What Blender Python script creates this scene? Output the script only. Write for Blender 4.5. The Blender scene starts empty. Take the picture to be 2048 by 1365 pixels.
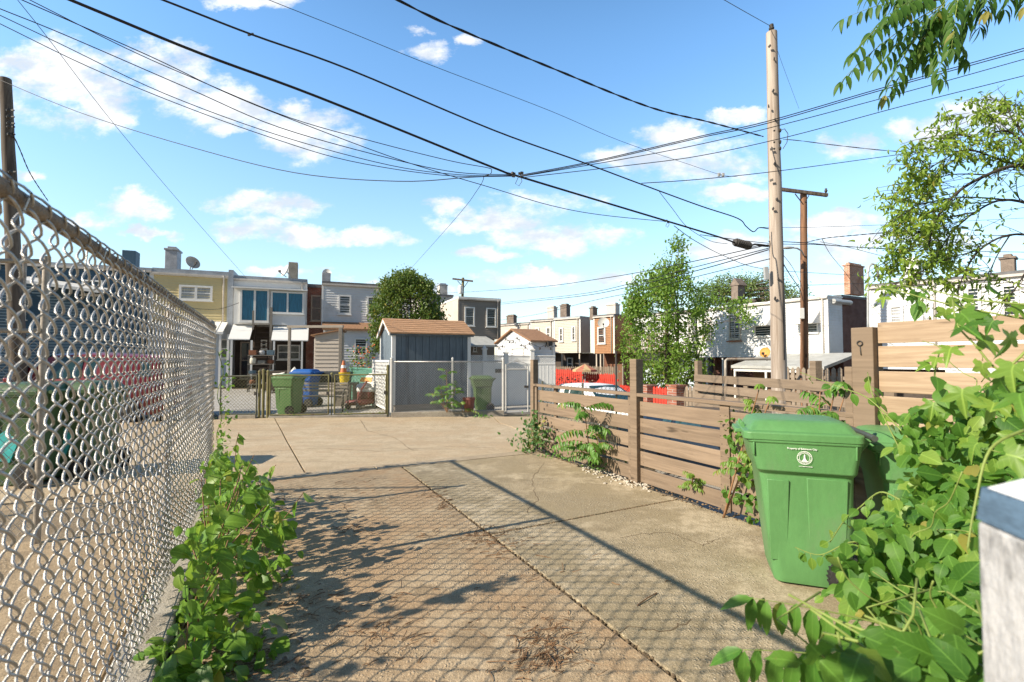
import bpy, bmesh, math, random
from mathutils import Vector, Matrix, noise as mnoise
from math import sin, cos, tan, pi, radians, atan, atan2, sqrt
R = random.Random(7)
SC = bpy.context.scene
COL = SC.collection
# ---------------------------------------------------------------- camera
FPX, CX, CY, CAMZ = 960.0, 1024.0, 682.5, 1.5
PITCH = atan(36 / 960.0)
cam = bpy.data.cameras.new('camera'); cam_o = bpy.data.objects.new('camera', cam); COL.objects.link(cam_o)
cam.sensor_width = 36; cam.lens = FPX * 36 / 2048; cam.clip_start = .02; cam.clip_end = 3000
cam_o.location = (0, 0, CAMZ); cam_o.rotation_euler = (pi / 2 + PITCH, 0, 0)
cam.dof.use_dof = True; cam.dof.focus_distance = 7.0; cam.dof.aperture_fstop = 3.6
SC.camera = cam_o
# ---------------------------------------------------------------- sun, sky, exposure
SUN_EL = radians(32.0); LX, LY = .883, .469
SC.view_settings.view_transform = 'Standard'; SC.view_settings.look = 'None'
SC.view_settings.exposure = 0.66; SC.view_settings.gamma = 1.0
sun = bpy.data.lights.new('sun', 'SUN'); sun.energy = 5.0; sun.angle = radians(.5); sun.color = (1.0, .885, .72)
sun_o = bpy.data.objects.new('sun', sun); COL.objects.link(sun_o)
sun_o.rotation_euler = Vector((LX * cos(SUN_EL), LY * cos(SUN_EL), -sin(SUN_EL))).to_track_quat('-Z', 'Y').to_euler()
sun_o.location = (-20, -10, 20)

def ray(px, py):
    x = (px - CX) / FPX; y = -(py - CY) / FPX
    return Vector((x, cos(PITCH) - y * sin(PITCH), sin(PITCH) + y * cos(PITCH)))
def at(px, py, Y):
    d = ray(px, py); t = Y / d.y
    return Vector((d.x * t, Y, CAMZ + d.z * t))
def gnd(px, py, z=0.0):
    d = ray(px, py); t = (z - CAMZ) / d.z
    return Vector((d.x * t, d.y * t, z))

def ramp(N, L, src, lo, hi):
    n = N('ShaderNodeMapRange'); n.interpolation_type = 'SMOOTHSTEP'; n.inputs[1].default_value = lo; n.inputs[2].default_value = hi; L(src, n.inputs[0]); return n.outputs[0]
world = bpy.data.worlds.new('World'); SC.world = world; world.use_nodes = True
def build_world():
    nt = world.node_tree; nt.nodes.clear(); N = nt.nodes.new; L = nt.links.new
    out = N('ShaderNodeOutputWorld'); bg = N('ShaderNodeBackground'); L(bg.outputs[0], out.inputs[0])
    sky = N('ShaderNodeTexSky'); sky.sky_type = 'NISHITA'; sky.sun_disc = False
    sky.sun_elevation = SUN_EL; sky.sun_rotation = atan2(-LX, -LY)
    sky.air_density = 1.3; sky.dust_density = .3; sky.ozone_density = 2.2; sky.altitude = 50
    bg.inputs[1].default_value = .115
    tc = N('ShaderNodeTexCoord'); sep = N('ShaderNodeSeparateXYZ'); L(tc.outputs['Generated'], sep.inputs[0])
    def mth(op, a, b=None, c=None):
        n = N('ShaderNodeMath'); n.operation = op
        for i, q in enumerate((a, b, c)):
            if q is None: continue
            if isinstance(q, (int, float)): n.inputs[i].default_value = q
            else: L(q, n.inputs[i])
        return n.outputs[0]
    ya = mth('MAXIMUM', mth('ABSOLUTE', sep.outputs[1]), .12)
    u = mth('DIVIDE', sep.outputs[0], ya); v = mth('DIVIDE', sep.outputs[2], ya)
    comb = N('ShaderNodeCombineXYZ'); L(u, comb.inputs[0]); L(v, comb.inputs[1]); L(mth('SIGN', sep.outputs[1]), comb.inputs[2])
    def nz(scale, det, rough, vec=None, stretch=None):
        n = N('ShaderNodeTexNoise'); n.inputs['Scale'].default_value = scale; n.inputs['Detail'].default_value = det; n.inputs['Roughness'].default_value = rough
        src = comb.outputs[0]
        if stretch:
            m = N('ShaderNodeVectorMath'); m.operation = 'MULTIPLY'; m.inputs[1].default_value = stretch; L(src, m.inputs[0]); src = m.outputs[0]
        L(src, n.inputs['Vector']); return n
    n1 = nz(7, 6, .62, stretch=(1, 1.5, 1)); n2 = nz(8.5, 9, .66, stretch=(1, 1.7, 1))
    dis = N('ShaderNodeVectorMath'); dis.operation = 'MULTIPLY_ADD'; dis.inputs[1].default_value = (.17, .10, 0); L(n1.outputs['Color'], dis.inputs[0])
    off = N('ShaderNodeVectorMath'); off.operation = 'ADD'; off.inputs[1].default_value = (-.085, -.05, 0); L(comb.outputs[0], off.inputs[0]); L(off.outputs[0], dis.inputs[2])
    ell = [(130, 165, 150, 95), (70, 130, 80, 50), (200, 215, 90, 50), (320, 135, 105, 75), (420, 215, 120, 62), (610, 268, 110, 55), (600, 205, 45, 30), (545, 408, 125, 33), (500, 455, 75, 26),
           (690, 478, 105, 20), (600, 470, 70, 22), (850, 104, 50, 20), (840, 60, 32, 14), (938, 80, 28, 20), (1085, 408, 110, 28), (1000, 440, 135, 26), (1130, 478, 135, 34), (890, 413, 40, 18),
           (1385, 322, 140, 58), (1335, 268, 80, 26), (1290, 318, 110, 30), (1470, 392, 80, 22), (1690, 290, 66, 30), (1830, 258, 85, 38), (1955, 228, 90, 42), (1680, 445, 110, 22),
           (1700, 492, 140, 30), (260, 420, 95, 30), (150, 440, 80, 18), (60, 345, 46, 13), (1090, 557, 130, 18), (1460, 503, 130, 32), (520, 3, 100, 18), (1000, 510, 65, 13), (460, 268, 50, 16),
           (1480, 245, 60, 16), (300, 465, 60, 10), (560, 548, 90, 12), (1900, 480, 120, 26), (780, 575, 120, 14), (1250, 560, 90, 14)]
    cur = None
    for cx, cy, rx, ry in ell:
        d = ray(cx, cy); cu, cv = d.x / d.y, d.z / d.y
        s = N('ShaderNodeVectorMath'); s.operation = 'SUBTRACT'; s.inputs[1].default_value = (cu, cv, 1); L(dis.outputs[0], s.inputs[0])
        m = N('ShaderNodeVectorMath'); m.operation = 'MULTIPLY'; m.inputs[1].default_value = (960 / rx / 1.0, 960 / ry / 1.0, 3); L(s.outputs[0], m.inputs[0])
        q = N('ShaderNodeVectorMath'); q.operation = 'DOT_PRODUCT'; L(m.outputs[0], q.inputs[0]); L(m.outputs[0], q.inputs[1])
        cur = q.outputs['Value'] if cur is None else mth('SMOOTH_MIN', cur, q.outputs['Value'], .25)
    dens = mth('SUBTRACT', mth('MULTIPLY_ADD', mth('SUBTRACT', n2.outputs[0], .5), 4.8, .80), cur)
    mr = N('ShaderNodeMapRange'); mr.interpolation_type = 'SMOOTHSTEP'; mr.inputs[1].default_value = -.45; mr.inputs[2].default_value = 1.0; L(dens, mr.inputs[0])
    # sky colour: a touch more saturated than the raw model, paler towards the horizon
    hs = N('ShaderNodeHueSaturation'); hs.inputs['Saturation'].default_value = 1.2; hs.inputs['Value'].default_value = 1.62; L(sky.outputs[0], hs.inputs['Color'])
    zn = N('ShaderNodeMapRange'); zn.interpolation_type = 'SMOOTHSTEP'; zn.inputs[1].default_value = .52; zn.inputs[2].default_value = .92; zn.inputs[3].default_value = 1.62; zn.inputs[4].default_value = .5; L(sep.outputs[2], zn.inputs[0]); L(zn.outputs[0], hs.inputs['Value'])
    hz = N('ShaderNodeMapRange'); hz.interpolation_type = 'SMOOTHSTEP'; hz.inputs[1].default_value = .55; hz.inputs[2].default_value = -.05; hz.inputs[3].default_value = 0; hz.inputs[4].default_value = .55; L(sep.outputs[2], hz.inputs[0])
    hm = N('ShaderNodeMix'); hm.data_type = 'RGBA'; L(hz.outputs[0], hm.inputs[0]); L(hs.outputs[0], hm.inputs[6]); hm.inputs[7].default_value = (3.1, 4.15, 5.35, 1)
    cc = N('ShaderNodeMix'); cc.data_type = 'RGBA'
    n3 = nz(9, 6, .6, stretch=(1, 1.8, 1)); L(ramp(N, L, n3.outputs[0], .36, .6), cc.inputs[0]); cc.inputs[6].default_value = (4.4, 4.75, 5.2, 1); cc.inputs[7].default_value = (6.9, 6.85, 6.8, 1)
    fin = N('ShaderNodeMix'); fin.data_type = 'RGBA'; L(mth('MULTIPLY', mr.outputs[0], .93), fin.inputs[0]); L(hm.outputs[2], fin.inputs[6]); L(cc.outputs[2], fin.inputs[7])
    bk = N('ShaderNodeMapRange'); bk.interpolation_type = 'SMOOTHSTEP'; bk.inputs[1].default_value = -.45; bk.inputs[2].default_value = .25; bk.inputs[3].default_value = .42; L(sep.outputs[1], bk.inputs[0])   # dims the unseen sky behind the camera to weaken the fill light
    vm = N('ShaderNodeVectorMath'); vm.operation = 'SCALE'; L(fin.outputs[2], vm.inputs[0]); L(bk.outputs[0], vm.inputs['Scale']); L(vm.outputs[0], bg.inputs[0])
build_world()
# ---------------------------------------------------------------- naming
def tag(o, label=None, cat=None, group=None, kind=None):
    for k, q in (('label', label), ('category', cat), ('group', group), ('kind', kind)):
        if q: o[k] = q
    return o
def thing(name, label, cat, loc=(0, 0, 0), rz=0.0, group=None):
    o = bpy.data.objects.new(name, None); COL.objects.link(o); o.location = loc; o.rotation_euler = (0, 0, rz); o.empty_display_size = .2
    return tag(o, label, cat, group)
WM = {}
def wmat(o):
    m = Matrix.Translation(o.location) @ o.rotation_euler.to_matrix().to_4x4() @ Matrix.Diagonal((*o.scale, 1))
    return wmat(o.parent) @ m if o.parent else m
def copy_tree(o, parent=None):
    c = o.copy(); COL.objects.link(c)
    if parent: c.parent = parent
    for ch in [x for x in COL.objects if x.parent == o]: copy_tree(ch, c)
    return c
# ---------------------------------------------------------------- mesh builder
class MB:
    def __init__(s): s.v = []; s.f = []; s.m = []; s.uv = {}
    def add(s, vs, fs, mi=0, uvs=None):
        b = len(s.v); s.v.extend(tuple(p) for p in vs)
        for f in fs: s.f.append(tuple(b + i for i in f)); s.m.append(mi)
        if uvs:
            for i, q in enumerate(uvs): s.uv[b + i] = q
        return s
    def hexa(s, p, mi=0):   # p: 4 bottom ccw, 4 top
        return s.add(p, [(3, 2, 1, 0), (4, 5, 6, 7), (0, 1, 5, 4), (1, 2, 6, 5), (2, 3, 7, 6), (3, 0, 4, 7)], mi)
    def box(s, c, sx, sy, sz, ang=0.0, mi=0):   # c: centre of the bottom
        ca, sa = cos(ang), sin(ang); P = []
        for z in (0, sz):
            for x, y in ((-1, -1), (1, -1), (1, 1), (-1, 1)):
                X, Y = x * sx / 2, y * sy / 2
                P.append((c[0] + X * ca - Y * sa, c[1] + X * sa + Y * ca, c[2] + z))
        return s.hexa(P, mi)
    def quad(s, a, b, c, d, mi=0): return s.add([a, b, c, d], [(0, 1, 2, 3)], mi)
    def beam(s, a, b, w, h, up=(0, 0, 1), mi=0):   # bar from a to b, w sideways, h along up
        a, b = Vector(a), Vector(b); d = (b - a).normalized(); up = Vector(up)
        if abs(d.dot(up)) > .98: up = Vector((1, 0, 0))
        x = d.cross(up).normalized(); u = x.cross(d).normalized(); P = []
        for q in (a, b):
            for i, j in ((-1, -1), (1, -1), (1, 1), (-1, 1)): P.append(q + x * (i * w / 2) + u * (j * h / 2))
        return s.add(P, [(0, 1, 2, 3), (7, 6, 5, 4), (0, 4, 5, 1), (1, 5, 6, 2), (2, 6, 7, 3), (3, 7, 4, 0)], mi)
    def tube(s, pts, r, n=6, cap=True, mi=0):
        pts = [Vector(p) for p in pts]; k = len(pts)
        if k < 2: return s
        rs = r if isinstance(r, (list, tuple)) else [r] * k
        vs = []; ref = None
        for i, p in enumerate(pts):
            d = (pts[min(i + 1, k - 1)] - pts[max(i - 1, 0)])
            if d.length < 1e-9: d = Vector((0, 0, 1))
            d.normalize()
            if ref is None: ref = Vector((0, 0, 1)) if abs(d.z) < .9 else Vector((1, 0, 0))
            x = d.cross(ref)
            if x.length < 1e-4: x = d.cross(Vector((0, 1, .3)))
            x.normalize(); y = x.cross(d).normalized(); ref = y
            for j in range(n):
                t = 2 * pi * j / n; vs.append(p + x * (cos(t) * rs[i]) + y * (sin(t) * rs[i]))
        fs = [(i * n + j, i * n + (j + 1) % n, (i + 1) * n + (j + 1) % n, (i + 1) * n + j) for i in range(k - 1) for j in range(n)]
        if cap: fs += [tuple(range(n - 1, -1, -1)), tuple((k - 1) * n + j for j in range(n))]
        return s.add(vs, fs, mi)
    def loft(s, rings, cap0=True, cap1=True, mi=0):
        n = len(rings[0]); vs = [p for r in rings for p in r]
        fs = [(i * n + j, i * n + (j + 1) % n, (i + 1) * n + (j + 1) % n, (i + 1) * n + j) for i in range(len(rings) - 1) for j in range(n)]
        if cap0: fs.append(tuple(range(n - 1, -1, -1)))
        if cap1: fs.append(tuple((len(rings) - 1) * n + j for j in range(n)))
        return s.add(vs, fs, mi)
    def lathe(s, c, prof, n=12, mi=0, axis=(0, 0, 1)):   # prof: (r, h) along axis
        a = Vector(axis).normalized(); x = a.orthogonal().normalized(); y = a.cross(x); c = Vector(c)
        return s.loft([[c + a * h + x * (r * cos(2 * pi * j / n)) + y * (r * sin(2 * pi * j / n)) for j in range(n)] for r, h in prof], True, True, mi)
    def prism(s, poly, vec, mi=0):
        n = len(poly); v = Vector(vec); P = [Vector(p) for p in poly]
        return s.add(P + [p + v for p in P], [tuple(range(n - 1, -1, -1)), tuple(range(n, 2 * n))] + [(i, (i + 1) % n, n + (i + 1) % n, n + i) for i in range(n)], mi)
    def build(s, name, mats, parent=None, smooth=False, bevel=0, fix=True, local=False):
        me = bpy.data.meshes.new(name)
        vs = s.v
        if parent and not local:
            inv = wmat(parent).inverted(); vs = [tuple(inv @ Vector(p)) for p in vs]
        me.from_pydata(vs, [], s.f)
        if not isinstance(mats, (list, tuple)): mats = [mats]
        for m in mats: me.materials.append(m)
        if len(mats) > 1: me.polygons.foreach_set('material_index', s.m)
        if s.uv:
            ul = me.uv_layers.new(name='UVMap'); d = [0.0] * (2 * len(me.loops))
            for i, l in enumerate(me.loops):
                q = s.uv.get(l.vertex_index, (0, 0)); d[2 * i] = q[0]; d[2 * i + 1] = q[1]
            ul.data.foreach_set('uv', d)
        if fix:
            bm = bmesh.new(); bm.from_mesh(me); bmesh.ops.recalc_face_normals(bm, faces=bm.faces); bm.to_mesh(me); bm.free()
        if smooth: me.polygons.foreach_set('use_smooth', [True] * len(me.polygons))
        me.update()
        o = bpy.data.objects.new(name, me); COL.objects.link(o)
        if parent: o.parent = parent
        if bevel:
            b = o.modifiers.new('edge', 'BEVEL'); b.width = bevel; b.segments = 2; b.limit_method = 'ANGLE'; b.angle_limit = radians(40)
        if smooth == 'auto':
            try:
                bm = bmesh.new(); bm.from_mesh(me)
                for e in bm.edges:
                    if len(e.link_faces) == 2 and e.calc_face_angle(0) > radians(38): e.smooth = False
                bm.to_mesh(me); bm.free()
            except Exception: pass
        return o
class Wall:   # vertical plane; s runs right along it, o goes out towards the viewer
    def __init__(w, x, y, deg):
        a = radians(deg); w.x, w.y, w.a = x, y, a; w.d = Vector((cos(a), sin(a), 0)); w.n = Vector((sin(a), -cos(a), 0))
    def pt(w, s, z, o=0.0): return Vector((w.x, w.y, z)) + w.d * s + w.n * o
    def hit(w, px, py, o=0.0):
        d = ray(px, py); p0 = Vector((w.x, w.y, 0)) + w.n * o
        t = (p0 - Vector((0, 0, CAMZ))).dot(w.n) / d.dot(w.n); p = Vector((0, 0, CAMZ)) + d * t
        return (p - p0).dot(w.d), p.z
    def box(w, mb, s0, s1, z0, z1, o0, o1, mi=0):
        P = [w.pt(a, z, o) for z in (z0, z1) for a, o in ((s0, o1), (s1, o1), (s1, o0), (s0, o0))]
        return mb.hexa(P, mi)
    def rect(w, r, o=0.0):
        a = w.hit(r[0], r[1], o); b = w.hit(r[2], r[3], o)
        return a[0], b[0], b[1], a[1]
    def siding(w, mb, s0, s1, z0, z1, o=0.0, ex=.13, lip=.028, mi=0):
        n = max(1, int(round((z1 - z0) / ex))); e = (z1 - z0) / n
        for i in range(n):
            a = z0 + i * e; b = a + e
            mb.quad(w.pt(s0, a, o + lip), w.pt(s1, a, o + lip), w.pt(s1, b, o), w.pt(s0, b, o), mi)
            mb.quad(w.pt(s0, a, o), w.pt(s1, a, o), w.pt(s1, a, o + lip), w.pt(s0, a, o + lip), mi)
# ---------------------------------------------------------------- materials
MATS = {}
def NT(name):
    m = bpy.data.materials.new(name); m.use_nodes = True; nt = m.node_tree
    return m, nt, nt.nodes['Principled BSDF'], nt.nodes.new, nt.links.new
def noise_node(N, L, tc, scale, det=4, rough=.55, sc=None):
    n = N('ShaderNodeTexNoise'); n.inputs['Scale'].default_value = scale; n.inputs['Detail'].default_value = det; n.inputs['Roughness'].default_value = rough
    if sc:
        mp = N('ShaderNodeMapping'); mp.inputs['Scale'].default_value = sc; L(tc.outputs['Object'], mp.inputs[0]); L(mp.outputs[0], n.inputs['Vector'])
    else: L(tc.outputs['Object'], n.inputs['Vector'])
    return n
def mixrgb(N, L, fac, a, b, mode='MIX'):
    n = N('ShaderNodeMix'); n.data_type = 'RGBA'; n.blend_type = mode
    for i, q in ((0, fac), (6, a), (7, b)):
        if isinstance(q, (int, float)): n.inputs[i].default_value = q
        elif isinstance(q, tuple): n.inputs[i].default_value = (*q[:3], 1)
        else: L(q, n.inputs[i])
    return n.outputs[2]
def mat(name, col, rough=.7, var=.18, scale=3.0, bump=0.0, metal=0.0, spec=.4, stain=None, sc=None, isl=0.0, bscale=40.0):
    if name in MATS: return MATS[name]
    m, nt, b, N, L = NT(name); tc = N('ShaderNodeTexCoord')
    n = noise_node(N, L, tc, scale, 6, .6, sc); n2 = noise_node(N, L, tc, scale * 9, 3, .6, sc)
    f = N('ShaderNodeMath'); f.operation = 'MULTIPLY_ADD'; L(n2.outputs[0], f.inputs[0]); f.inputs[1].default_value = .4
    g = N('ShaderNodeMath'); g.operation = 'MULTIPLY'; L(n.outputs[0], g.inputs[0]); g.inputs[1].default_value = .6; L(g.outputs[0], f.inputs[2])
    fac = ramp(N, L, f.outputs[0], .3, .7)
    c = mixrgb(N, L, fac, tuple(x * (1 - var) for x in col), tuple(min(.95, x * (1 + var)) for x in col))
    if stain:
        n3 = noise_node(N, L, tc, scale * .6, 5, .65, sc); c = mixrgb(N, L, ramp(N, L, n3.outputs[0], .52, .72), c, stain)
    if isl:
        gm = N('ShaderNodeNewGeometry'); hv = N('ShaderNodeHueSaturation'); mr = N('ShaderNodeMapRange'); L(gm.outputs['Random Per Island'], mr.inputs[0])
        mr.inputs[3].default_value = 1 - isl; mr.inputs[4].default_value = 1 + isl; L(mr.outputs[0], hv.inputs['Value']); L(c, hv.inputs['Color']); c = hv.outputs[0]
    L(c, b.inputs['Base Color']); b.inputs['Roughness'].default_value = rough; b.inputs['Metallic'].default_value = metal; b.inputs['Specular IOR Level'].default_value = spec
    if bump:
        nb = noise_node(N, L, tc, bscale, 4, .6, sc); bp = N('ShaderNodeBump'); bp.inputs['Strength'].default_value = bump; bp.inputs['Distance'].default_value = .02
        L(nb.outputs[0], bp.inputs['Height']); L(bp.outputs[0], b.inputs['Normal'])
    MATS[name] = m; return m
def wood(name, col, dark, rough=.75, var=.2, grain=(1.2, 22, 22)):
    if name in MATS: return MATS[name]
    m, nt, b, N, L = NT(name); tc = N('ShaderNodeTexCoord'); gm = N('ShaderNodeNewGeometry')
    sh = N('ShaderNodeVectorMath'); sh.operation = 'MULTIPLY_ADD'; L(gm.outputs['Random Per Island'], sh.inputs[0]); sh.inputs[1].default_value = (17, 5, 9); L(tc.outputs['Object'], sh.inputs[2])
    mp = N('ShaderNodeMapping'); mp.inputs['Scale'].default_value = grain; L(sh.outputs[0], mp.inputs[0])
    n = N('ShaderNodeTexNoise'); n.inputs['Scale'].default_value = 1.0; n.inputs['Detail'].default_value = 7; n.inputs['Roughness'].default_value = .62; n.inputs['Distortion'].default_value = .8; L(mp.outputs[0], n.inputs['Vector'])
    c = mixrgb(N, L, ramp(N, L, n.outputs[0], .3, .72), dark, col)
    mk = N('ShaderNodeMapping'); mk.inputs['Scale'].default_value = tuple(2.2 if g < 5 else 9 for g in grain); L(sh.outputs[0], mk.inputs[0])
    nk = N('ShaderNodeTexNoise'); nk.inputs['Scale'].default_value = 1; nk.inputs['Detail'].default_value = 2; L(mk.outputs[0], nk.inputs['Vector']); c = mixrgb(N, L, ramp(N, L, nk.outputs[0], .69, .76), c, tuple(x * .45 for x in dark))
    n2 = noise_node(N, L, tc, 2.2, 3, .5); c = mixrgb(N, L, ramp(N, L, n2.outputs[0], .3, .8), c, tuple(x * .8 for x in col), 'MIX') if var > .1 else c
    hv = N('ShaderNodeHueSaturation'); mr = N('ShaderNodeMapRange'); L(gm.outputs['Random Per Island'], mr.inputs[0]); mr.inputs[3].default_value = 1 - var; mr.inputs[4].default_value = 1 + var
    L(mr.outputs[0], hv.inputs['Value']); L(c, hv.inputs['Color']); L(hv.outputs[0], b.inputs['Base Color']); b.inputs['Roughness'].default_value = rough; b.inputs['Specular IOR Level'].default_value = .3
    bp = N('ShaderNodeBump'); bp.inputs['Strength'].default_value = .35; bp.inputs['Distance'].default_value = .004; L(n.outputs[0], bp.inputs['Height']); L(bp.outputs[0], b.inputs['Normal'])
    MATS[name] = m; return m
def brick(name, c1, c2, mortar, scale=1.0):
    if name in MATS: return MATS[name]
    m, nt, b, N, L = NT(name); tc = N('ShaderNodeTexCoord'); sp = N('ShaderNodeSeparateXYZ'); L(tc.outputs['Object'], sp.inputs[0])
    ad = N('ShaderNodeMath'); ad.operation = 'ADD'; L(sp.outputs[0], ad.inputs[0]); L(sp.outputs[1], ad.inputs[1])
    cb = N('ShaderNodeCombineXYZ'); L(ad.outputs[0], cb.inputs[0]); L(sp.outputs[2], cb.inputs[1])
    t = N('ShaderNodeTexBrick'); L(cb.outputs[0], t.inputs['Vector']); t.inputs['Scale'].default_value = scale; t.inputs['Brick Width'].default_value = .22; t.inputs['Row Height'].default_value = .075; t.inputs['Mortar Size'].default_value = .010
    t.inputs['Color1'].default_value = (*c1, 1); t.inputs['Color2'].default_value = (*c2, 1); t.inputs['Mortar'].default_value = (*mortar, 1)
    n = noise_node(N, L, tc, 2.0, 5, .6); c = mixrgb(N, L, ramp(N, L, n.outputs[0], .35, .75), t.outputs[0], tuple(x * .6 for x in c1), 'MIX')
    L(c, b.inputs['Base Color']); b.inputs['Roughness'].default_value = .85
    bp = N('ShaderNodeBump'); bp.inputs['Strength'].default_value = .5; bp.inputs['Distance'].default_value = .01; L(t.outputs['Fac'], bp.inputs['Height']); bp.invert = True; L(bp.outputs[0], b.inputs['Normal'])
    MATS[name] = m; return m
def leafmat(name, c1, c2, trans=.35, tcol=None, rough=.42, vein=.5):
    if name in MATS: return MATS[name]
    m, nt, b, N, L = NT(name); gm = N('ShaderNodeNewGeometry'); uv = N('ShaderNodeUVMap'); sp = N('ShaderNodeSeparateXYZ'); L(uv.outputs[0], sp.inputs[0])
    tc = N('ShaderNodeTexCoord'); nn = noise_node(N, L, tc, 3.0, 3, .5)
    md = N('ShaderNodeMath'); md.operation = 'MULTIPLY_ADD'; L(gm.outputs['Random Per Island'], md.inputs[0]); md.inputs[1].default_value = .7; md.inputs[2].default_value = -.1
    ad = N('ShaderNodeMath'); ad.operation = 'MULTIPLY_ADD'; L(nn.outputs[0], ad.inputs[0]); ad.inputs[1].default_value = .4; L(md.outputs[0], ad.inputs[2]); ad.use_clamp = True
    c = mixrgb(N, L, ad.outputs[0], c1, c2)
    if vein:
        au = N('ShaderNodeMath'); au.operation = 'ABSOLUTE'; L(sp.outputs[0], au.inputs[0])
        w = N('ShaderNodeMath'); w.operation = 'MULTIPLY_ADD'; L(au.outputs[0], w.inputs[0]); w.inputs[1].default_value = -.55; L(sp.outputs[1], w.inputs[2])
        fr = N('ShaderNodeMath'); fr.operation = 'PINGPONG'; fr.inputs[1].default_value = .075; L(w.outputs[0], fr.inputs[0])
        side = N('ShaderNodeMapRange'); side.inputs[1].default_value = .010; side.inputs[2].default_value = .0; side.inputs[3].default_value = 0; side.inputs[4].default_value = .6; L(fr.outputs[0], side.inputs[0])
        mid = N('ShaderNodeMapRange'); mid.inputs[1].default_value = .035; mid.inputs[2].default_value = .01; L(au.outputs[0], mid.inputs[0])
        mx = N('ShaderNodeMath'); mx.operation = 'MAXIMUM'; L(side.outputs[0], mx.inputs[0]); L(mid.outputs[0], mx.inputs[1])
        mv = N('ShaderNodeMath'); mv.operation = 'MULTIPLY'; L(mx.outputs[0], mv.inputs[0]); mv.inputs[1].default_value = vein
        c = mixrgb(N, L, mv.outputs[0], c, tuple(min(1, x * 1.7 + .02) for x in c2))
    od = N('ShaderNodeMapRange'); od.inputs[1].default_value = .972; od.inputs[2].default_value = .985; L(gm.outputs['Random Per Island'], od.inputs[0]); od.inputs[4].default_value = .75
    c = mixrgb(N, L, od.outputs[0], c, (.34, .27, .06))
    ns = noise_node(N, L, tc, 38, 3, .6); sp_ = N('ShaderNodeMapRange'); sp_.inputs[1].default_value = .66; sp_.inputs[2].default_value = .74; L(ns.outputs[0], sp_.inputs[0]); sp_.inputs[4].default_value = .55
    c = mixrgb(N, L, sp_.outputs[0], c, (.20, .13, .05))
    L(c, b.inputs['Base Color']); b.inputs['Roughness'].default_value = rough; b.inputs['Specular IOR Level'].default_value = .35
    tr = N('ShaderNodeBsdfTranslucent'); ms = N('ShaderNodeMixShader'); ms.inputs[0].default_value = trans
    tcn = mixrgb(N, L, .5, c, tcol or tuple(min(1, x * 2.2) for x in c2)); L(tcn, tr.inputs[0])
    L(b.outputs[0], ms.inputs[1]); L(tr.outputs[0], ms.inputs[2]); L(ms.outputs[0], nt.nodes['Material Output'].inputs[0])
    MATS[name] = m; return m
def glass(name, col=(.03, .04, .05), rough=.06):
    return mat(name, col, rough, .3, 1.5, spec=.7)
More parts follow.
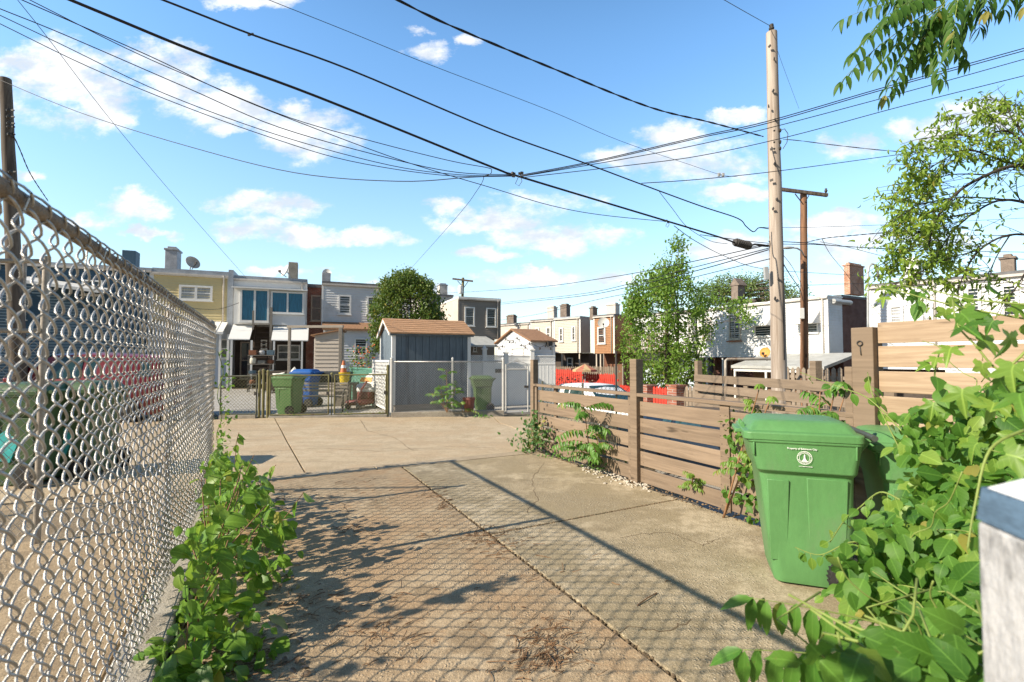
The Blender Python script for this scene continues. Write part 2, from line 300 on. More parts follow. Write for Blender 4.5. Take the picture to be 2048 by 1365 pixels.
# ================================================================ ground
P0 = Vector((-3.52, 5.7, 0)); E1 = Vector((.8870, .4617, 0)); E2 = Vector((-.4617, .8870, 0))
def gp(s, n, z=0.0): return P0 + E1 * s + E2 * n + Vector((0, 0, z))
def sn(x, y): d = Vector((x, y, 0)) - P0; return d.dot(E1), d.dot(E2)
def smooth(t): t = max(0, min(1, t)); return t * t * (3 - 2 * t)
def terrain(x, y):
    s, n = sn(x, y); k = max(0, min(4, (n + 1) * .7)) if n < 30 else 4
    return -.05 - .75 * smooth((s - 4.85 - k) / 1.2)
def concrete(name, base, light, dark, agg=0.5, agg_col=(.62, .55, .47), dirt=None, streak=None):
    m, nt, b, N, L = NT(name); tc = N('ShaderNodeTexCoord')
    n1 = noise_node(N, L, tc, .75, 6, .62); n2 = noise_node(N, L, tc, 2.6, 8, .68); n3 = noise_node(N, L, tc, 55, 4, .65); n4 = noise_node(N, L, tc, 9, 6, .7)
    c = mixrgb(N, L, ramp(N, L, n1.outputs[0], .40, .60), base, light)
    c = mixrgb(N, L, ramp(N, L, n2.outputs[0], .47, .63), c, dark)
    if dirt: 
        n6 = noise_node(N, L, tc, .9, 6, .7, (1, 1, 1));
        mp = N('ShaderNodeMapping'); mp.inputs['Location'].default_value = (7.3, 2.1, 0); L(tc.outputs['Object'], mp.inputs[0]); L(mp.outputs[0], n6.inputs['Vector'])
        c = mixrgb(N, L, ramp(N, L, n6.outputs[0], .46, .57), c, dirt)
    if streak:
        mp2 = N('ShaderNodeMapping'); mp2.inputs['Rotation'].default_value = (0, 0, radians(-27.5)); mp2.inputs['Scale'].default_value = (.35, 3.2, 1); L(tc.outputs['Object'], mp2.inputs[0])
        n7 = noise_node(N, L, tc, 1.0, 6, .6); L(mp2.outputs[0], n7.inputs['Vector']); c = mixrgb(N, L, ramp(N, L, n7.outputs[0], .5, .7), c, streak)
    f = ramp(N, L, n4.outputs[0], .44, .62); c = mixrgb(N, L, f, c, mixrgb(N, L, .55, c, dark))
    vo = N('ShaderNodeTexVoronoi'); vo.inputs['Scale'].default_value = 62; L(tc.outputs['Object'], vo.inputs['Vector'])
    va = N('ShaderNodeSeparateColor'); L(vo.outputs['Color'], va.inputs[0])
    sel = ramp(N, L, va.outputs[0], .60, .64); core = N('ShaderNodeMapRange'); core.inputs[1].default_value = .55; core.inputs[2].default_value = .25; L(vo.outputs['Distance'], core.inputs[0])
    n5 = noise_node(N, L, tc, 1.1, 6, .7); pat = ramp(N, L, n5.outputs[0], .47, .57)
    q = N('ShaderNodeMath'); q.operation = 'MULTIPLY'; L(sel, q.inputs[0]); L(core.outputs[0], q.inputs[1]); q2 = N('ShaderNodeMath'); q2.operation = 'MULTIPLY'; L(q.outputs[0], q2.inputs[0]); L(pat, q2.inputs[1])
    q3 = N('ShaderNodeMath'); q3.operation = 'MULTIPLY'; L(q2.outputs[0], q3.inputs[0]); q3.inputs[1].default_value = agg
    pd = N('ShaderNodeMath'); pd.operation = 'MULTIPLY'; L(pat, pd.inputs[0]); pd.inputs[1].default_value = agg * .55
    c = mixrgb(N, L, pd.outputs[0], c, tuple(x * .55 for x in base)); c = mixrgb(N, L, q3.outputs[0], c, agg_col)
    c = mixrgb(N, L, .35, c, mixrgb(N, L, n3.outputs[0], tuple(x * .45 for x in base), tuple(min(.8, x * 1.5) for x in light)))
    n8 = noise_node(N, L, tc, 170, 2, .6); c = mixrgb(N, L, ramp(N, L, n8.outputs[0], .56, .68), c, tuple(x * .5 for x in dark)); n9 = noise_node(N, L, tc, 120, 2, .5); c = mixrgb(N, L, ramp(N, L, n9.outputs[0], .62, .72), c, tuple(min(.8, x * 1.35) for x in light))
    L(c, b.inputs['Base Color']); b.inputs['Roughness'].default_value = .9; b.inputs['Specular IOR Level'].default_value = .25
    hm = N('ShaderNodeMath'); hm.operation = 'MULTIPLY_ADD'; L(q2.outputs[0], hm.inputs[0]); hm.inputs[1].default_value = .8; L(n3.outputs[0], hm.inputs[2])
    bp = N('ShaderNodeBump'); bp.inputs['Strength'].default_value = .9; bp.inputs['Distance'].default_value = .008; L(hm.outputs[0], bp.inputs['Height']); L(bp.outputs[0], b.inputs['Normal'])
    MATS[name] = m; return m
c_drive = concrete('driveway_concrete', (.43, .315, .19), (.55, .425, .275), (.20, .135, .075), .5, (.55, .46, .35), (.37, .225, .115))
c_drive2 = concrete('driveway_concrete_right', (.37, .285, .175), (.57, .47, .325), (.165, .12, .062), .55, (.56, .49, .38), (.25, .19, .105))
c_alley = concrete('alley_concrete', (.50, .39, .26), (.56, .45, .31), (.38, .29, .18), .15, (.6, .5, .4), (.45, .32, .195), (.33, .255, .165))
c_strip = concrete('strip_concrete', (.40, .32, .22), (.45, .37, .26), (.26, .20, .13), .2)
c_yard = concrete('yard_concrete', (.40, .38, .34), (.46, .44, .40), (.30, .28, .25), .3)
m_soil = mat('soil', (.20, .155, .10), .95, .4, 1.2, bump=.6, stain=(.10, .11, .05), bscale=30)
m_gravel = concrete('gravel', (.36, .27, .165), (.46, .35, .22), (.20, .145, .09), 1.0, (.66, .55, .40))
def ground():
    ax = [-900, -400, -200, -120, -80, -55, -40] + [-30 + i * 1.0 for i in range(76)] + [50, 60, 80, 120, 200, 400, 900]
    ay = [-900, -300, -100, -40, -20] + [-10 + i * 1.0 for i in range(76)] + [70, 80, 100, 140, 220, 400, 900]
    m = MB(); nx = len(ax)
    m.add([(x, y, terrain(x, y)) for y in ay for x in ax], [(j * nx + i, j * nx + i + 1, (j + 1) * nx + i + 1, (j + 1) * nx + i) for j in range(len(ay) - 1) for i in range(nx - 1)])
    o = m.build('ground', m_soil, smooth=True); tag(o, kind='structure')
ground()
def slabs(name, rects, mt, z=0.0, th=.12, bev=.008):
    m = MB()
    for s0, s1, n0, n1 in rects: m.hexa([gp(s0, n0, z - th), gp(s1, n0, z - th), gp(s1, n1, z - th), gp(s0, n1, z - th), gp(s0, n0, z), gp(s1, n0, z), gp(s1, n1, z), gp(s0, n1, z)])
    return tag(m.build(name, mt, bevel=bev), kind='structure')
slabs('driveway', [(.10, 2.235, -10, -.01)], c_drive)
slabs('driveway', [(2.26, 4.48, -2.875, -.01), (2.26, 4.48, -10, -2.90)], c_drive2)
slabs('kerb_strip', [(-.6, 1.9, 0.0, .24), (1.915, 4.9, 0.0, .24)], c_strip, .006)
# alley in slabs parted by an irregular crack
def alley():
    def poly(pts, name):
        m = MB(); m.prism([(p.x, p.y, -.1) for p in pts], (0, 0, .096)); tag(m.build(name, c_alley), kind='structure')
    k = [gnd(615, 962), gnd(602, 935), gnd(588, 910), gnd(571, 880), gnd(562, 862), gnd(551, 842), gnd(548, 836)]
    gap = Vector((.03, .0, 0)); a0 = gp(-6, .25); a1 = gp(-14, 8)
    k[0] = gp(sn(k[0].x, k[0].y)[0], .25)
    far_l = gnd(440, 839); far_r = gnd(1000, 832)
    poly([gp(-12, .25), k[0]] + k[1:] + [far_l, far_l + Vector((-9, -3.0, 0))], 'alley')
    c = [gnd(1063, 876), gnd(1040, 862), gnd(1018, 852), gnd(998, 846), gnd(985, 833)]
    poly([q + gap for q in (k[0],)] + [gp(4.4, .25), c[0]] + c[1:] + [q + gap for q in reversed(k[1:])], 'alley')
    poly([gp(4.43, .25), gp(5.6, .25), gp(7.6, 3.2), gnd(1075, 834), c[4] + gap] + [q + gap for q in reversed(c[:-1])], 'alley')
alley()
# gravelly yard left of the near fence
m = MB(); m.hexa([gp(-9, -12, -.05), gp(-.16, -12, -.05), gp(-.16, .2, -.05), gp(-9, .2, -.05), gp(-9, -12, -.01), gp(-.16, -12, -.01), gp(-.16, .2, -.01), gp(-9, .2, -.01)])
tag(m.build('gravel_yard', m_gravel), kind='structure')
m = MB(); yd = [gnd(440, 836), gnd(785, 831), Vector((-3.4, 24, 0)), Vector((-17, 24, 0))]; m.prism([(p.x, p.y + .06, -.06) for p in yd], (0, 0, .062)); tag(m.build('yard_slab', c_yard), kind='structure')
m = MB(); yd = [gnd(790, 831), gnd(1062, 826), Vector((1.0, 18.0, 0)), Vector((-3.3, 18, 0))]; m.prism([(p.x, p.y + .1, -.09) for p in yd], (0, 0, .10)); tag(m.build('yard_slab', c_yard), kind='structure')
m = MB(); m.hexa([gp(4.9, -10, -.78), gp(13, -10, -.78), gp(16, 2, -.78), gp(6.3, 2, -.78)] + [gp(4.9, -10, -.772), gp(13, -10, -.772), gp(16, 2, -.772), gp(6.3, 2, -.772)])
tag(m.build('parking_pad', c_yard), kind='structure')
# concrete kerb carrying the near fence
FW = Wall(-.563, 0, -62.5)     # near fence line, s runs towards the camera
def fs(Y): return -Y / .887
m = MB(); FW.box(m, fs(5.86), 1.2, -.04, .09, -.10, .10)
tag(m.build('concrete_kerb', concrete('kerb_concrete', (.36, .32, .26), (.44, .40, .33), (.22, .19, .15), .5), bevel=.012), kind='structure')
# ================================================================ chain-link fences
m_galv = mat('galvanised_wire', (.44, .43, .41), .42, .3, 12, metal=.65, stain=(.28, .23, .18), spec=.5, bump=.25, bscale=160)
m_galv2 = mat('weathered_galvanised_pipe', (.36, .32, .27), .6, .3, 6, metal=.3, stain=(.20, .13, .08))
m_rust = mat('rusty_rail', (.21, .165, .125), .75, .4, 14, metal=.25, bump=.8, stain=(.10, .065, .045), bscale=70)
m_olive = mat('olive_paint_pipe', (.17, .155, .065), .65, .35, 8, stain=(.12, .08, .045))
m_olivemesh = mat('olive_mesh', (.22, .21, .11), .6, .25, 8)
m_wire_far = mat('fence_mesh_wire', (.42, .41, .39), .5, .15, 8, metal=.4)
def weave(W, s0, s1, z0, z1, half=.0525, H=.12, D=.0125, r=.0034, n=12, sides=6):
    m = MB(); k = int((s1 - s0) / half); ov = .006
    for i in range(k):
        c = s0 + (i + .5) * half; ph = 0.5 if i % 2 else 0.0
        turns = (z1 - z0) / H; N_ = int(turns * n); pts = []
        jx = R.uniform(-.002, .002)
        for j in range(N_ + 1):
            t = 2 * pi * (j / n + ph); zz = z0 + (z1 - z0) * j / N_
            x = math.asin(.96 * cos(t)) / math.asin(.96) * (half / 2 + ov)
            y = D * math.tanh(1.5 * sin(t)) / .905
            pts.append(W.pt(c + x + jx + .004 * mnoise.noise((c * 2, zz * 2, 0)), zz, y + .012 * mnoise.noise((c * .8, zz * 1.3, 3))))
        m.tube(pts, r, sides, cap=False)
        # knuckle: the wire folds over above the top rail and hooks down
        tx = pts[-1]; dx = W.d * (half * .45)
        m.tube([tx, tx + Vector((0, 0, .012)) + dx * .2 + W.n * .012, tx + Vector((0, 0, .019)) + dx * .7 + W.n * .026, tx + Vector((0, 0, .008)) + dx * 1.0 + W.n * .036, tx + Vector((0, 0, -.014)) + dx * 1.1 + W.n * .034], r, sides, cap=False)
    return m
near = thing('chain_link_fence', 'tall galvanised chain-link fence with rusty top rail and a leafy bush at its foot', 'fence', FW.pt(fs(3), 0), radians(-62.5))
weave(FW, fs(5.70), .75, .115, 1.89).build('wire_mesh', m_galv, near, smooth=True, fix=False)
m = MB(); top = [FW.pt(fs(5.7) + i * .2, 1.875 + .006 * mnoise.noise((i * .7, 0, 0)), .012) for i in range(37)]
m.tube(top, [.0205 + .002 * mnoise.noise((i * 1.3, 5, 0)) for i in range(37)], 12)
m.build('top_rail', m_rust, near, smooth=True)
for Y, zt in ((5.72, 1.93), (3.22, 1.86), (.35, 1.86)):
    m = MB(); m.tube([FW.pt(fs(Y), .05, .045), FW.pt(fs(Y), zt, .045)], .026 if Y < 5 else .034, 12)
    p = m.build('post', m_galv2, near, smooth='auto')
    if Y > 5:
        m = MB(); m.lathe(FW.pt(fs(Y), zt, .045), [(.04, -.03), (.042, 0), (.03, .02), (.012, .035)], 12); m.build('post_cap', m_galv2, p, smooth=True)
m = MB(); m.tube([FW.pt(fs(5.7), .14, .0), FW.pt(.7, .14, 0)], .0025, 5); m.build('tension_wire', m_galv, near)
for i in range(9):
    m = MB(); sp = FW.pt(fs(5.5) + i * .62, 1.872, .012); m.tube([sp + FW.n * .03 + Vector((0, 0, -.07)), sp + FW.n * .026, sp + Vector((0, 0, .026)), sp - FW.n * .026 + FW.d * .01, sp - FW.n * .02 + Vector((0, 0, -.03)) + FW.d * .015], .003, 5); m.build('tie_wire', m_galv, near)
def diamond(W, s0, s1, z0, z1, p=.075, r=.002, o=0.0, slope=0.0):
    m = MB(); h = z1 - z0; q = p * .5
    def L(a0, b0, a1, b1):
        m.tube([W.pt(a0, b0 + slope * (a0 - s0), o), W.pt(a1, b1 + slope * (a1 - s0), o)], r, 3, cap=False)
    t = s0 - h
    while t < s1:
        for d in (1, -1):
            a0, a1 = (t, t + h) if d == 1 else (t + h, t)
            za, zb = z0, z1
            def clip(a, za, b, zb):
                if a > b: a, za, b, zb = b, zb, a, za
                if b <= s0 or a >= s1: return None
                k = (zb - za) / (b - a)
                if a < s0: za += k * (s0 - a); a = s0
                if b > s1: zb -= k * (b - s1); b = s1
                return a, za, b, zb
            c = clip(a0, za, a1, zb)
            if c and c[2] - c[0] > .005: L(*c)
        t += p
    return m
# fence crossing the gravel yard behind the near fence
CW = Wall(-.976 * 4.0, 4.0, 4)
cr = thing('chain_link_fence', 'weathered cross fence with a bare pipe rail seen through the near mesh', 'fence', CW.pt(0, 0))
diamond(CW, -3.2, 0, .05, 1.73, .08, .0022).build('wire_mesh', m_wire_far, cr, fix=False)
for z in (2.315, 1.735):
    m = MB(); m.tube([CW.pt(-3.2, z, .02), CW.pt(0.0, z, .02)], .019, 10); m.build('rail', m_galv2, cr, smooth=True)
for s_, zt in ((0, 2.36), (-2.6, 2.34)):
    m = MB(); m.tube([CW.pt(s_, -.1), CW.pt(s_, zt)], .027, 12); m.build('post', m_galv2, cr, smooth='auto')
# ================================================================ wooden fences
w_brown = wood('brown_stained_wood', (.285, .21, .145), (.165, .12, .082), .8, .16)
w_brown2 = wood('grey_brown_wood', (.29, .22, .155), (.17, .128, .09), .82, .12)
w_pine = wood('pale_pine_wood', (.46, .345, .235), (.30, .21, .135), .7, .07)
w_grey = wood('grey_weathered_wood', (.30, .27, .23), (.19, .165, .14), .85, .2)
BW = Wall(1.62, 5.8, -62.5)
def bS(px): return BW.hit(px, 800)[0]
bf = thing('wooden_fence', 'low brown fence of wide horizontal boards with tall square posts beside the driveway', 'fence', BW.pt(0, 0), radians(-62.5))
sA, sB, sC, sD = bS(1070), bS(1276), bS(1454), bS(1738)
def panel(W, s0, s1, rows, th, mt, parent, o=0.0, gap_end=0.0, drop=0.0, jit=.004):
    m = MB()
    for a, b in rows:
        j = R.uniform(-jit, jit); j2 = R.uniform(-jit, jit)
        P = [W.pt(s, z + jj, oo) for (z, jj2) in ((a, 0), (b, 0)) for s, oo, jj in ((s0, o + th, j), (s1, o + th, j2), (s1, o, j2), (s0, o, j))]
        m.hexa(P)
    return m.build('board_panel', mt, parent, bevel=.004)
rows = [(.015 + i * .2, .015 + i * .2 + .169) for i in range(5)]
panel(BW, sA + .06, sB - .055, rows, .022, w_brown, bf)
panel(BW, sB + .055, sC - .02, rows, .022, w_brown, bf)
panel(BW, sC + .02, sD - .05, rows, .022, w_brown, bf)
for s0, s1 in ((sA + .05, sB - .05), (sB + .05, sD - .05)):
    m = MB(); BW.box(m, s0, s1, 1.045, 1.085, -.03, .075); m.build('cap_rail', w_brown, bf, bevel=.005)
m = MB()
for s_ in (sA + .10, sB - .10, sB + .10, sC - .04, sC + .04, sA + .62):
    for a_, b_ in rows:
        for q in (.04, .12):
            p = BW.pt(s_ + R.gauss(0, .006), a_ + q, .0215 if s_ not in (sA + .10, sB - .10, sC - .04, sC + .04) else .0455); m.lathe(p, [(.0055, 0), (.005, .0015)], 7, axis=BW.n)
m.build('nails', mat('rusty_nail', (.07, .05, .04), .6, .3), bf)
for s_, w_, zt in ((sA, .10, 1.49), (sB, .115, 1.50)):
    m = MB(); BW.box(m, s_ - w_ / 2, s_ + w_ / 2, -.1, zt, -.035, w_ - .035); m.build('post', w_brown, bf, bevel=.006)
for s_ in (sA + .10, sB - .10, sC, sA + .62):
    m = MB(); wd = .07 if s_ != sC else .11; BW.box(m, s_ - wd / 2, s_ + wd / 2, 0, 1.043, .024, .045) if s_ != sA + .62 else BW.box(m, s_ - .035, s_ + .035, .0, 1.04, -.04, -.002)
    m.build('stile', w_brown, bf, bevel=.004)
pf = thing('wooden_fence', 'tall fence of pale bare pine boards behind the climbing vine', 'fence', BW.pt(sD, 0), radians(-62.5))
rows = [(1.775 - (i + 1) * .155 - i * .028, 1.775 - i * .183) for i in range(9)]
panel(BW, sD + .08, sD + 4.2, rows, .022, w_pine, pf, -.0)
for s_ in (sD + 2.2,):
    m = MB(); BW.box(m, s_ - .06, s_ + .06, -.1, 1.8, -.14, -.025); m.build('post', w_brown, pf, bevel=.006)
m = MB(); BW.box(m, sD - .075, sD + .075, -.1, 1.74, -.06, .08); q = m.build('post', w_brown, pf, bevel=.006)
m = MB(); BW.box(m, sD - .135, sD - .078, -.1, 1.44, -.05, .07); m.build('stile', w_brown, pf, bevel=.006)
m = MB(); ec = BW.pt(sD - .01, 1.62, .085); m.tube([ec + BW.d * (.018 * cos(t)) + Vector((0, 0, .018 * sin(t))) + BW.n * .004 for t in [i * pi / 6 for i in range(13)]], .004, 6); m.tube([ec + Vector((0, 0, -.018)), ec + Vector((0, 0, -.09)) + BW.d * .006], .004, 6); m.build('eye_bolt', mat('dark_iron', (.05, .045, .04), .6, .3), q, smooth=True)
UW = Wall(4.3, 11.6, -79.3)
def uS(px): return UW.hit(px, 760)[0]
uf = thing('wooden_fence', 'grey brown horizontal board fence across the parking pad in front of the poles', 'fence', UW.pt(2, -.8), radians(-79.3))
u0, u1, u2 = uS(1390), uS(1625), uS(1790)
rows = [(1.14 - (i + 1) * .165 - i * .055, 1.14 - i * .22) for i in range(8)]
panel(UW, u0, u2, rows, .025, w_brown2, uf)
for s_, zt in ((u0 + .04, 1.46), (u1, 1.47)):
    m = MB(); UW.box(m, s_ - .065, s_ + .065, -.85, zt, -.13, -.002); m.build('post', w_brown2, uf, bevel=.006)
for s_ in (uS(1490), uS(1575)):
    m = MB(); UW.box(m, s_ - .06, s_ + .06, -.8, 1.10, -.03, -.002); m.build('stile', w_brown2, uf, bevel=.004)
# ================================================================ wheeled bins
m_bin = mat('green_bin_plastic', (.105, .262, .09), .46, .10, 4, bump=.14, spec=.4, bscale=220, stain=(.15, .25, .12), sc=(1, 1, .35))
m_bin2 = mat('dark_green_bin_plastic', (.06, .11, .045), .5, .12, 5, bump=.1, bscale=220)
m_bin3 = mat('olive_green_bin_plastic', (.075, .125, .045), .5, .1, 5, bump=.1, bscale=220)
m_blue = mat('blue_bin_plastic', (.02, .10, .34), .42, .08, 5)
m_tyre = mat('black_rubber', (.025, .024, .022), .8, .2, 20, bump=.3)
m_white = mat('white_print', (.85, .85, .82), .6, .03)
def rr(u0, u1, v0, v1, z, rad, n=5):
    P = []
    for cx, cy, a in ((u1 - rad, v1 - rad, 0), (u0 + rad, v1 - rad, pi / 2), (u0 + rad, v0 + rad, pi), (u1 - rad, v0 + rad, 1.5 * pi)):
        for i in range(n + 1): t = a + pi / 2 * i / n; P.append((cx + rad * cos(t), cy + rad * sin(t), z))
    return P
def text_mesh(txt, size, parent, loc, mt, name):
    c = bpy.data.curves.new(name, 'FONT'); c.body = txt; c.size = size; c.align_x = 'CENTER'; c.extrude = .0006; c.offset = size * .012
    t = bpy.data.objects.new(name, c); COL.objects.link(t); bpy.context.view_layer.update()
    me = bpy.data.meshes.new_from_object(t.evaluated_get(bpy.context.evaluated_depsgraph_get()))
    bpy.data.objects.remove(t); me.materials.clear(); me.materials.append(mt)
    o = bpy.data.objects.new(name, me); COL.objects.link(o); o.parent = parent; o.location = loc; o.rotation_euler = (pi / 2, 0, 0)
    return o
def wheelie_bin(loc, deg, label, mt, group=None, sc=1.0, detail=True, handle_mat=None):
    r = thing('wheeled_bin', label, 'bin', loc, radians(deg), group); r.scale = (sc,) * 3
    m = MB(); m.loft([rr(.15, .50, .08, .50, .015, .05), rr(.14, .60, .07, .51, .05, .06), rr(.10, .605, .05, .53, .40, .06), rr(.062, .61, .034, .546, .735, .055), rr(.040, .62, .0, .578, .765, .05), rr(.0, .645, -.012, .592, .945, .045), rr(-.012, .652, -.02, .60, .95, .045), rr(-.012, .652, -.02, .60, .972, .045)])
    for a, b, z1 in ((.335, .565, .725), (.105, .235, .70)):   # raised grip panels on the near side
        def vv(z): return .08 - .046 * (z - .02) / .715
        z0 = .16
        m.hexa([(a + .02, vv(z0) - .004, z0), (b - .012, vv(z0) - .004, z0), (b - .012, vv(z0) + .03, z0), (a + .02, vv(z0) + .03, z0), (a, vv(z1) - .014, z1), (b, vv(z1) - .014, z1), (b, vv(z1) + .03, z1), (a, vv(z1) + .03, z1)])
    for u in (.02, .60): m.hexa([(u, -.012, .86), (u + .012, -.012, .86), (u + .012, .02, .86), (u, .02, .86), (u, -.020, .948), (u + .012, -.020, .948), (u + .012, .02, .948), (u, .02, .948)])
    body = m.build('body', mt, r, smooth='auto', local=True, bevel=.006)
    m = MB(); m.loft([rr(-.035, .66, -.025, .605, .965, .05), rr(-.035, .66, -.025, .605, 1.012, .05), rr(-.028, .655, -.018, .598, 1.018, .05), rr(.0, .63, .012, .568, 1.022, .05), rr(.03, .60, .05, .53, 1.075, .07), rr(.07, .56, .09, .49, 1.09, .07)])
    m.hexa([(-.075, .15, .985), (-.03, .15, .985), (-.03, .43, .985), (-.075, .43, .985), (-.07, .15, 1.01), (-.03, .15, 1.012), (-.03, .43, 1.012), (-.07, .43, 1.01)])
    for v in (.20, .36): m.hexa([(-.03, v, 1.015), (.0, v, 1.015), (.0, v + .025, 1.015), (-.03, v + .025, 1.015), (-.035, v, 1.055), (-.015, v, 1.055), (-.015, v + .025, 1.055), (-.035, v + .025, 1.055)])
    m.build('lid', mt, r, smooth='auto', local=True, bevel=.005)
    m = MB(); m.tube([(.715, .03, 1.0), (.715, .55, 1.0)], .019, 10); h = m.build('handle', handle_mat or mt, r, smooth='auto', local=True)
    m = MB()
    for v in (.10, .45): m.hexa([(.60, v, .90), (.64, v, .87), (.64, v + .04, .87), (.60, v + .04, .90), (.63, v, .985), (.73, v, .985), (.73, v + .04, .985), (.63, v + .04, .985)])
    m.build('bracket', mt, h, local=True, bevel=.004)
    m = MB(); m.tube([(.56, .0, .125), (.56, .58, .125)], .012, 8); m.build('axle', m_tyre, r, local=True)
    for v in (-.015, .595):
        m = MB(); m.lathe((.56, v - .032, .125), [(.085, 0), (.118, .004), (.125, .014), (.125, .05), (.118, .06), (.085, .064)], 28, axis=(0, 1, 0))
        for i in range(28):
            t = 2 * pi * i / 28; m.box((.56 + .126 * cos(t), v, .125 + .126 * sin(t) - .004), .010, .05, .008, 0)
        w = m.build('wheel', m_tyre, r, smooth='auto', local=True)
        if detail:
            m = MB(); m.lathe((.56, v - .038, .125), [(.02, 0), (.028, .004), (.03, .02)], 14, axis=(0, 1, 0))
            for i in range(6):
                t = 2 * pi * i / 6; m.beam((.56 + .02 * cos(t), v - .03, .125 + .02 * sin(t)), (.56 + .09 * cos(t), v - .03, .125 + .09 * sin(t)), .016, .012, up=(0, 1, 0))
            m.build('hub', mat('dark_plastic', (.05, .05, .05), .5, .1), w, local=True)
    return r
t20 = radians(-20); c0 = Vector((1.56, 3.24, 0))
def b1(u, v): return Vector((c0.x + (u + .03) * cos(t20) - (v + .02) * sin(t20), c0.y + (u + .03) * sin(t20) + (v + .02) * cos(t20), 0))
gb = wheelie_bin(b1(0, 0), -20, 'green wheeled bin with white city seal standing by the brown fence', m_bin, 'green bins by the fence', handle_mat=mat('dark_handle', (.06, .07, .06), .5))
text_mesh('Property of Baltimore City', .0155, gb, (.305, -.018, .914), m_white, 'lettering')
text_mesh('www.baltimorecity.gov', .0085, gb, (.325, -.0095, .803), m_white, 'lettering')
def seal(parent, cu, cz, rad, v):
    m = MB(); n = 40
    for r0, r1 in ((1.0, .93), (.72, .67)):
        for i in range(n):
            a, b = 2 * pi * i / n, 2 * pi * (i + 1) / n
            m.quad((cu + rad * r0 * cos(a), v, cz + rad * r0 * sin(a)), (cu + rad * r0 * cos(b), v, cz + rad * r0 * sin(b)), (cu + rad * r1 * cos(b), v, cz + rad * r1 * sin(b)), (cu + rad * r1 * cos(a), v, cz + rad * r1 * sin(a)))
    for i in range(26):   # ring of lettering dashes
        if i in (6, 7, 19, 20): continue
        t = pi / 2 - 2 * pi * i / 26; c = (cu + rad * .825 * cos(t), v, cz + rad * .825 * sin(t)); e = Vector((cos(t), 0, sin(t))); q = Vector((-sin(t), 0, cos(t))); c = Vector(c); a, b = rad * .05, rad * .045
        m.quad(c - e * a - q * b, c + e * a - q * b, c + e * a + q * b, c - e * a + q * b)
    pr = [(.13, .62), (.05, .5), (.09, .30), (.11, -.1), (.2, -.22), (.24, -.38), (.36, -.44), (.42, -.56)]   # the monument: figure, shaft, stepped base
    for (w0, z0), (w1, z1) in zip(pr[1:], pr[2:]): m.quad((cu - w0 * rad, v, cz + z0 * rad), (cu + w0 * rad, v, cz + z0 * rad), (cu + w1 * rad, v, cz + z1 * rad), (cu - w1 * rad, v, cz + z1 * rad))
    m.build('city_seal', m_white, parent, local=True, fix=False)
seal(gb, .318, .862, .043, -.0165)
c2 = b1(.77, .22)
wheelie_bin(c2, -20, 'smaller green wheeled bin half hidden by vines behind the one with the seal', m_bin, 'green bins by the fence', .93, handle_mat=m_bin)
for px, Y, lab in ((-8, 5.6, 'dark green wheeled bin with a teal patch, farther from the red suv'), (105, 6.0, 'dark green wheeled bin with teal graffiti behind the near mesh, closer to the red car')):
    p = at(px, 900, Y); o = wheelie_bin((p.x - .3, p.y, terrain(p.x, p.y) + .04), 6, lab, m_bin2, 'dark bins behind the mesh', 1.12, False)
    m = MB(); pts = [(.16, .036, .30), (.34, .036, .26), (.42, .036, .48), (.30, .036, .60), (.18, .036, .52)]
    m.prism([(u, v, z) for u, v, z in pts], (0, .02, 0)); m.build('graffiti', mat('teal_paint', (.05, .42, .42), .6, .2, 6), o, local=True)
# ================================================================ utility poles
w_pole = wood('sun_bleached_pole', (.48, .415, .355), (.26, .205, .16), .85, .05, (11, 11, .55))
w_pole2 = wood('red_brown_pole', (.30, .16, .09), (.12, .065, .04), .85, .05, (10, 10, .5))
w_pole3 = wood('dark_grey_pole', (.17, .14, .11), (.07, .055, .045), .85, .05, (11, 11, .6))
m_iron = mat('dark_iron', (.05, .045, .04), .6, .3)
m_cable = mat('black_cable', (.018, .018, .020), .6, .2)
m_steel = mat('grey_steel_box', (.42, .43, .43), .5, .1, metal=.2)
def pole(name, label, pxs, Y, zb, r0, r1, mt, group='utility poles'):
    top, bot = at(pxs[0], pxs[1], Y), at(pxs[2], pxs[3], Y); d = (top - bot); k = (zb - bot.z) / d.z; base = bot + d * k
    r = thing(name, label, 'pole', base, 0, group); m = MB(); n = 24
    pts = [base.lerp(top, i / n) for i in range(n + 1)]
    m.tube([p + Vector((.010 * mnoise.noise((p.z, 1, Y)), .010 * mnoise.noise((p.z, 9, Y)), 0)) for p in pts], [(r0 + (r1 - r0) * i / n) * (1 + .03 * mnoise.noise((i * .9, 3, Y))) for i in range(n + 1)], 18)
    m.build('shaft', mt, r, smooth='auto')
    return r, base, top
mp, mb, mt_ = pole('utility_pole', 'tall sun-bleached wooden utility pole with bare top in front of the white houses', (1543, 66, 1558, 750), 11, -.85, .175, .118, w_pole)
m = MB()
for q, dx in (((1543, 58), 0),): p = at(*q, 11); m.lathe(p + Vector((0, 0, -.14)), [(.02, 0), (.02, .1), (.055, .12), (.06, .16), (.035, .18), (.05, .20), (.045, .24), (.02, .25)], 10)
m.build('insulator', m_iron, mp, smooth=True)
m = MB()
for px, py in ((1537, 95), (1548, 120), (1545, 185), (1538, 215), (1550, 240), (1541, 300), (1548, 330), (1540, 362), (1552, 400), (1545, 420), (1556, 560), (1549, 600)):
    p = at(px, py, 10.86); m.beam(p, p + Vector((R.uniform(-.05, .05), -.05, R.uniform(-.03, .06))), .02, .05)
m.build('pole_steps', m_iron, mp)
for py in (262, 285, 298):
    m = MB(); p = at(1556, py, 10.9); m.lathe(p, [(.015, 0), (.045, .01), (.045, .06), (.015, .07)], 8, axis=(1, -.3, 0)); m.beam(at(1547, py, 10.88), p, .03, .03); m.build('insulator', m_iron, mp)
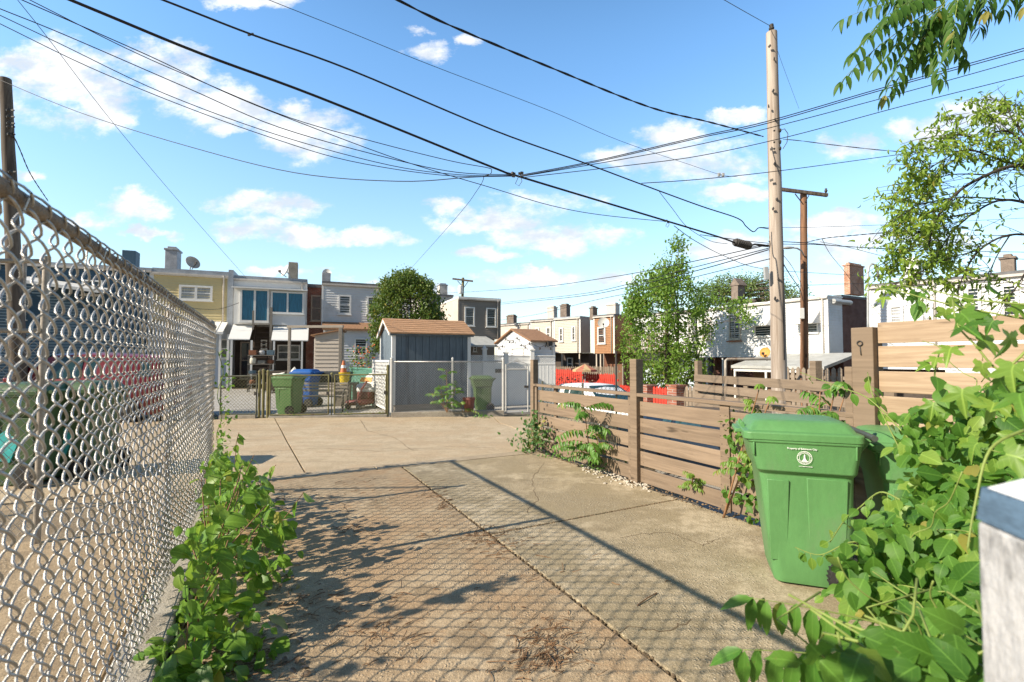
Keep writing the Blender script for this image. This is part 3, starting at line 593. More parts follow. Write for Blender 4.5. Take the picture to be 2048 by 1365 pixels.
m = MB(); m.tube([at(1560, 262, 10.85), at(1569, 258, 10.8), at(1576, 268, 10.8), at(1574, 285, 10.8), at(1566, 298, 10.8)], .008, 6); m.build('jumper_wire', m_iron, mp)
m = MB(); a, b = at(1536, 560, 10.88), at(1534, 534, 10.88); m.beam(a + Vector((-.03, 0, 0)), b + Vector((-.03, 0, 0)), .07, .10); m.build('meter_box', m_steel, mp, bevel=.01)
m = MB(); m.tube([at(1566, 500, 10.85), at(1567, 600, 10.85), at(1568, 720, 10.85)], .018, 8); m.build('conduit', m_cable, mp)
sp, sb, st = pole('utility_pole', 'red-brown wooden utility pole with a timber crossarm and street lamp', (1607, 386, 1609, 740), 19, -.9, .155, .12, w_pole2)
m = MB(); a, b = at(1561, 379, 18.84), at(1655, 391, 18.84); m.beam(a, b, .11, .13); m.build('crossarm', w_pole3, sp, bevel=.01)
m = MB(); m.beam(at(1590, 388, 18.82), at(1603, 405, 18.85), .025, .03); m.beam(at(1618, 391, 18.82), at(1610, 405, 18.85), .025, .03); m.build('brace', m_iron, sp)
m = MB()
for px, py in ((1652, 386),): m.lathe(at(px, py, 18.84), [(.03, 0), (.05, .05), (.06, .09), (.03, .12), (.045, .15), (.02, .18)], 10)
m.build('insulator', m_iron, sp, smooth=True)
m = MB(); m.tube([at(1608, 512, 18.84), at(1603, 502, 18.7), at(1594, 497, 18.5), at(1584, 496, 18.4)], .03, 8); l = m.build('lamp_arm', m_steel, sp, smooth=True)
m = MB(); c = at(1577, 496, 18.3); m.loft([[c + Vector((sx, .09 * cos(t) * w, .05 * sin(t) * w)) for t in [2 * pi * j / 10 for j in range(10)]] for sx, w in ((-.24, .3), (-.2, .8), (-.05, 1.1), (.1, .9), (.2, .5))]); m.build('lamp_head', m_steel, l, smooth=True)
m = MB(); p = at(1602, 628, 18.75); m.box(p + Vector((0, 0, -.2)), .2, .14, .42, 0); m.build('meter_box', mat('white_box', (.75, .75, .73), .5, .06), sp, bevel=.015)
m = MB(); m.tube([at(1604, 520, 18.82), at(1605, 545, 18.82), at(1606, 740, 18.8)], .05, 8); m.build('conduit', w_pole2, sp, smooth=True)
lp, lb, lt = pole('utility_pole', 'dark weathered utility pole rising behind the near chain-link mesh by the navy house', (11, 158, 27, 520), 11, -.05, .165, .105, w_pole3)
for py in (222, 235, 248, 255, 270, 345):
    m = MB(); m.lathe(at(14 + (py - 158) * .035, py, 10.85), [(.02, 0), (.04, .01), (.04, .07), (.02, .08)], 8, axis=(.8 if py != 270 else 1, -.6, 0)); m.beam(at(12 + (py - 158) * .035, py, 10.9), at(26 + (py - 158) * .035, py - 1, 10.9), .025, .03); m.build('insulator', m_iron, lp)
m = MB(); p = at(50, 490, 12); m.tube([p + Vector((0, 0, -1.5)), p], .05, 10); tag(m.build('vent_pipe', m_galv2), 'short rusty pipe poking up beside the dark weathered utility pole', 'pipe')
fp, fb, ft = pole('utility_pole', 'small distant utility pole with crossarm above the taupe house roof', (926, 556, 925, 592), 48, -.8, .15, .13, wood('olive_pole', (.25, .22, .10), (.16, .14, .07), .85, .05, (16, 16, 1)))
m = MB(); m.beam(at(905, 558, 47.8), at(946, 563, 47.8), .14, .16); m.build('crossarm', w_pole3, fp)
m = MB(); m.beam(at(915, 562, 47.8), at(924, 572, 47.9), .05, .06); m.beam(at(936, 564, 47.8), at(928, 575, 47.9), .05, .06); m.build('brace', m_iron, fp)
m = MB(); m.lathe(at(921, 588, 47.6), [(.05, 0), (.25, .02), (.25, .75), (.1, .85)], 12); m.build('transformer', mat('white_box', (.75, .75, .73), .5, .06), fp, smooth='auto')
m = MB(); g = at(1746, 660, 12.0); m.tube([(g.x, g.y, -.9)] + [at(px, py, 12.0) for px, py in ((1736, 655), (1736, 560), (1736, 545), (1738, 534), (1744, 528), (1750, 530), (1754, 540), (1757, 553))], .028, 10)
o = tag(m.build('service_mast', m_steel, smooth=True), 'grey hooked metal pipe rising behind the tall fence post', 'pipe')
m = MB(); m.tube([at(1755, 552, 12), at(1763, 555, 12)], .05, 8); m.build('weatherhead', m_iron, o)
# ================================================================ wires
def crom(P, k=5):
    out = []
    for i in range(len(P) - 1):
        a, b, c, d = P[max(i - 1, 0)], P[i], P[i + 1], P[min(i + 2, len(P) - 1)]
        for j in range(k):
            t = j / k; out.append(.5 * ((2 * b) + (c - a) * t + (2 * a - 5 * b + 4 * c - d) * t * t + (3 * b - a - 3 * c + d) * t ** 3))
    return out + [P[-1]]
def wire(name, label, px, Y0, Y1, r, twist=0, cat='wire', group='overhead wires', ext0=0, ext1=0):
    # a real span between two supports; 1/depth runs evenly along the span
    x0, x1 = px[0], px[-1]; L = [0.0]
    for a, b in zip(px, px[1:]): L.append(L[-1] + sqrt((a[0] - b[0]) ** 2 + (a[1] - b[1]) ** 2))
    P = [at(x, y, 1 / (1 / Y0 + (1 / Y1 - 1 / Y0) * l / L[-1])) for (x, y), l in zip(px, L)]
    if ext0: P.insert(0, P[0] + (P[0] - P[1]).normalized() * ext0)
    if ext1: P.append(P[-1] + (P[-1] - P[-2]).normalized() * ext1)
    P = crom(P, 6); m = MB()
    if twist:
        for ph in (0, pi):
            Q = []; acc = 0
            PP = []
            for a, b in zip(P, P[1:]):
                nn = max(1, int((b - a).length / .12)); PP += [a.lerp(b, i / nn) for i in range(nn)]
            for i, p in enumerate(PP):
                if i: acc += (p - PP[i - 1]).length
                t = acc / twist * 2 * pi + ph; Q.append(p + Vector((.3 * cos(t), .3 * cos(t), sin(t))) * r * .9)
            m.tube(Q, r * .75, 5)
    else: m.tube(P, r, 6)
    return tag(m.build(name, m_cable, smooth=True, fix=False), label, cat, group)
w1 = wire('power_cable', 'thickest black cable slanting down to the black splice case on the bleached pole', [(140, 0), (400, 107), (640, 196), (985, 335), (1050, 357), (1335, 443), (1440, 475), (1470, 486), (1485, 490)], 5.2, 10.8, .017, cat='cable', ext0=3)
m = MB(); a, b = at(1468, 484, 10.7), at(1501, 493, 10.85); d = (b - a); m.lathe(a, [(.03, 0), (.07, .01), (.085, .05), (.085, d.length - .05), (.07, d.length - .01), (.03, d.length)], 12, axis=d)
for i in range(7): m.lathe(a + d * (.12 + i * .12), [(.085, 0), (.093, .005), (.093, .02), (.085, .025)], 12, axis=d)
sc = m.build('splice_case', m_iron, smooth='auto'); tag(sc, 'black ribbed splice case hanging on the thick cable beside the bleached pole', 'cable box')
m = MB(); m.tube([at(1500, 492, 10.85), at(1510, 489, 10.9), at(1522, 490, 10.95), at(1537, 492, 11)], .02, 8); m.tube([at(1500, 496, 10.85), at(1515, 492, 10.9), at(1537, 494, 11)], .011, 6); m.build('cable_tail', m_cable, sc)
W_ = [
 ('power_cable', 'second thickest black cable, crossing the sky and curling at the bleached pole', [(325, 0), (505, 70), (700, 140), (985, 260), (1165, 325), (1280, 368), (1400, 412), (1475, 437), (1492, 453), (1507, 464), (1518, 456), (1537, 458)], 5.2, 10.9, .0115, 0, 2.5),
 ('twisted_cable', 'twisted black service cable from the top edge to the insulators halfway up the bleached pole', [(795, 0), (850, 28), (925, 62), (1100, 135), (1300, 215), (1420, 245), (1532, 275)], 5.5, 10.85, .012, .9, 2),
 ('thin_wire', 'thin wire with a small grey tap box crossing high between the two thick cables', [(537, 0), (700, 65), (860, 130), (1100, 222), (1240, 282), (1380, 330), (1442, 350), (1475, 354)], 6.5, 13, .0045, 0, 2),
 ('service_wire', 'wire passing under the bundle and ending on the thick cable below the white clouds', [(43, 0), (300, 113), (446, 183), (590, 242), (805, 322), (983, 376), (1100, 411), (1200, 430), (1338, 444)], 5.5, 9.6, .006, 0, 2),
 ('service_wire', 'uppermost wire of the left fan, hooking into the thick cable just before the tie', [(59, 0), (252, 97), (397, 161), (580, 236), (752, 285), (900, 322), (975, 336), (983, 342), (980, 349), (968, 352)], 5.6, 7.6, .0055, 0, 2),
 ('service_wire', 'third wire of the left fan running from the left edge to the cable tie', [(0, 18), (129, 70), (376, 177), (558, 255), (779, 317), (913, 345), (1030, 350)], 5.6, 7.8, .006, 0, 1),
 ('service_wire', 'fourth wire of the left fan running from the left edge to the cable tie', [(0, 31), (120, 88), (330, 188), (560, 272), (780, 331), (920, 350), (1030, 351.5)], 5.7, 7.8, .0055, 0, 1),
 ('service_wire', 'fifth wire of the left fan, next above the sagging one, running to the cable tie', [(0, 48), (177, 134), (365, 212), (537, 274), (698, 322), (886, 351), (1030, 353)], 5.8, 7.8, .0055, 0, 1),
 ('sagging_wire', 'lowest deeply sagging wire from the dark left pole to the cable tie', [(-8, 157), (161, 226), (376, 293), (590, 346), (795, 363), (940, 355), (1030, 351)], 10.7, 7.8, .0075, 0, 0),
 ('drop_wire', 'thin straight wire dropping steeply across the clouds to the yellow house roof', [(35, 0), (97, 78), (231, 252), (376, 424), (494, 558)], 9, 25, .0065, 0, 2),
 ('drop_wire', 'short thin wire dropping from the cable tie towards the bushy tree behind the shed', [(968, 352), (955, 380), (900, 450), (815, 545)], 7.6, 26, .005, 0, 0),
 ('service_wire', 'upper wire of the close pair rising from the cable tie to the right edge', [(1040, 351), (1200, 320), (1400, 273), (1535, 243), (1769, 175), (2048, 97)], 7.8, 7.0, .007, 0, 2),
 ('service_wire', 'lower wire of the close pair rising from the cable tie to the right edge', [(1040, 353), (1200, 322.5), (1400, 276), (1535, 247), (1769, 179), (2048, 102)], 7.8, 7.0, .007, 0, 2),
 ('service_wire', 'single wire just below the close pair rising to the right edge', [(1045, 353), (1250, 318), (1400, 289), (1564, 250), (1839, 177), (2048, 119)], 7.8, 7.1, .006, 0, 2),
 ('service_wire', 'lowest wire of the right fan passing the insulators of the bleached pole', [(1050, 355), (1250, 332), (1400, 312), (1580, 273), (1800, 214), (2048, 152)], 7.8, 7.2, .006, 0, 2),
 ('service_wire', 'wire from the second thickest cable running behind the bleached pole into the peach tree', [(1283, 367), (1400, 359), (1560, 342), (1810, 308), (1900, 296), (2060, 274)], 8.4, 11, .007, 0, 2),
 ('twisted_cable', 'twisted wire running right from the pole insulators in front of a small cloud', [(1566, 279), (1600, 282), (1680, 292), (1790, 303), (1890, 305), (1960, 300)], 10.8, 9, .007, .8, 0),
 ('thin_wire', 'wire from the top edge to the insulator on the tip of the bleached pole', [(1448, 0), (1490, 24), (1540, 52)], 9, 11, .006, 0, 2),
 ('guy_wire', 'very thin wire slanting down from the tip of the bleached pole to the right', [(1549, 82), (1565, 130), (1598, 218)], 11, 16, .004, 0, 3),
 ('service_wire', 'horizontal wire crossing behind both poles at the height of the curled cable', [(1520, 455), (1620, 455), (1770, 450), (1900, 444), (2060, 436)], 11.5, 14, .0055, 0, 2),
 ('service_wire', 'wire running from the bleached pole past the red-brown pole into the peach tree', [(1537, 483), (1608, 486), (1700, 494), (1860, 501), (2060, 505)], 11, 15, .010, 0, 2),
 ('service_wire', 'wire close below the previous level run, from the splice case to the right edge', [(1400, 470), (1537, 487), (1640, 490), (1760, 498), (1900, 508), (2060, 520)], 10.9, 14, .008, 0, 2),
 ('twisted_cable', 'twisted cable climbing right from the red-brown pole with tap clamps on it', [(1610, 486), (1650, 477), (1720, 470), (1790, 464), (1880, 454)], 18.8, 12, .012, .8, 2),
 ('service_wire', 'wire descending right from the red-brown pole towards the white chimney', [(1640, 484), (1700, 496), (1830, 530), (1960, 566)], 18.8, 22, .009, 0, 0),
 ('drop_cable', 'drop cable slanting down right to the side of the white rowhouse', [(1644, 478), (1660, 508), (1690, 545), (1722, 588), (1740, 605)], 18, 24, .010, 0, 0),
 ('drop_cable', 'cable from the bleached pole slanting down to the foot of the red-brown pole', [(1562, 520), (1580, 550), (1600, 580), (1606, 602)], 11, 18.8, .013, 0, 0),
 ('drop_cable', 'thinner cable close beside the slanting one between the two poles', [(1562, 505), (1585, 535), (1601, 566), (1606, 582)], 11, 18.8, .007, 0, 0),
 ('telephone_wire', 'low wire running from the taupe house past the round tree to the bleached pole', [(880, 587), (942, 584), (1080, 574), (1200, 558), (1300, 541), (1420, 516), (1537, 490)], 44, 11, .012, 0, 0),
 ('telephone_wire', 'upper of two low wires ending behind the round tree from the taupe house', [(1000, 606), (1150, 590), (1260, 568), (1400, 532), (1537, 497)], 36, 11, .011, 0, 0),
 ('telephone_wire', 'lower of two low wires ending behind the round tree from the taupe house', [(1000, 609), (1150, 594), (1260, 574), (1400, 540), (1537, 500)], 36, 11, .013, 0, 0),
 ('telephone_wire', 'lowest sloping wire over the cream rowhouse chimneys', [(1000, 641), (1080, 628), (1180, 603), (1280, 582), (1420, 547), (1540, 518)], 40, 11, .010, 0, 0),
 ('drop_wire', 'thin wire crossing down from the second thickest cable to the splice case', [(1318, 383), (1345, 418), (1375, 455), (1420, 482), (1455, 488)], 9, 10.8, .0055, 0, 0),
 ('drop_wire', 'wire from the thick cable clamp falling right past the tree top to the poles', [(1348, 452), (1390, 482), (1450, 513), (1520, 537), (1640, 547), (1800, 556)], 9.7, 20, .007, 0, 2),
 ('service_wire', 'wire strung low across the white rowhouses right of the red-brown pole', [(1565, 575), (1640, 570), (1740, 568), (1860, 572)], 20, 24, .010, 0, 0),
 ('drop_wire', 'slack wire draped along the roof edge of the white rowhouses', [(1400, 606), (1500, 610), (1560, 596), (1606, 588), (1660, 602), (1700, 608)], 30, 24, .011, 0, 0),
 ('drop_wire', 'thin dark wire slung across the front of the yellow siding', [(350, 608), (395, 618), (440, 618), (478, 606)], 23.6, 24.4, .012, 0, 0),
 ('twisted_cable', 'twisted drop cable hanging down right from the dark left pole', [(24, 265), (40, 300), (62, 350), (98, 405)], 10.8, 15, .012, .8, 3),
]
for a in W_:
    q, e = a[2][0], a[2][-1]; wire(a[0], a[1], a[2], a[3], a[4], a[5], a[6], 'cable' if 'cable' in a[0] else 'wire', 'overhead wires', a[7] if q[1] <= 0 or q[0] <= 0 else 0, max(1, a[7]) if e[0] > 2000 else 0)
for px, py, Y, k, lab in ((1038, 352, 7.8, 1, 'wire clamps and loop tying the fan of wires to the thick cable'), (1335, 445, 9.6, .6, 'small clamp with a loop where a wire joins the thick cable'), (505, 70, 6.0, .5, 'small clamp on the second thickest cable in the upper left sky')):
    m = MB(); c = at(px, py, Y)
    for i in range(5): p = c + Vector((R.uniform(-.12, .12), R.uniform(-.05, .05), R.uniform(-.03, .05))) * k; m.box(p, .05 * k, .03 * k, .035 * k, R.random())
    if k > .55: m.tube([c + Vector((.02, 0, 0)), c + Vector((.05 * k, 0, -.09 * k)), c + Vector((0, 0, -.17 * k)), c + Vector((-.06 * k, 0, -.13 * k)), c + Vector((.0, 0, 0))], .005, 5)
    tag(m.build('cable_clamp', m_iron), lab, 'cable clamp', 'clamps on the wires')
m = MB()
for dx in (-5, 5): m.box(at(1442 + dx * .8, 351, 12.6) + Vector((0, 0, -.03)), .07, .06, .09)
tag(m.build('tap_box', m_steel, bevel=.01), 'small grey tap box on the thin high wire left of the bleached pole', 'cable box')
# ================================================================ houses
p_white = mat('white_siding', (.66, .67, .68), .6, .06, .8, stain=(.53, .53, .51))
p_cream = mat('cream_siding', (.54, .49, .42), .65, .08, .8, stain=(.43, .38, .31))
p_yellow = mat('yellow_siding', (.68, .57, .31), .6, .05, .8)
p_navy = mat('navy_siding', (.045, .095, .145), .6, .12, .8)
p_taupe = mat('taupe_siding', (.30, .255, .215), .65, .07, .8)
p_orange = mat('orange_shingle_siding', (.34, .175, .085), .75, .2, 5)
p_beige = mat('beige_siding', (.50, .44, .37), .65, .08, 1)
p_trim = mat('white_trim', (.74, .74, .72), .55, .04)
p_bluew = mat('pale_blue_siding', (.55, .63, .74), .65, .06, .8)
p_roof = mat('tar_roof', (.14, .14, .145), .85, .3, 2)
p_flash = mat('grey_flashing', (.33, .36, .40), .5, .25, 2, metal=.2)
p_brick = brick('red_brick', (.33, .12, .07), (.25, .085, .055), (.36, .30, .26))
p_brick2 = brick('dark_brick', (.17, .065, .045), (.13, .05, .038), (.17, .13, .11))
p_brick3 = brick('orange_brick', (.50, .22, .11), (.40, .17, .09), (.62, .55, .48))
p_stucco = mat('pale_stucco', (.56, .52, .47), .85, .15, 2, stain=(.32, .29, .26))
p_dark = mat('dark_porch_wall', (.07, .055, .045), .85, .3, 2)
p_shingle = mat('brown_shingle', (.30, .165, .09), .9, .3, 9, sc=(1, 3, 3), bump=.5)
p_shingle2 = mat('tan_shingle', (.44, .255, .14), .9, .28, 9, sc=(.6, 4, 4), bump=.5, bscale=60)
p_greyroof = mat('grey_lean_to_roof', (.40, .41, .40), .75, .15, 2, stain=(.30, .30, .28))
g_dark = glass('window_glass'); g_blue = mat('blue_curtain_glass', (.02, .14, .24), .12, .45, 5, spec=.6, sc=(9, 9, .5)); g_blind = mat('half_blind_glass', (.10, .11, .115), .08, .8, 2.2, spec=.7, sc=(1, 1, 2.5)); g_pale = mat('curtained_glass', (.36, .37, .38), .15, .35, 4, spec=.6, sc=(6, 6, .8))
def window(root, W, r, o=0.0, fr=p_trim, gl=None, rail=True, mull=0, t=.07, sill=True, grid=0):
    s0, s1, z0, z1 = r; m = MB(); e = .085
    for a in ((s0, s0 + t, z0, z1), (s1 - t, s1, z0, z1), (s0 + t, s1 - t, z1 - t, z1), (s0 + t, s1 - t, z0, z0 + t)): W.box(m, *a, o - .03, o + e)
    for i in range(mull): c = s0 + (s1 - s0) * (i + 1) / (mull + 1); W.box(m, c - t * .55, c + t * .55, z0 + t, z1 - t, o - .03, o + e - .004)
    if sill: W.box(m, s0 - .05, s1 + .05, z0 - .05, z0 - .002, o - .03, o + e + .04)
    f = m.build('window', fr, root)
    m = MB(); W.box(m, s0 + t, s1 - t, z0 + t, z1 - t, o - .02, o + .022); m.build('pane', gl if gl and gl is not g_dark else (g_dark if R.random() < .55 else g_blind), f)
    if rail or grid:
        m = MB(); zm = (z0 + z1) / 2; W.box(m, s0 + t + .002, s1 - t - .002, zm - .025, zm + .025, o + .023, o + .045)
        for i in range(grid): c = s0 + (s1 - s0) * (i + 1) / (grid + 1); W.box(m, c - .02, c + .02, z0 + t + .002, z1 - t - .002, o + .023, o + .043)
        if grid:
            for q in (.25, .75): z = z0 + (z1 - z0) * q; W.box(m, s0 + t + .002, s1 - t - .002, z - .02, z + .02, o + .023, o + .041)
        m.build('sash', fr, f)
    return f
def shell(root, W, s0, s1, z0, z1, depth, mt, o=0.0, sid=True, left=True, right=True, ex=.14, name='wall', roof=True, rm=p_roof, par=.14, over=.05, slope=0.0, lm=None, rmt=None):
    m = MB(); W.box(m, s0, s1, z0, z1, o - depth, o - .002)
    if sid: W.siding(m, s0, s1, z0, z1, o, ex)
    w = m.build(name, mt, root)
    p = W.pt(s0, 0, o - depth); WLs = Wall(p.x, p.y, math.degrees(W.a) - 90); p = W.pt(s1, 0, o); WRs = Wall(p.x, p.y, math.degrees(W.a) + 90)
    if left and (sid or lm):
        m = MB(); WLs.siding(m, 0, depth, z0, z1, .003, ex) if sid and lm is None else WLs.box(m, 0, depth, z0, z1, .002, .02); m.build('side_wall', lm or mt, root)
    if right and (sid or rmt):
        m = MB(); WRs.siding(m, 0, depth, z0, z1, .003, ex) if sid and rmt is None else WRs.box(m, 0, depth, z0, z1, .002, .02); m.build('side_wall', rmt or mt, root)
    if sid:
        for s in (s0, s1): m = MB(); W.box(m, s - .05, s + .05, z0, z1, o - .03, o + .036); m.build('corner_trim', p_trim if mt is not p_taupe else mt, root)
    if sid and roof:
        m = MB(); s_ = s1 - .22; m.tube([W.pt(s_, z1 - .02, o + .14), W.pt(s_, z1 - .16, o + .12), W.pt(s_, z1 - .3, o + .07), W.pt(s_, z0 + .02, o + .07)], .04, 6); m.build('downspout', p_stucco, root, smooth=True)
        m = MB(); W.box(m, s0 - over, s1 + over, z1 - .10, z1 - .003, o + .034, o + .15); m.build('gutter', p_stucco, root)
    if roof:
        m = MB(); P = [W.pt(a, z, oo) for z in (0, par) for a, oo in ((s0 - over, o + over + .03), (s1 + over, o + over + .03), (s1 + over, o - depth - over), (s0 - over, o - depth - over))]
        P = [Vector((p.x, p.y, z1 + p.z + slope * (1 if i % 4 > 1 else 0))) for i, p in enumerate(P)]; m.hexa(P); m.build('roof', rm, root)
    return WLs, WRs
def chimney(root, W, r, o, mt, dep=.5, cap=True, name='chimney', capm=None):
    s0, z1 = W.hit(r[0], r[1], o); s1, z0 = W.hit(r[2], r[3], o); m = MB(); W.box(m, s0, s1, z0, z1, o - dep, o)
    c = m.build(name, mt, root, bevel=.02)
    if cap:
        m = MB(); W.box(m, s0 - .05, s1 + .05, z1 + .002, z1 + .10, o - dep - .05, o + .05); W.box(m, s0 + .08, s1 - .08, z1 + .102, z1 + .22, o - dep + .08, o - .08); m.build('cap', capm or mt, c, bevel=.02)
    return c
def house(name, label, W, s, z0, group='rowhouses'): return thing(name, label, 'house', W.pt(s, z0), W.a, group)
def slab(root, name, mt, P, th=.05):   # sloped sheet from 4 points
    m = MB(); P = [Vector(p) for p in P]; m.hexa([p - Vector((0, 0, th)) for p in P] + P); return m.build(name, mt, root)
def awning(root, W, s0, s1, zt, zb, o0, o1, mt=p_trim, ribs=True, name='awning', val=.12):
    m = MB(); P = [W.pt(s0, zb, o1), W.pt(s1, zb, o1), W.pt(s1, zt, o0), W.pt(s0, zt, o0)]; m.hexa([p - Vector((0, 0, .03)) for p in P] + P)
    W.box(m, s0, s1, zb - val, zb - .031, o1 - .02, o1)
    if ribs:
        n = int((s1 - s0) / .3)
        for i in range(n + 1): s = s0 + .02 + (s1 - s0 - .04) * i / n; m.beam(W.pt(s, zb + .012, o1), W.pt(s, zt + .012, o0), .03, .03)
    return m.build(name, mt, root)
def post(root, W, s, z0, z1, o, w=.1, mt=p_trim, name='porch_post'):
    m = MB(); W.box(m, s - w / 2, s + w / 2, z0, z1, o - w / 2, o + w / 2); return m.build(name, mt, root)
# ---- left row
WL = Wall(-16.64, 25, 22)
def H(px, py, o=0.0, W=WL): return W.hit(px, py, o)
# navy house
s1 = H(303, 540)[0]; zt = H(280, 541)[1]
r = house('rowhouse', 'dark navy sided rowhouse seen through the chain-link mesh', WL, s1 - 4, 0); shell(r, WL, s1 - 14, s1 - .02, 0, zt, 7, p_navy, right=True, rm=p_flash)
chimney(r, WL, (244, 500, 270, 545), -1.0, p_navy, .7, cap=False)
for q in ((165, 560, 205, 592), (20, 580, 52, 640)): window(r, WL, WL.rect(q), gl=g_dark)
a, b = H(30, 540, 1.2), H(200, 596, 1.2); slab(r, 'porch_roof', p_trim, [WL.pt(a[0], b[1] + .7, 1.4), WL.pt(b[0], b[1] + .35, 1.4), WL.pt(b[0], b[1] + .6, .03), WL.pt(a[0], b[1] + 1.0, .03)], .14)
# yellow house
s0, s1 = H(306, 540)[0], H(463, 545)[0]; zt = H(390, 549)[1]; zb = H(440, 643)[1]
r = house('rowhouse', 'pale yellow sided rowhouse with a white double window and grey parapet', WL, (s0 + s1) / 2, 0)
shell(r, WL, s0, s1 - .12, zb, zt, 7, p_yellow, right=False, par=.22, rm=p_flash, over=.02)
m = MB(); WL.box(m, s0 - .1, s1 + .0, zt - .14, zt - .01, .02, .10); m.build('fascia', p_trim, r)
m = MB(); WL.box(m, s1 - .11, s1 + .12, .0, zt + .32, -7, .18); m.build('party_wall', p_flash, r)
window(r, WL, WL.rect((359, 570, 425, 603)), gl=g_pale, mull=1, t=.10)
chimney(r, WL, (330, 500, 354, 540), -.9, p_stucco if 0 else mat('grey_chimney_paint', (.34, .35, .37), .85, .3, 3), .8)
shell(r, WL, s0, s1 - .12, 0, zb - .01, 5, p_bluew, o=-.3, left=False, right=False, roof=False, name='lower_wall')
a, b = H(425, 645)[0], H(463, 645)[0]; zz = H(440, 664, 1.4)[1]; awning(r, WL, a - 1.2, b - .15, zb - .02, zz, .02, 1.4)
post(r, WL, H(456, 700, 1.3)[0], 0, zz - .12, 1.3, .1); post(r, WL, H(440, 700, 1.3)[0], 0, zz - .12, 1.3, .1)
window(r, WL, WL.rect((441, 678, 459, 718), -.28), o=-.28, gl=g_dark)
# sunroom house
s0, s1 = H(464, 560)[0], H(613, 560)[0]; zt = H(540, 561)[1]; zf = H(540, 650, .9)[1]
r = house('rowhouse', 'white rowhouse with an upstairs glazed sunroom hung with blue curtains', WL, (s0 + s1) / 2, 0)
shell(r, WL, s0, s1, zf, zt, 7, p_white, right=False, rm=p_flash, par=.16)
WS = Wall(*WL.pt(0, 0, .9).to_2d(), 22); q0, q1 = WS.hit(468, 600)[0], WS.hit(611, 600)[0]; zr = WS.hit(540, 578)[1]; zl = WS.hit(570, 628)[1]
m = MB(); WS.box(m, q0, q1, zf, zr, -.9, -.04); m.build('sunroom', p_trim, r)
qa, qb, qc, qd = WS.hit(485, 600)[0], WS.hit(536, 600)[0], WS.hit(542, 600)[0], WS.hit(604, 600)[0]
window(r, WS, (qa - .1, qb + .06, zf + .12, zr - .05), gl=g_blue, rail=False, mull=1, t=.09)
window(r, WS, (qc, qd + .1, zl, zr - .12), gl=g_blue, rail=False, mull=1, t=.08)
m = MB(); WS.box(m, qc - .02, q1, zf, zl - .06, -.03, .02); m.build('sunroom_panel', p_white, r)
awning(r, WS, q0 - .1, q1 + .1, zr + .16, zr, -.9, .25, ribs=False, name='awning', val=.06)
m = MB()
for i in range(9): z = zf - .1 - i * .27; WS.box(m, WS.hit(510, 700)[0], WS.hit(538, 700)[0], z - .05, z, .1 - i * .0 - .9 + i * .2, .45 - .9 + i * .2)
for px in (508, 540): s_ = WS.hit(px, 700)[0]; m.beam(WS.pt(s_, zf, -.6), WS.pt(s_, .05, 1.4), .06, .22)
m.build('stairs', mat('dark_wood', (.075, .05, .035), .8, .3, 4), r)
m = MB(); WS.box(m, WS.hit(541, 700, .3)[0] - .06, WS.hit(541, 700, .3)[0] + .06, 0, zf + .9, .24, .36); WS.box(m, WS.hit(505, 700, .3)[0] - .04, WS.hit(505, 700, .3)[0] + .04, zf - .3, zf + .7, .24, .36); m.build('deck_post', w_grey, r)
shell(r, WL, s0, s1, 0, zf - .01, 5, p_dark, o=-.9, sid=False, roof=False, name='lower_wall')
window(r, WL, WL.rect((481, 684, 500, 758), -.88), o=-.88, fr=mat('beige_door', (.35, .30, .25), .6), gl=g_dark); window(r, WL, WL.rect((522, 680, 534, 700), -.88), o=-.88); window(r, WL, WL.rect((555, 690, 600, 720), -.88), o=-.88, gl=g_dark)
for a, b, c in ((461, 503, 678), (545, 617, 680)):
    za = WS.hit(a, 649)[1]; zb_ = WS.hit(a, c, 1.2)[1]; sa, sb = WS.hit(a, 649, .6)[0], WS.hit(b, 649, .6)[0]; awning(r, WS, sa, sb, za, zb_, -.2, 1.2, ribs=False, val=.05)
    for px in ((463, 503) if a < 500 else (548, 604)): post(r, WS, WS.hit(px, 700, 1.15)[0], 0, zb_ - .06, 1.15, .09)
chimney(r, WL, (577, 524, 595, 562), -1.3, mat('tan_chimney', (.30, .27, .22), .85, .25, 3), .7, cap=False)
# brick house, recessed
s0, s1 = H(613, 578, -.6)[0], H(646, 578, -.6)[0]; zt = H(630, 576, -.6)[1]
r = house('rowhouse', 'narrow red brick rowhouse wedged between two white ones', WL, (s0 + s1) / 2, 0)
shell(r, WL, s0 + .02, s1 + .3, 0, zt, 6, p_brick, o=-.6, sid=False, par=.2)
window(r, WL, WL.rect((622, 591, 643, 643), -.6), o=-.6, fr=mat('beige_frame', (.50, .42, .33), .6), gl=mat('brown_curtain_glass', (.16, .08, .055), .12, .4, 4, spec=.6))
# white house with shingled extension
WV = Wall(*WL.pt(H(645, 600)[0], 0, .3).to_2d(), 22); s1 = WV.hit(771, 600)[0]; zt = WV.hit(700, 570)[1]; zb = WV.hit(700, 656)[1]
r = house('rowhouse', 'white sided rowhouse with a brown shingled ground floor extension', WV, s1 / 2, 0)
shell(r, WV, 0, s1 + 1.5, zb, zt, 7, p_white, left=True, right=True, par=.12, lm=p_brick3)
for q in ((677, 590, 702, 630), (734, 593, 757, 632)): window(r, WV, WV.rect(q), gl=g_dark, t=.09)
shell(r, WV, .1, s1 + 1.5, 0, WV.hit(700, 658, 1.4)[1], 3, p_white, o=1.4, right=True, roof=False, name='extension_wall')
za = WV.hit(700, 645)[1]; zc = WV.hit(700, 658, 1.4)[1]; slab(r, 'extension_roof', p_shingle, [WV.pt(0, zc, 1.6), WV.pt(s1 + 1.6, zc, 1.6), WV.pt(s1 + 1.6, za, .02), WV.pt(0, za, .02)], .1)
window(r, WV, WV.rect((709, 677, 734, 712), 1.4), o=1.4, gl=g_dark)
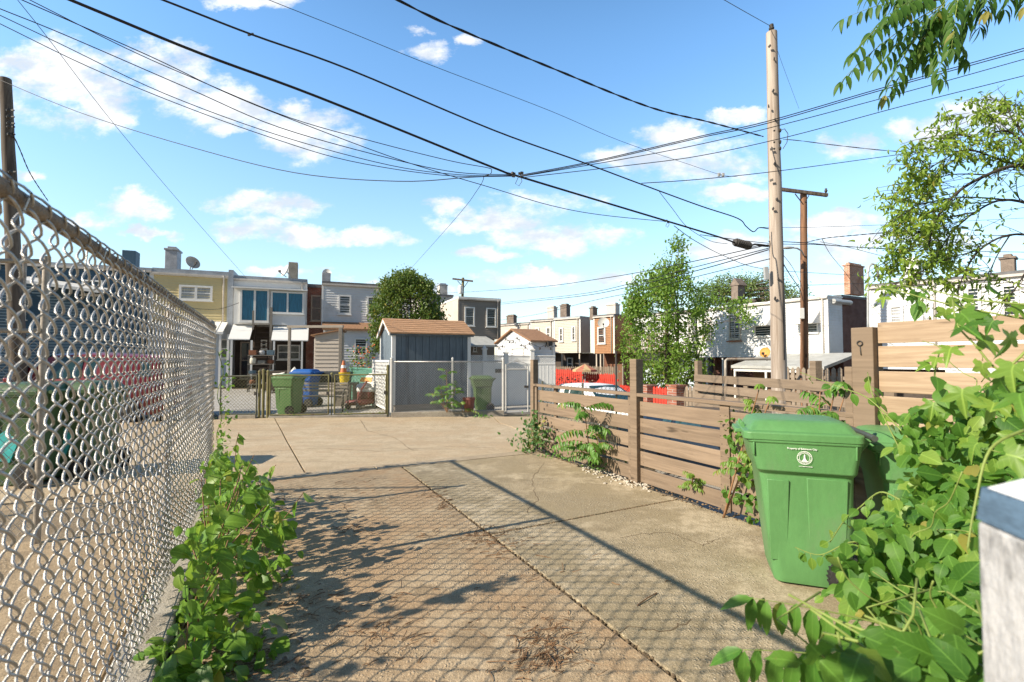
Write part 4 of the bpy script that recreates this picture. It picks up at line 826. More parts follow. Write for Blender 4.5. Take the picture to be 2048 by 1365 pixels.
chimney(r, WV, (644, 545, 661, 572), -.8, mat('grey_chimney_paint', (.34, .35, .37), .85, .3, 3), .6, cap=False)
# building behind the bushy tree
WB = Wall(*at(868, 700, 42).to_2d(), 24); r = house('rowhouse', 'pale grey rowhouse end behind the taupe house with a pale chimney', WB, 1, 0); s1 = WB.hit(884, 600)[0]
shell(r, WB, -1.2, s1 + 1.0, 0, WB.hit(875, 592)[1], 5, p_stucco, sid=False); chimney(r, WB, (879, 571, 895, 600), -.4, p_stucco, .7, capm=p_flash)
# taupe house
WT = Wall(*at(917, 700, 36).to_2d(), 24); s1 = WT.hit(1000, 600)[0]; zt = WT.hit(917, 597)[1]; zb = WT.hit(917, 677)[1]
r = house('rowhouse', 'taupe sided rowhouse with two tall white windows behind the blue grey shed', WT, s1 / 2, -.3)
shell(r, WT, 0, s1, zb, zt, 5, p_taupe, par=.14, rm=p_trim, lm=mat('sunlit_taupe_side', (.56, .49, .41), .8, .1, 1))  # left side wall: sunlight put into the colour as a paler taupe
for q in ((929, 614, 949, 653), (972, 616, 992, 655)): window(r, WT, WT.rect(q), gl=g_dark, t=.1)
shell(r, WT, .2, s1 - .3, -.4, zb - .01, 5, p_taupe, o=-.4, sid=False, roof=False, name='lower_wall')
za, zc = WT.hit(930, 672, .1)[1], WT.hit(930, 690, 1.6)[1]; slab(r, 'porch_roof', p_greyroof, [WT.pt(-.2, zc, 1.6), WT.pt(s1 - .5, zc, 1.6), WT.pt(s1 - 1.2, za, .0), WT.pt(-.2, za, .0)], .14)
window(r, WT, WT.rect((946, 692, 953, 704), -.38), o=-.38)
# ---- right row
zg = -.9
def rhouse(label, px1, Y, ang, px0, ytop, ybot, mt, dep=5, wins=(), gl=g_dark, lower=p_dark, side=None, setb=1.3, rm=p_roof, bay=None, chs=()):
    W = Wall(*at(px1, 700, Y).to_2d(), ang); s0 = W.hit(px0, 650)[0]; zt = W.hit(px1, ytop)[1]; zb = W.hit(px1, ybot)[1]
    r = house('rowhouse', label, W, s0 / 2, zg); bay = bay or dep
    shell(r, W, s0 + .02, -.02, zb, zt, bay, mt, right=True, left=True, rmt=side, rm=rm, par=.12)
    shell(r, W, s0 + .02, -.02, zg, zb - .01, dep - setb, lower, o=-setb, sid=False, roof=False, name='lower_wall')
    for q in wins: window(r, W, W.rect(q), gl=gl, t=.1)
    for q, o, m_ in chs: chimney(r, W, q, o, m_, .6)
    return r, W, s0, zt, zb
m_chd = mat('sooty_chimney', (.20, .16, .13), .9, .4, 3)
r, W, s0, zt, zb = rhouse('farthest cream rowhouse, between the taupe house and the white garden shed', 1060, 50, -40, 992, 647, 705, p_cream, wins=((1012, 662, 1018, 682), (1032, 660, 1039, 672)), chs=(((1013, 634, 1027, 650), -1.5, m_chd),))
r, W, s0, zt, zb = rhouse('cream rowhouse behind the brown roof of the white garden shed', 1107, 45.5, -40, 1062, 640, 705, p_cream, wins=((1071, 656, 1079, 680), (1093, 655, 1102, 680)), chs=(((1094, 617, 1108, 645), -1.5, p_stucco),))
r, W, s0, zt, zb = rhouse('cream rowhouse with a grey shaded end and two sooty windows, nearest of the cream ones', 1161, 40.8, -43, 1109, 635, 706, p_cream, dep=4.6, wins=((1119, 656, 1127, 684), (1144, 653, 1152, 682)), chs=(((1120, 613, 1133, 640), -1.5, m_chd),), bay=1.5, rm=p_flash)
for px in (1123, 1158): post(r, W, W.hit(px, 720)[0], zg, zb, -.1, .1, p_beige)
window(r, W, W.rect((1135, 716, 1146, 740), -1.28), o=-1.28)
r, W, s0, zt, zb = rhouse('orange brown shingled rowhouse with one white window', 1229, 37.5, -48, 1188, 631, 707, p_orange, wins=((1196, 655, 1212, 688),), lower=mat('brown_lower_wall', (.16, .075, .045), .8, .2), chs=(((1179, 618, 1186, 640), -.6, m_chd), ((1213, 612, 1231, 640), -1.6, p_stucco)))
for px in (1192, 1200): post(r, W, W.hit(px, 720)[0], zg, zb, -.1, .1, p_beige)
r, W, s0, zt, zb = rhouse('white rowhouse with a slatted balcony behind the round tree', 1385, 34.6, -56, 1231, 622, 706, p_white, wins=((1245, 641, 1262, 692), (1405 - 110, 640, 1315, 690)), lower=p_bluew, setb=.6, chs=(((1255, 600, 1275, 640), -2, m_chd), ((1331, 590, 1341, 625), -2, p_bluew)))
m = MB(); sa, sb = W.hit(1206, 690, 1.4)[0], W.hit(1330, 690, 1.4)[0]; z0, z1 = W.hit(1206, 703, 1.4)[1], W.hit(1206, 673, 1.4)[1]
W.box(m, sa, sb, z0 - .15, z0, .02, 1.4); W.box(m, sa, sb, z1 - .07, z1, 1.34, 1.4); n = int((sb - sa) / .16)
for i in range(n + 1): s_ = sa + (sb - sa) * i / n; W.box(m, s_ - .02, s_ + .02, z0 + .002, z1 - .072, 1.35, 1.39)
for i in range(9): o_ = .1 + i * .15; W.box(m, sa, sa + .04, z0 + .002, z1 - .072, o_, o_ + .04)
W.box(m, sa, sa + .05, z1 - .07, z1 - .002, .02, 1.338); m.build('balcony', w_brown, r)
for px in (1208, 1246): post(r, W, W.hit(px, 720, 1.3)[0], zg, z0 - .15, 1.3, .1, w_grey)
window(r, W, W.rect((1213, 708, 1224, 735), -.58), o=-.58)
# long white house by the poles: siding bay on a brick body
WR = Wall(17.8, 27, -61); s0 = WR.hit(1396, 650)[0]; zt = WR.hit(1658, 593)[1]; zb = WR.hit(1658, 714)[1]
r = house('rowhouse', 'white sided rowhouse with hooded windows and a dark brick end wall behind the poles', WR, s0 / 2, zg)
shell(r, WR, s0 + .02, 0, zb, zt, 1.5, p_white, ex=.15, rm=p_trim, par=.08)
shell(r, WR, s0 + .02, -.02, zg, zt + .05, 4.6, p_brick2, o=-1.52, sid=False, par=.15, name='brick_wall', rmt=p_brick2)
window(r, WR, WR.rect((1458, 630, 1482, 679)), gl=g_dark, t=.09, fr=p_stucco, grid=1); window(r, WR, WR.rect((1405, 637, 1424, 680)), gl=g_dark, t=.09, fr=p_stucco, grid=1)
for (a, b, c, d), hd in (((1524, 654, 1543, 673), (1508, 626, 1540)), ((1617, 650, 1634, 666), (1600, 620, 1633))):
    q = WR.rect((a, b, c, d)); f = window(r, WR, (q[0] - .5, q[1] + .1, q[2], q[3] + .1), gl=g_dark, t=.07, rail=False)
    z_t = WR.hit(c, hd[1])[1]; sa, sb = q[0] - .6, q[1] + .2
    slab(r, 'window_hood', p_trim, [WR.pt(sa, q[3] + .05, .85), WR.pt(sb, q[3] + .05, .85), WR.pt(sb, z_t, .03), WR.pt(sa, z_t, .03)], .03)
    m = MB()
    for s_ in (sa, sb): m.prism([WR.pt(s_, q[3] + .05, .83), WR.pt(s_, z_t - .03, .03), WR.pt(s_, q[3] + .05, .03)], WR.d * .02)
    m.build('hood_side', p_trim, r)
m = MB(); WR.box(m, WR.hit(1455, 683)[0], WR.hit(1485, 683)[0], WR.hit(1470, 684)[1], WR.hit(1470, 682)[1], .06, .12); m.build('sill', mat('rust_sill', (.35, .14, .09), .8), r)
for px, c in ((1412, p_trim), (1427, w_pole2), (1461, w_pole2), (1444, p_trim)): post(r, WR, WR.hit(px, 730)[0], zg, zb - .01, -.12, .11, c)
m = MB(); p = WR.pt(0, 0, -1.5); q = WR.hit(1660, 600)[0]
sa, sb = WR.hit(1462, 735, 3.4)[0], WR.hit(1648, 735, 3.4)[0]; za, zc = WR.hit(1600, 707)[1], WR.hit(1600, 733, 3.4)[1]
slab(r, 'lean_to_roof', p_greyroof, [WR.pt(sa, zc, 3.4), WR.pt(sb, zc, 3.4), WR.pt(sb, za, .03), WR.pt(sa, za, .03)], .16)
m = MB(); WR.box(m, sa + .1, sb - .1, zc - .34, zc - .162, 3.2, 3.3); m.build('lean_to_beam', p_trim, r)
m = MB(); WR.box(m, sa + .2, sb - .2, zg, zc - .342, 1.5, 1.6); m.build('lean_to_wall', mat('brown_panel', (.20, .12, .07), .8, .3), r)
for t in (.03, .4, .97): post(r, WR, sa + (sb - sa) * t, zg, zc - .342, 3.25, .1)
WE = Wall(*WR.pt(0, 0, 0).to_2d(), 29)
chimney(r, WE, (1699, 531, 1729, 592), -.6, p_brick3, .35); 
m = MB(); p = WE.pt(1.0, zt - .25, .12); m.tube([p - WE.d * .6, p + WE.d * 1.2], .14, 10); m.build('roof_drum', m_steel, r)
chimney(r, WR, (1462, 567, 1476, 600), -2.0, m_chd, .8, cap=False); m = MB(); q = WR.hit(1462, 567, -2)[0]; q2 = WR.hit(1477, 567, -2)[0]; zc_ = WR.hit(1462, 570, -2)[1]
m.prism([WR.pt(q - .1, zc_ - .1, -1.95), WR.pt(q2 + .1, zc_ - .1, -1.95), WR.pt((q + q2) / 2, zc_ + .45, -1.95)], WR.n * -.9); m.build('chimney_cap', m_chd, r)
m = MB(); p = WR.pt(WR.hit(1503, 600, -.6)[0], zt + .08, -.6); m.lathe(p, [(.22, 0), (.22, .22), (.30, .23), (.28, .3), (.1, .36)], 12); m.build('roof_vent', m_chd, r, smooth='auto')
# bright white houses at the right
r, W, s0, zt, zb = rhouse('nearest bright white rowhouse wall above the tall pale pine fence', 2140, 16.8, -52, 1890, 538, 760, p_white, dep=6, wins=((1930, 575, 1965, 640), (2000, 570, 2040, 640)), chs=(((2000, 520, 2030, 550), -2, m_chd),))
r, W, s0, zt, zb = rhouse('bright white rowhouse with a pale chimney next to the hooked pipe', 1888, 20.2, -52, 1741, 560, 740, p_white, dep=6, wins=((1778, 612, 1808, 655), (1840, 608, 1868, 655)), gl=g_pale, chs=(((1806, 527, 1838, 580), -.5, p_trim),))
# ---- satellite dishes
def dish(label, px, py, Y, rad, face, down=.6, mt=None, tiltup=.5):
    c = at(px, py, Y); f = Vector(face).normalized(); r = thing('satellite_dish', label, 'satellite dish', c - Vector((0, 0, down)), 0, 'satellite dishes')
    m = MB(); m.lathe(c, [(.001, 0), (rad * .5, .03 * rad * 2), (rad * .8, .09 * rad * 2), (rad, .15 * rad * 2), (rad * 1.01, .13 * rad * 2), (rad * .8, .06 * rad * 2), (rad * .4, -.02), (.001, -.03)], 20, axis=f)
    m.build('dish', mt or mat('dish_grey', (.60, .59, .57), .5, .1), r, smooth='auto')
    m = MB(); lo = c + f * (rad * 1.1) - Vector((0, 0, rad * .7)); m.tube([c - Vector((0, 0, rad * .9)), lo], .02, 6); m.box(lo, .1, .1, .12); m.build('feed_arm', m_iron, r)
    m = MB(); m.tube([c - f * .05, c - f * .2 - Vector((0, 0, .2)), c - f * .15 - Vector((0, 0, down))], .03, 8); m.build('mast', m_steel, r)
dish('satellite dish with a rusty face on the yellow house roof', 384, 527, 25.3, .36, (.9, -.5, .45), .55, mat('rusty_dish', (.55, .45, .36), .55, .2, 2, stain=(.45, .2, .08)))
dish('satellite dish in front of the tan chimney of the sunroom house', 573, 543, 26.6, .36, (-.7, -.7, .4), .5)
dish('satellite dish fixed to the grey chimney of the white house', 654, 547, 28.2, .25, (.2, -1, .3), .3)
dish('large grey dish in front of the orange brown house', 1207, 647, 35.5, .42, (-.2, -1, .3), 1.0)
dish('orange stained dish on the grey lean-to roof beside the bleached pole', 1531, 706, 24, .26, (-.75, -.6, .3), .35, mat('orange_dish', (.62, .30, .07), .6, .25, 2, stain=(.7, .5, .3)))
# ================================================================ sheds
m_shed = mat('blue_grey_board', (.12, .155, .185), .8, .22, 1.0, sc=(6, 6, .7), stain=(.08, .10, .12))
WD = Wall(-3.386, 13.6, 25); sw = 2.33; dp = 1.9; z0, ze, zr = .2, 2.27, 2.70
r = thing('garden_shed', 'blue grey board shed with a tan shingled gable roof and white corner trim', 'shed', WD.pt(sw / 2, 0), WD.a)
p = WD.pt(0, 0, -dp); WDL = Wall(p.x, p.y, 25 - 90)
m = MB(); WD.box(m, .01, sw - .01, z0, ze, -dp + .01, -.012)
def boards(W, s0, s1, z0, z1f, n):
    for i in range(n):
        a = s0 + (s1 - s0) * i / n; b = s0 + (s1 - s0) * (i + 1) / n; P = []
        for (s, o) in ((a + .006, .006), (b - .006, .006), (b - .006, -.012), (a + .006, -.012)): P.append(W.pt(s, z0, o))
        for (s, o) in ((a + .006, .006), (b - .006, .006), (b - .006, -.012), (a + .006, -.012)): P.append(W.pt(s, z1f(s), o))
        m.hexa(P)
boards(WD, .04, sw - .04, z0, lambda s: ze, 11)
boards(WDL, .04, dp - .04, z0, lambda s: ze + (zr - ze) * (1 - abs(s - dp / 2) / (dp / 2)) - .02, 8)
m.prism([WDL.pt(.0, ze, -.02), WDL.pt(dp, ze, -.02), WDL.pt(dp / 2, zr - .02, -.02)], WDL.n * -(sw - .04))
m.build('wall', m_shed, r)
for s in (-.015, sw - .085): m = MB(); WD.box(m, s, s + .10, z0, ze, -.02, .022); m.build('corner_trim', p_trim, r)
for s in (-.01, dp - .075): m = MB(); WDL.box(m, s, s + .09, z0, ze - .02, -.02, .024); m.build('corner_trim', p_trim, r)
m = MB(); ov = .10; sl = (zr - ze) / (dp / 2)
for sg in (0, 1):
    A, B = (ov, -dp / 2) if sg == 0 else (-dp - ov, -dp / 2); zA = ze - ov * sl + .02
    n = 7
    for i in range(n):
        t0, t1 = i / n, (i + 1) / n; oA, oB = A + (B - A) * t0, A + (B - A) * t1; za, zb_ = zA + (zr + .02 - zA) * t0, zA + (zr + .02 - zA) * t1
        P = [WD.pt(-.12, za, oA), WD.pt(sw + .12, za, oA), WD.pt(sw + .12, zb_, oB), WD.pt(-.12, zb_, oB)]; m.hexa([q - Vector((0, 0, .02)) for q in P] + [q + Vector((0, 0, .022 if k < 2 else .008)) for k, q in enumerate(P)])
m.build('roof', p_shingle2, r)
m = MB(); WD.box(m, -.1, sw + .1, ze - .10, ze - .022, .03, .06); m.build('fascia', m_shed, r)
m = MB()
for a, b in ((0, dp / 2), (dp, dp / 2)): m.beam(WDL.pt(a + (-.1 if a == 0 else .1), ze - ov * sl - .03, .10), WDL.pt(b, zr - .03, .10), .03, .09)
WDL.box(m, dp / 2 - .09, dp / 2 + .09, ze + .12, ze + .27, .0, .03); m.build('gable_trim', p_trim, r)
m = MB(); WD.box(m, .1, sw - .1, .0, z0 - .002, -dp + .1, -.05); m.build('skid', w_grey, r)
# small white shed
WG = Wall(*at(1064, 700, 16).to_2d(), 27); sw = WG.hit(1107, 700)[0]; ze = WG.hit(1064, 682)[1]; p = WG.pt(0, 0, 0); WGL0 = Wall(p.x, p.y, -63)
dp = -WGL0.hit(996, 700)[0]; p = WG.pt(0, 0, -dp); WGL = Wall(p.x, p.y, -63); zr = ze + .42
r = thing('garden_shed', 'small white sided shed with a brown gable roof and string lights', 'shed', WG.pt(sw / 2, -.6), WG.a)
m = MB(); WG.box(m, .0, sw, -.6, ze, -dp, -.005); WG.siding(m, 0, sw, -.6, ze, 0, .13); WGL.siding(m, 0, dp, -.6, ze, .003, .13); n = 6
for i in range(n):
    a, b = i / n, (i + 1) / n; m.add([WGL.pt(dp / 2 * a, ze + (zr - ze) * a, .02), WGL.pt(dp - dp / 2 * a, ze + (zr - ze) * a, .02), WGL.pt(dp - dp / 2 * b, ze + (zr - ze) * b, .004), WGL.pt(dp / 2 * b, ze + (zr - ze) * b, .004)], [(0, 1, 2, 3)])
m.prism([WGL.pt(.0, ze, .0), WGL.pt(dp, ze, .0), WGL.pt(dp / 2, zr, .0)], WGL.n * -sw); m.build('wall', p_white, r)
m = MB(); sl = (zr - ze) / (dp / 2)
for A in (.12, -dp - .12):
    P = [WG.pt(-.12, ze - .12 * sl, A), WG.pt(sw + .1, ze - .12 * sl, A), WG.pt(sw + .1, zr + .01, -dp / 2), WG.pt(-.12, zr + .01, -dp / 2)]; m.hexa([q + Vector((0, 0, .003)) for q in P] + [q + Vector((0, 0, .05)) for q in P])
m.build('roof', p_shingle, r)
for s in (0, sw): m = MB(); WG.box(m, s - .05, s + .05, -.6, ze, -.02, .036); m.build('corner_trim', p_trim, r)
m = MB(); WGL.box(m, dp - .05, dp + .03, -.6, ze, -.02, .036); m.build('corner_trim', p_trim, r)
m = MB(); WGL.box(m, dp * .45, dp * .47, -.4, ze - .25, .02, .035); WGL.box(m, dp * .78, dp * .80, -.4, ze - .25, .02, .035); WGL.box(m, dp * .45, dp * .80, ze - .25, ze - .22, .02, .035); m.build('door_trim', p_stucco, r)
m = MB(); q = WG.pt(sw * .72, ze - .16, .12); m.box(q, .16, .12, .14, WG.a); m.beam(q, WG.pt(sw * .72, ze - .08, .0), .03, .03); m.build('floodlight', m_iron, r)
m = MB(); pts = [WGL.pt(dp * t, ze - .05 - .22 * sin(pi * ((t * 3) % 1)) + (.32 - .64 * abs(t - .5)), .10) for t in [i / 18 for i in range(19)]] + [WG.pt(sw * t, ze - .12 - .1 * sin(pi * ((t * 2) % 1)), .16) for t in [i / 8 for i in range(1, 9)]]
m.tube(pts, .008, 4)
for q in pts[::2]: m.lathe(q - Vector((0, 0, .09)), [(.01, 0), (.03, .03), (.02, .07), (.012, .09)], 6)
o = m.build('string_lights', m_iron, None, smooth=True); tag(o, 'dark string of bulbs strung along the eaves of the white shed', 'string lights')
# beige lean-to shed in the left yard
WZ = Wall(*at(629, 700, 20).to_2d(), 14); sw = WZ.hit(681, 700)[0]; zt = WZ.hit(681, 662)[1]; zl = WZ.hit(629, 672)[1]
r = thing('garden_shed', 'beige clapboard lean-to shed with a pale door beside the blue bin', 'shed', WZ.pt(sw / 2, 0), WZ.a)
m = MB(); WZ.box(m, 0, sw, .02, zl, -1.6, -.003); WZ.siding(m, 0, sw, .02, zl, 0, .16); m.prism([WZ.pt(0, zl, .0), WZ.pt(sw, zl, .0), WZ.pt(sw, zt, .0)], WZ.n * -1.6); m.build('wall', p_beige, r)
m = MB(); P = [WZ.pt(-.15, zl - .03, .12), WZ.pt(sw + .08, zt, .12), WZ.pt(sw + .08, zt, -1.7), WZ.pt(-.15, zl - .03, -1.7)]; m.hexa([q + Vector((0, 0, .02)) for q in P] + [q + Vector((0, 0, .07)) for q in P]); m.build('roof', p_shingle, r)
p = WZ.pt(0, 0, -1.6); WZL = Wall(p.x, p.y, -76); m = MB(); WZL.box(m, .15, 1.5, .05, zl - .12, .0, .03); m.build('door', p_trim, r)
m = MB(); g1, g2 = at(681, 700, 18.6), at(605, 700, 18.6); zb_ = at(681, 656, 18.6).z
m.box((g1.x, g1.y, 0), .13, .13, zb_, .2); m.box((g2.x - .6, g2.y + .2, 0), .10, .10, zb_, .2); m.beam((g1.x + .1, g1.y, zb_ + .05), (g2.x - .7, g2.y + .2, zb_ + .05), .09, .10)
tag(m.build('clothes_frame', w_grey, bevel=.01), 'grey wooden post and crossbeam frame in front of the beige shed', 'frame')
# ================================================================ yard fences and gates
GW = Wall(*gnd(440, 838).to_2d(), 9.0); ang = math.degrees(atan2((gnd(775, 832) - gnd(440, 838)).y, (gnd(775, 832) - gnd(440, 838)).x)); GW = Wall(*gnd(440, 838).to_2d(), ang)
def gs(px): return GW.hit(px, 800)[0]
ztop = GW.hit(600, 752)[1]
def gate(name, label, cat, s0, s1, z0, z1, mt, mm, mid=None, group='yard gates'):
    r = thing(name, label, cat, GW.pt((s0 + s1) / 2, 0), GW.a, group); m = MB(); rr_ = .019
    m.tube([GW.pt(s0, z0), GW.pt(s0, z1)], rr_, 8); m.tube([GW.pt(s1, z0), GW.pt(s1, z1)], rr_, 8); m.tube([GW.pt(s0, z1), GW.pt(s1, z1)], rr_, 8); m.tube([GW.pt(s0, z0), GW.pt(s1, z0)], rr_, 8)
    m.build('frame', mt, r, smooth='auto'); diamond(GW, s0, s1, z0, z1, .085, .0036).build('wire_mesh', mm, r, fix=False)
    m = MB(); m.box(GW.pt(s1 - .02, (z0 + z1) / 2, .02), .06, .03, .08, GW.a); m.build('latch', m_iron, r); return r
m_dkpipe = mat('dark_green_pipe', (.10, .10, .07), .6, .3, 8)
gate('gate', 'dark pipe framed mesh gate beside the end of the near fence', 'gate', gs(441), gs(513), .10, ztop, m_dkpipe, m_olivemesh)
gate('gate', 'olive pipe gate with a wire mesh infill in front of the green and blue bins', 'gate', gs(540), gs(657), .07, ztop + .01, m_olive, m_olivemesh)
gate('gate', 'olive pipe gate with a wire mesh infill in front of the mobility scooter', 'gate', gs(669), gs(772), .07, ztop + .02, m_olive, m_olivemesh)
for px, zt, lab in ((518, 1.16, 'leftmost of the three olive gate posts left of the green yard bin'), (526, 1.20, 'middle one of the three olive gate posts left of the green yard bin'), (535, 1.17, 'olive gate post touching the gate before the green yard bin'), (775, 1.30, 'olive gate post at the left end of the galvanised shed fence'), (663, 1.10, 'thin olive drop rod post where the two olive gates meet')):
    m = MB(); b_ = GW.pt(gs(px), 0, -.02); m.tube([b_, b_ + Vector((0, 0, zt))], .035 if px != 663 else .014, 10); m.lathe(b_ + Vector((0, 0, zt)), [(.045, 0), (.045, .02), (.02, .05)], 10)
    tag(m.build('gate_post', m_olive, smooth='auto'), lab, 'gate post', 'olive gate posts')
m = MB(); GW.box(m, gs(440), gs(513), -.1, .085, -.06, .06); GW.box(m, gs(538), gs(775), -.1, .035, -.08, .05); tag(m.build('threshold_kerb', MATS['kerb_concrete'], bevel=.01), kind='structure')
NW = Wall(*gnd(783, 835).to_2d(), math.degrees(atan2((gnd(1052, 829) - gnd(783, 835)).y, (gnd(1052, 829) - gnd(783, 835)).x)))
def ns(px): return NW.hit(px, 800)[0]
m = MB(); NW.box(m, ns(783), ns(1008), -.1, .125, -.12, .06); tag(m.build('concrete_kerb', MATS['kerb_concrete'], bevel=.012), kind='structure')
zt = 1.43; r = thing('chain_link_fence', 'galvanised chain-link fence on a concrete kerb in front of the blue grey shed', 'fence', NW.pt(1.4, .12), NW.a)
diamond(NW, ns(784), ns(1007), .135, zt, .066, .0022).build('wire_mesh', m_wire_far, r, fix=False)
m = MB(); m.tube([NW.pt(ns(783), zt, -.02), NW.pt(ns(905), zt - .0, -.02), NW.pt(ns(1007), zt + .01, -.02)], .018, 8); m.build('top_rail', m_galv, r, smooth=True)
for px, rd in ((783, .042), (905, .027), (1007, .045)):
    m = MB(); m.tube([NW.pt(ns(px), .12, -.03), NW.pt(ns(px), zt + .07, -.03)], rd, 10); m.lathe(NW.pt(ns(px), zt + .07, -.03), [(rd * 1.2, 0), (rd * 1.1, .03), (.01, .05)], 10); m.build('post', mat('light_galvanised', (.52, .52, .50), .5, .1, 4, metal=.3), r, smooth='auto')
r = thing('gate', 'galvanised mesh gate with scrolled arch on top beside the brown fence post', 'gate', NW.pt(ns(1032), 0), NW.a, 'yard gates'); s0, s1 = ns(1012), ns(1056)
m = MB()
for a, b in (((s0, .06), (s0, 1.36)), ((s1, .06), (s1, 1.30)), ((s0, .06), (s1, .06)), ((s0, 1.22), (s1, 1.22))): m.tube([NW.pt(a[0], a[1]), NW.pt(b[0], b[1])], .02, 8)
m.build('frame', MATS['light_galvanised'], r, smooth='auto'); diamond(NW, s0, s1, .08, 1.20, .066, .0022).build('wire_mesh', m_wire_far, r, fix=False)
m = MB(); sc = (s0 + s1) / 2; hw = (s1 - s0) / 2
m.tube([NW.pt(sc + hw * cos(t), 1.30 + .13 * sin(t)) for t in [pi * i / 14 for i in range(15)]], .009, 6)
for i in range(7): c = s0 + hw * 2 * (i + .5) / 7; m.tube([NW.pt(c + .035 * cos(t), 1.27 + .035 * sin(t)) for t in [2 * pi * k / 10 for k in range(11)]], .006, 5)
for i in range(-1, 2): m.tube([NW.pt(sc + i * .055 + .03 * cos(t), 1.44 + .035 * (1 - abs(i)) + .03 * sin(t)) for t in [2 * pi * k / 10 for k in range(11)]], .007, 5)
m.build('scrollwork', m_wire_far, r, smooth=True)
m = MB(); m.box(NW.pt(s1 - .05, .72, .03), .12, .05, .06, NW.a); m.build('latch', m_iron, r)
# lattice panels
def lattice(W, s0, s1, z0, z1, o, p=.10, w=.035, sl=0.0):
    m = MB(); h = z1 - z0; t = s0 - h
    while t < s1:
        for d in (1, -1):
            a0, a1 = (t, t + h) if d == 1 else (t + h, t); za, zb = z0, z1
            if a0 > a1: a0, za, a1, zb = a1, zb, a0, za
            k = (zb - za) / (a1 - a0)
            if a1 <= s0 or a0 >= s1: continue
            if a0 < s0: za += k * (s0 - a0); a0 = s0
            if a1 > s1: zb -= k * (a1 - s1); a1 = s1
            if a1 - a0 < .01: continue
            m.beam(W.pt(a0, za + sl * (a0 - s0), o + .006 * d), W.pt(a1, zb + sl * (a1 - s0), o + .006 * d), w, .008, up=W.n)
        t += p
    return m
p0 = at(746, 800, 15.2); p1 = at(779, 800, 12.9); WL2 = Wall(p0.x, p0.y, math.degrees(atan2(p1.y - p0.y, p1.x - p0.x))); ln = (p1 - p0).length
r = thing('lattice_fence', 'white diamond lattice panel standing left of the blue grey shed', 'fence', WL2.pt(ln / 2, 0), WL2.a)
lattice(WL2, 0, ln, .15, 1.42, 0, .20, .045).build('lattice', p_trim, r)
m = MB(); WL2.box(m, 0, ln, 1.42, 1.47, -.03, .03); WL2.box(m, 0, ln, .10, .148, -.03, .03); WL2.box(m, -.05, .0, 0, 1.47, -.03, .03); WL2.box(m, ln, ln + .05, 0, 1.47, -.03, .03); m.build('frame', p_trim, r)
p0 = at(700, 770, 17.5); p1 = at(748, 770, 15.6); WL3 = Wall(p0.x, p0.y, math.degrees(atan2(p1.y - p0.y, p1.x - p0.x))); ln = (p1 - p0).length
r = thing('lattice_fence', 'green tinted lattice panel behind the mobility scooter', 'fence', WL3.pt(ln / 2, 0), WL3.a); m_glat = mat('green_lattice', (.12, .30, .22), .7, .2, 3)
lattice(WL3, 0, ln, .35, 1.15, 0, .11, .04).build('lattice', m_glat, r); m = MB(); WL3.box(m, 0, ln, 1.15, 1.20, -.03, .03); WL3.box(m, 0, ln, 0, .35, -.02, .02); m.build('frame', m_glat, r)
# white vinyl fence right of the shed
VW = Wall(*at(940, 780, 15.4).to_2d(), 12)
def vs(px): return VW.hit(px, 780)[0]
r = thing('vinyl_fence', 'white vinyl fence with a lattice top and pointed post caps right of the shed', 'fence', VW.pt(1, 0), VW.a)
zl0, zl1 = VW.hit(960, 726)[1], VW.hit(960, 711)[1]
m = MB(); VW.box(m, vs(938), vs(1110), -.5, zl0 - .06, -.02, .02)
for i in range(24): s_ = vs(938) + (vs(1110) - vs(938)) * i / 23; VW.box(m, s_ - .004, s_ + .004, -.4, zl0 - .07, .02, .026)
m.build('panel', p_trim, r)
m = MB(); VW.box(m, vs(938), vs(1110), zl0 - .06, zl0, -.035, .035); m.build('rail', p_trim, r); m = MB(); VW.box(m, vs(938), vs(1110), zl1 - .03, zl1, -.03, .03); m.build('rail', p_trim, r)
lattice(VW, vs(938), vs(1110), zl0, zl1 - .03, 0, .06, .022).build('lattice', p_trim, r)
for px, e in ((969, .12), (1012, .0), (1064, .1)):
    m = MB(); c = VW.pt(vs(px), 0); VW.box(m, vs(px) - .065, vs(px) + .065, -.5, zl1 + .06 + e, -.065, .065); q = m.build('post', p_trim, r)
    m = MB(); c = VW.pt(vs(px), zl1 + .06 + e); P = [VW.pt(vs(px) + a * .09, c.z + .002, b * .09) for a, b in ((-1, 1), (1, 1), (1, -1), (-1, -1))]; m.hexa([p_ for p_ in P] + [p_ + Vector((0, 0, .04)) for p_ in P]); P = [VW.pt(vs(px) + a * .06, c.z + .043, b * .06) for a, b in ((-1, 1), (1, 1), (1, -1), (-1, -1))]; m.add(P + [VW.pt(vs(px), c.z + .17, 0)], [(0, 1, 4), (1, 2, 4), (2, 3, 4), (3, 0, 4), (3, 2, 1, 0)]); m.build('cap', p_trim, q)
m = MB(); a, b = vs(990), vs(1002); VW.box(m, a, b, zl0 - .32, zl0 - .20, .028, .06); m.build('sign_plate', m_iron, r)
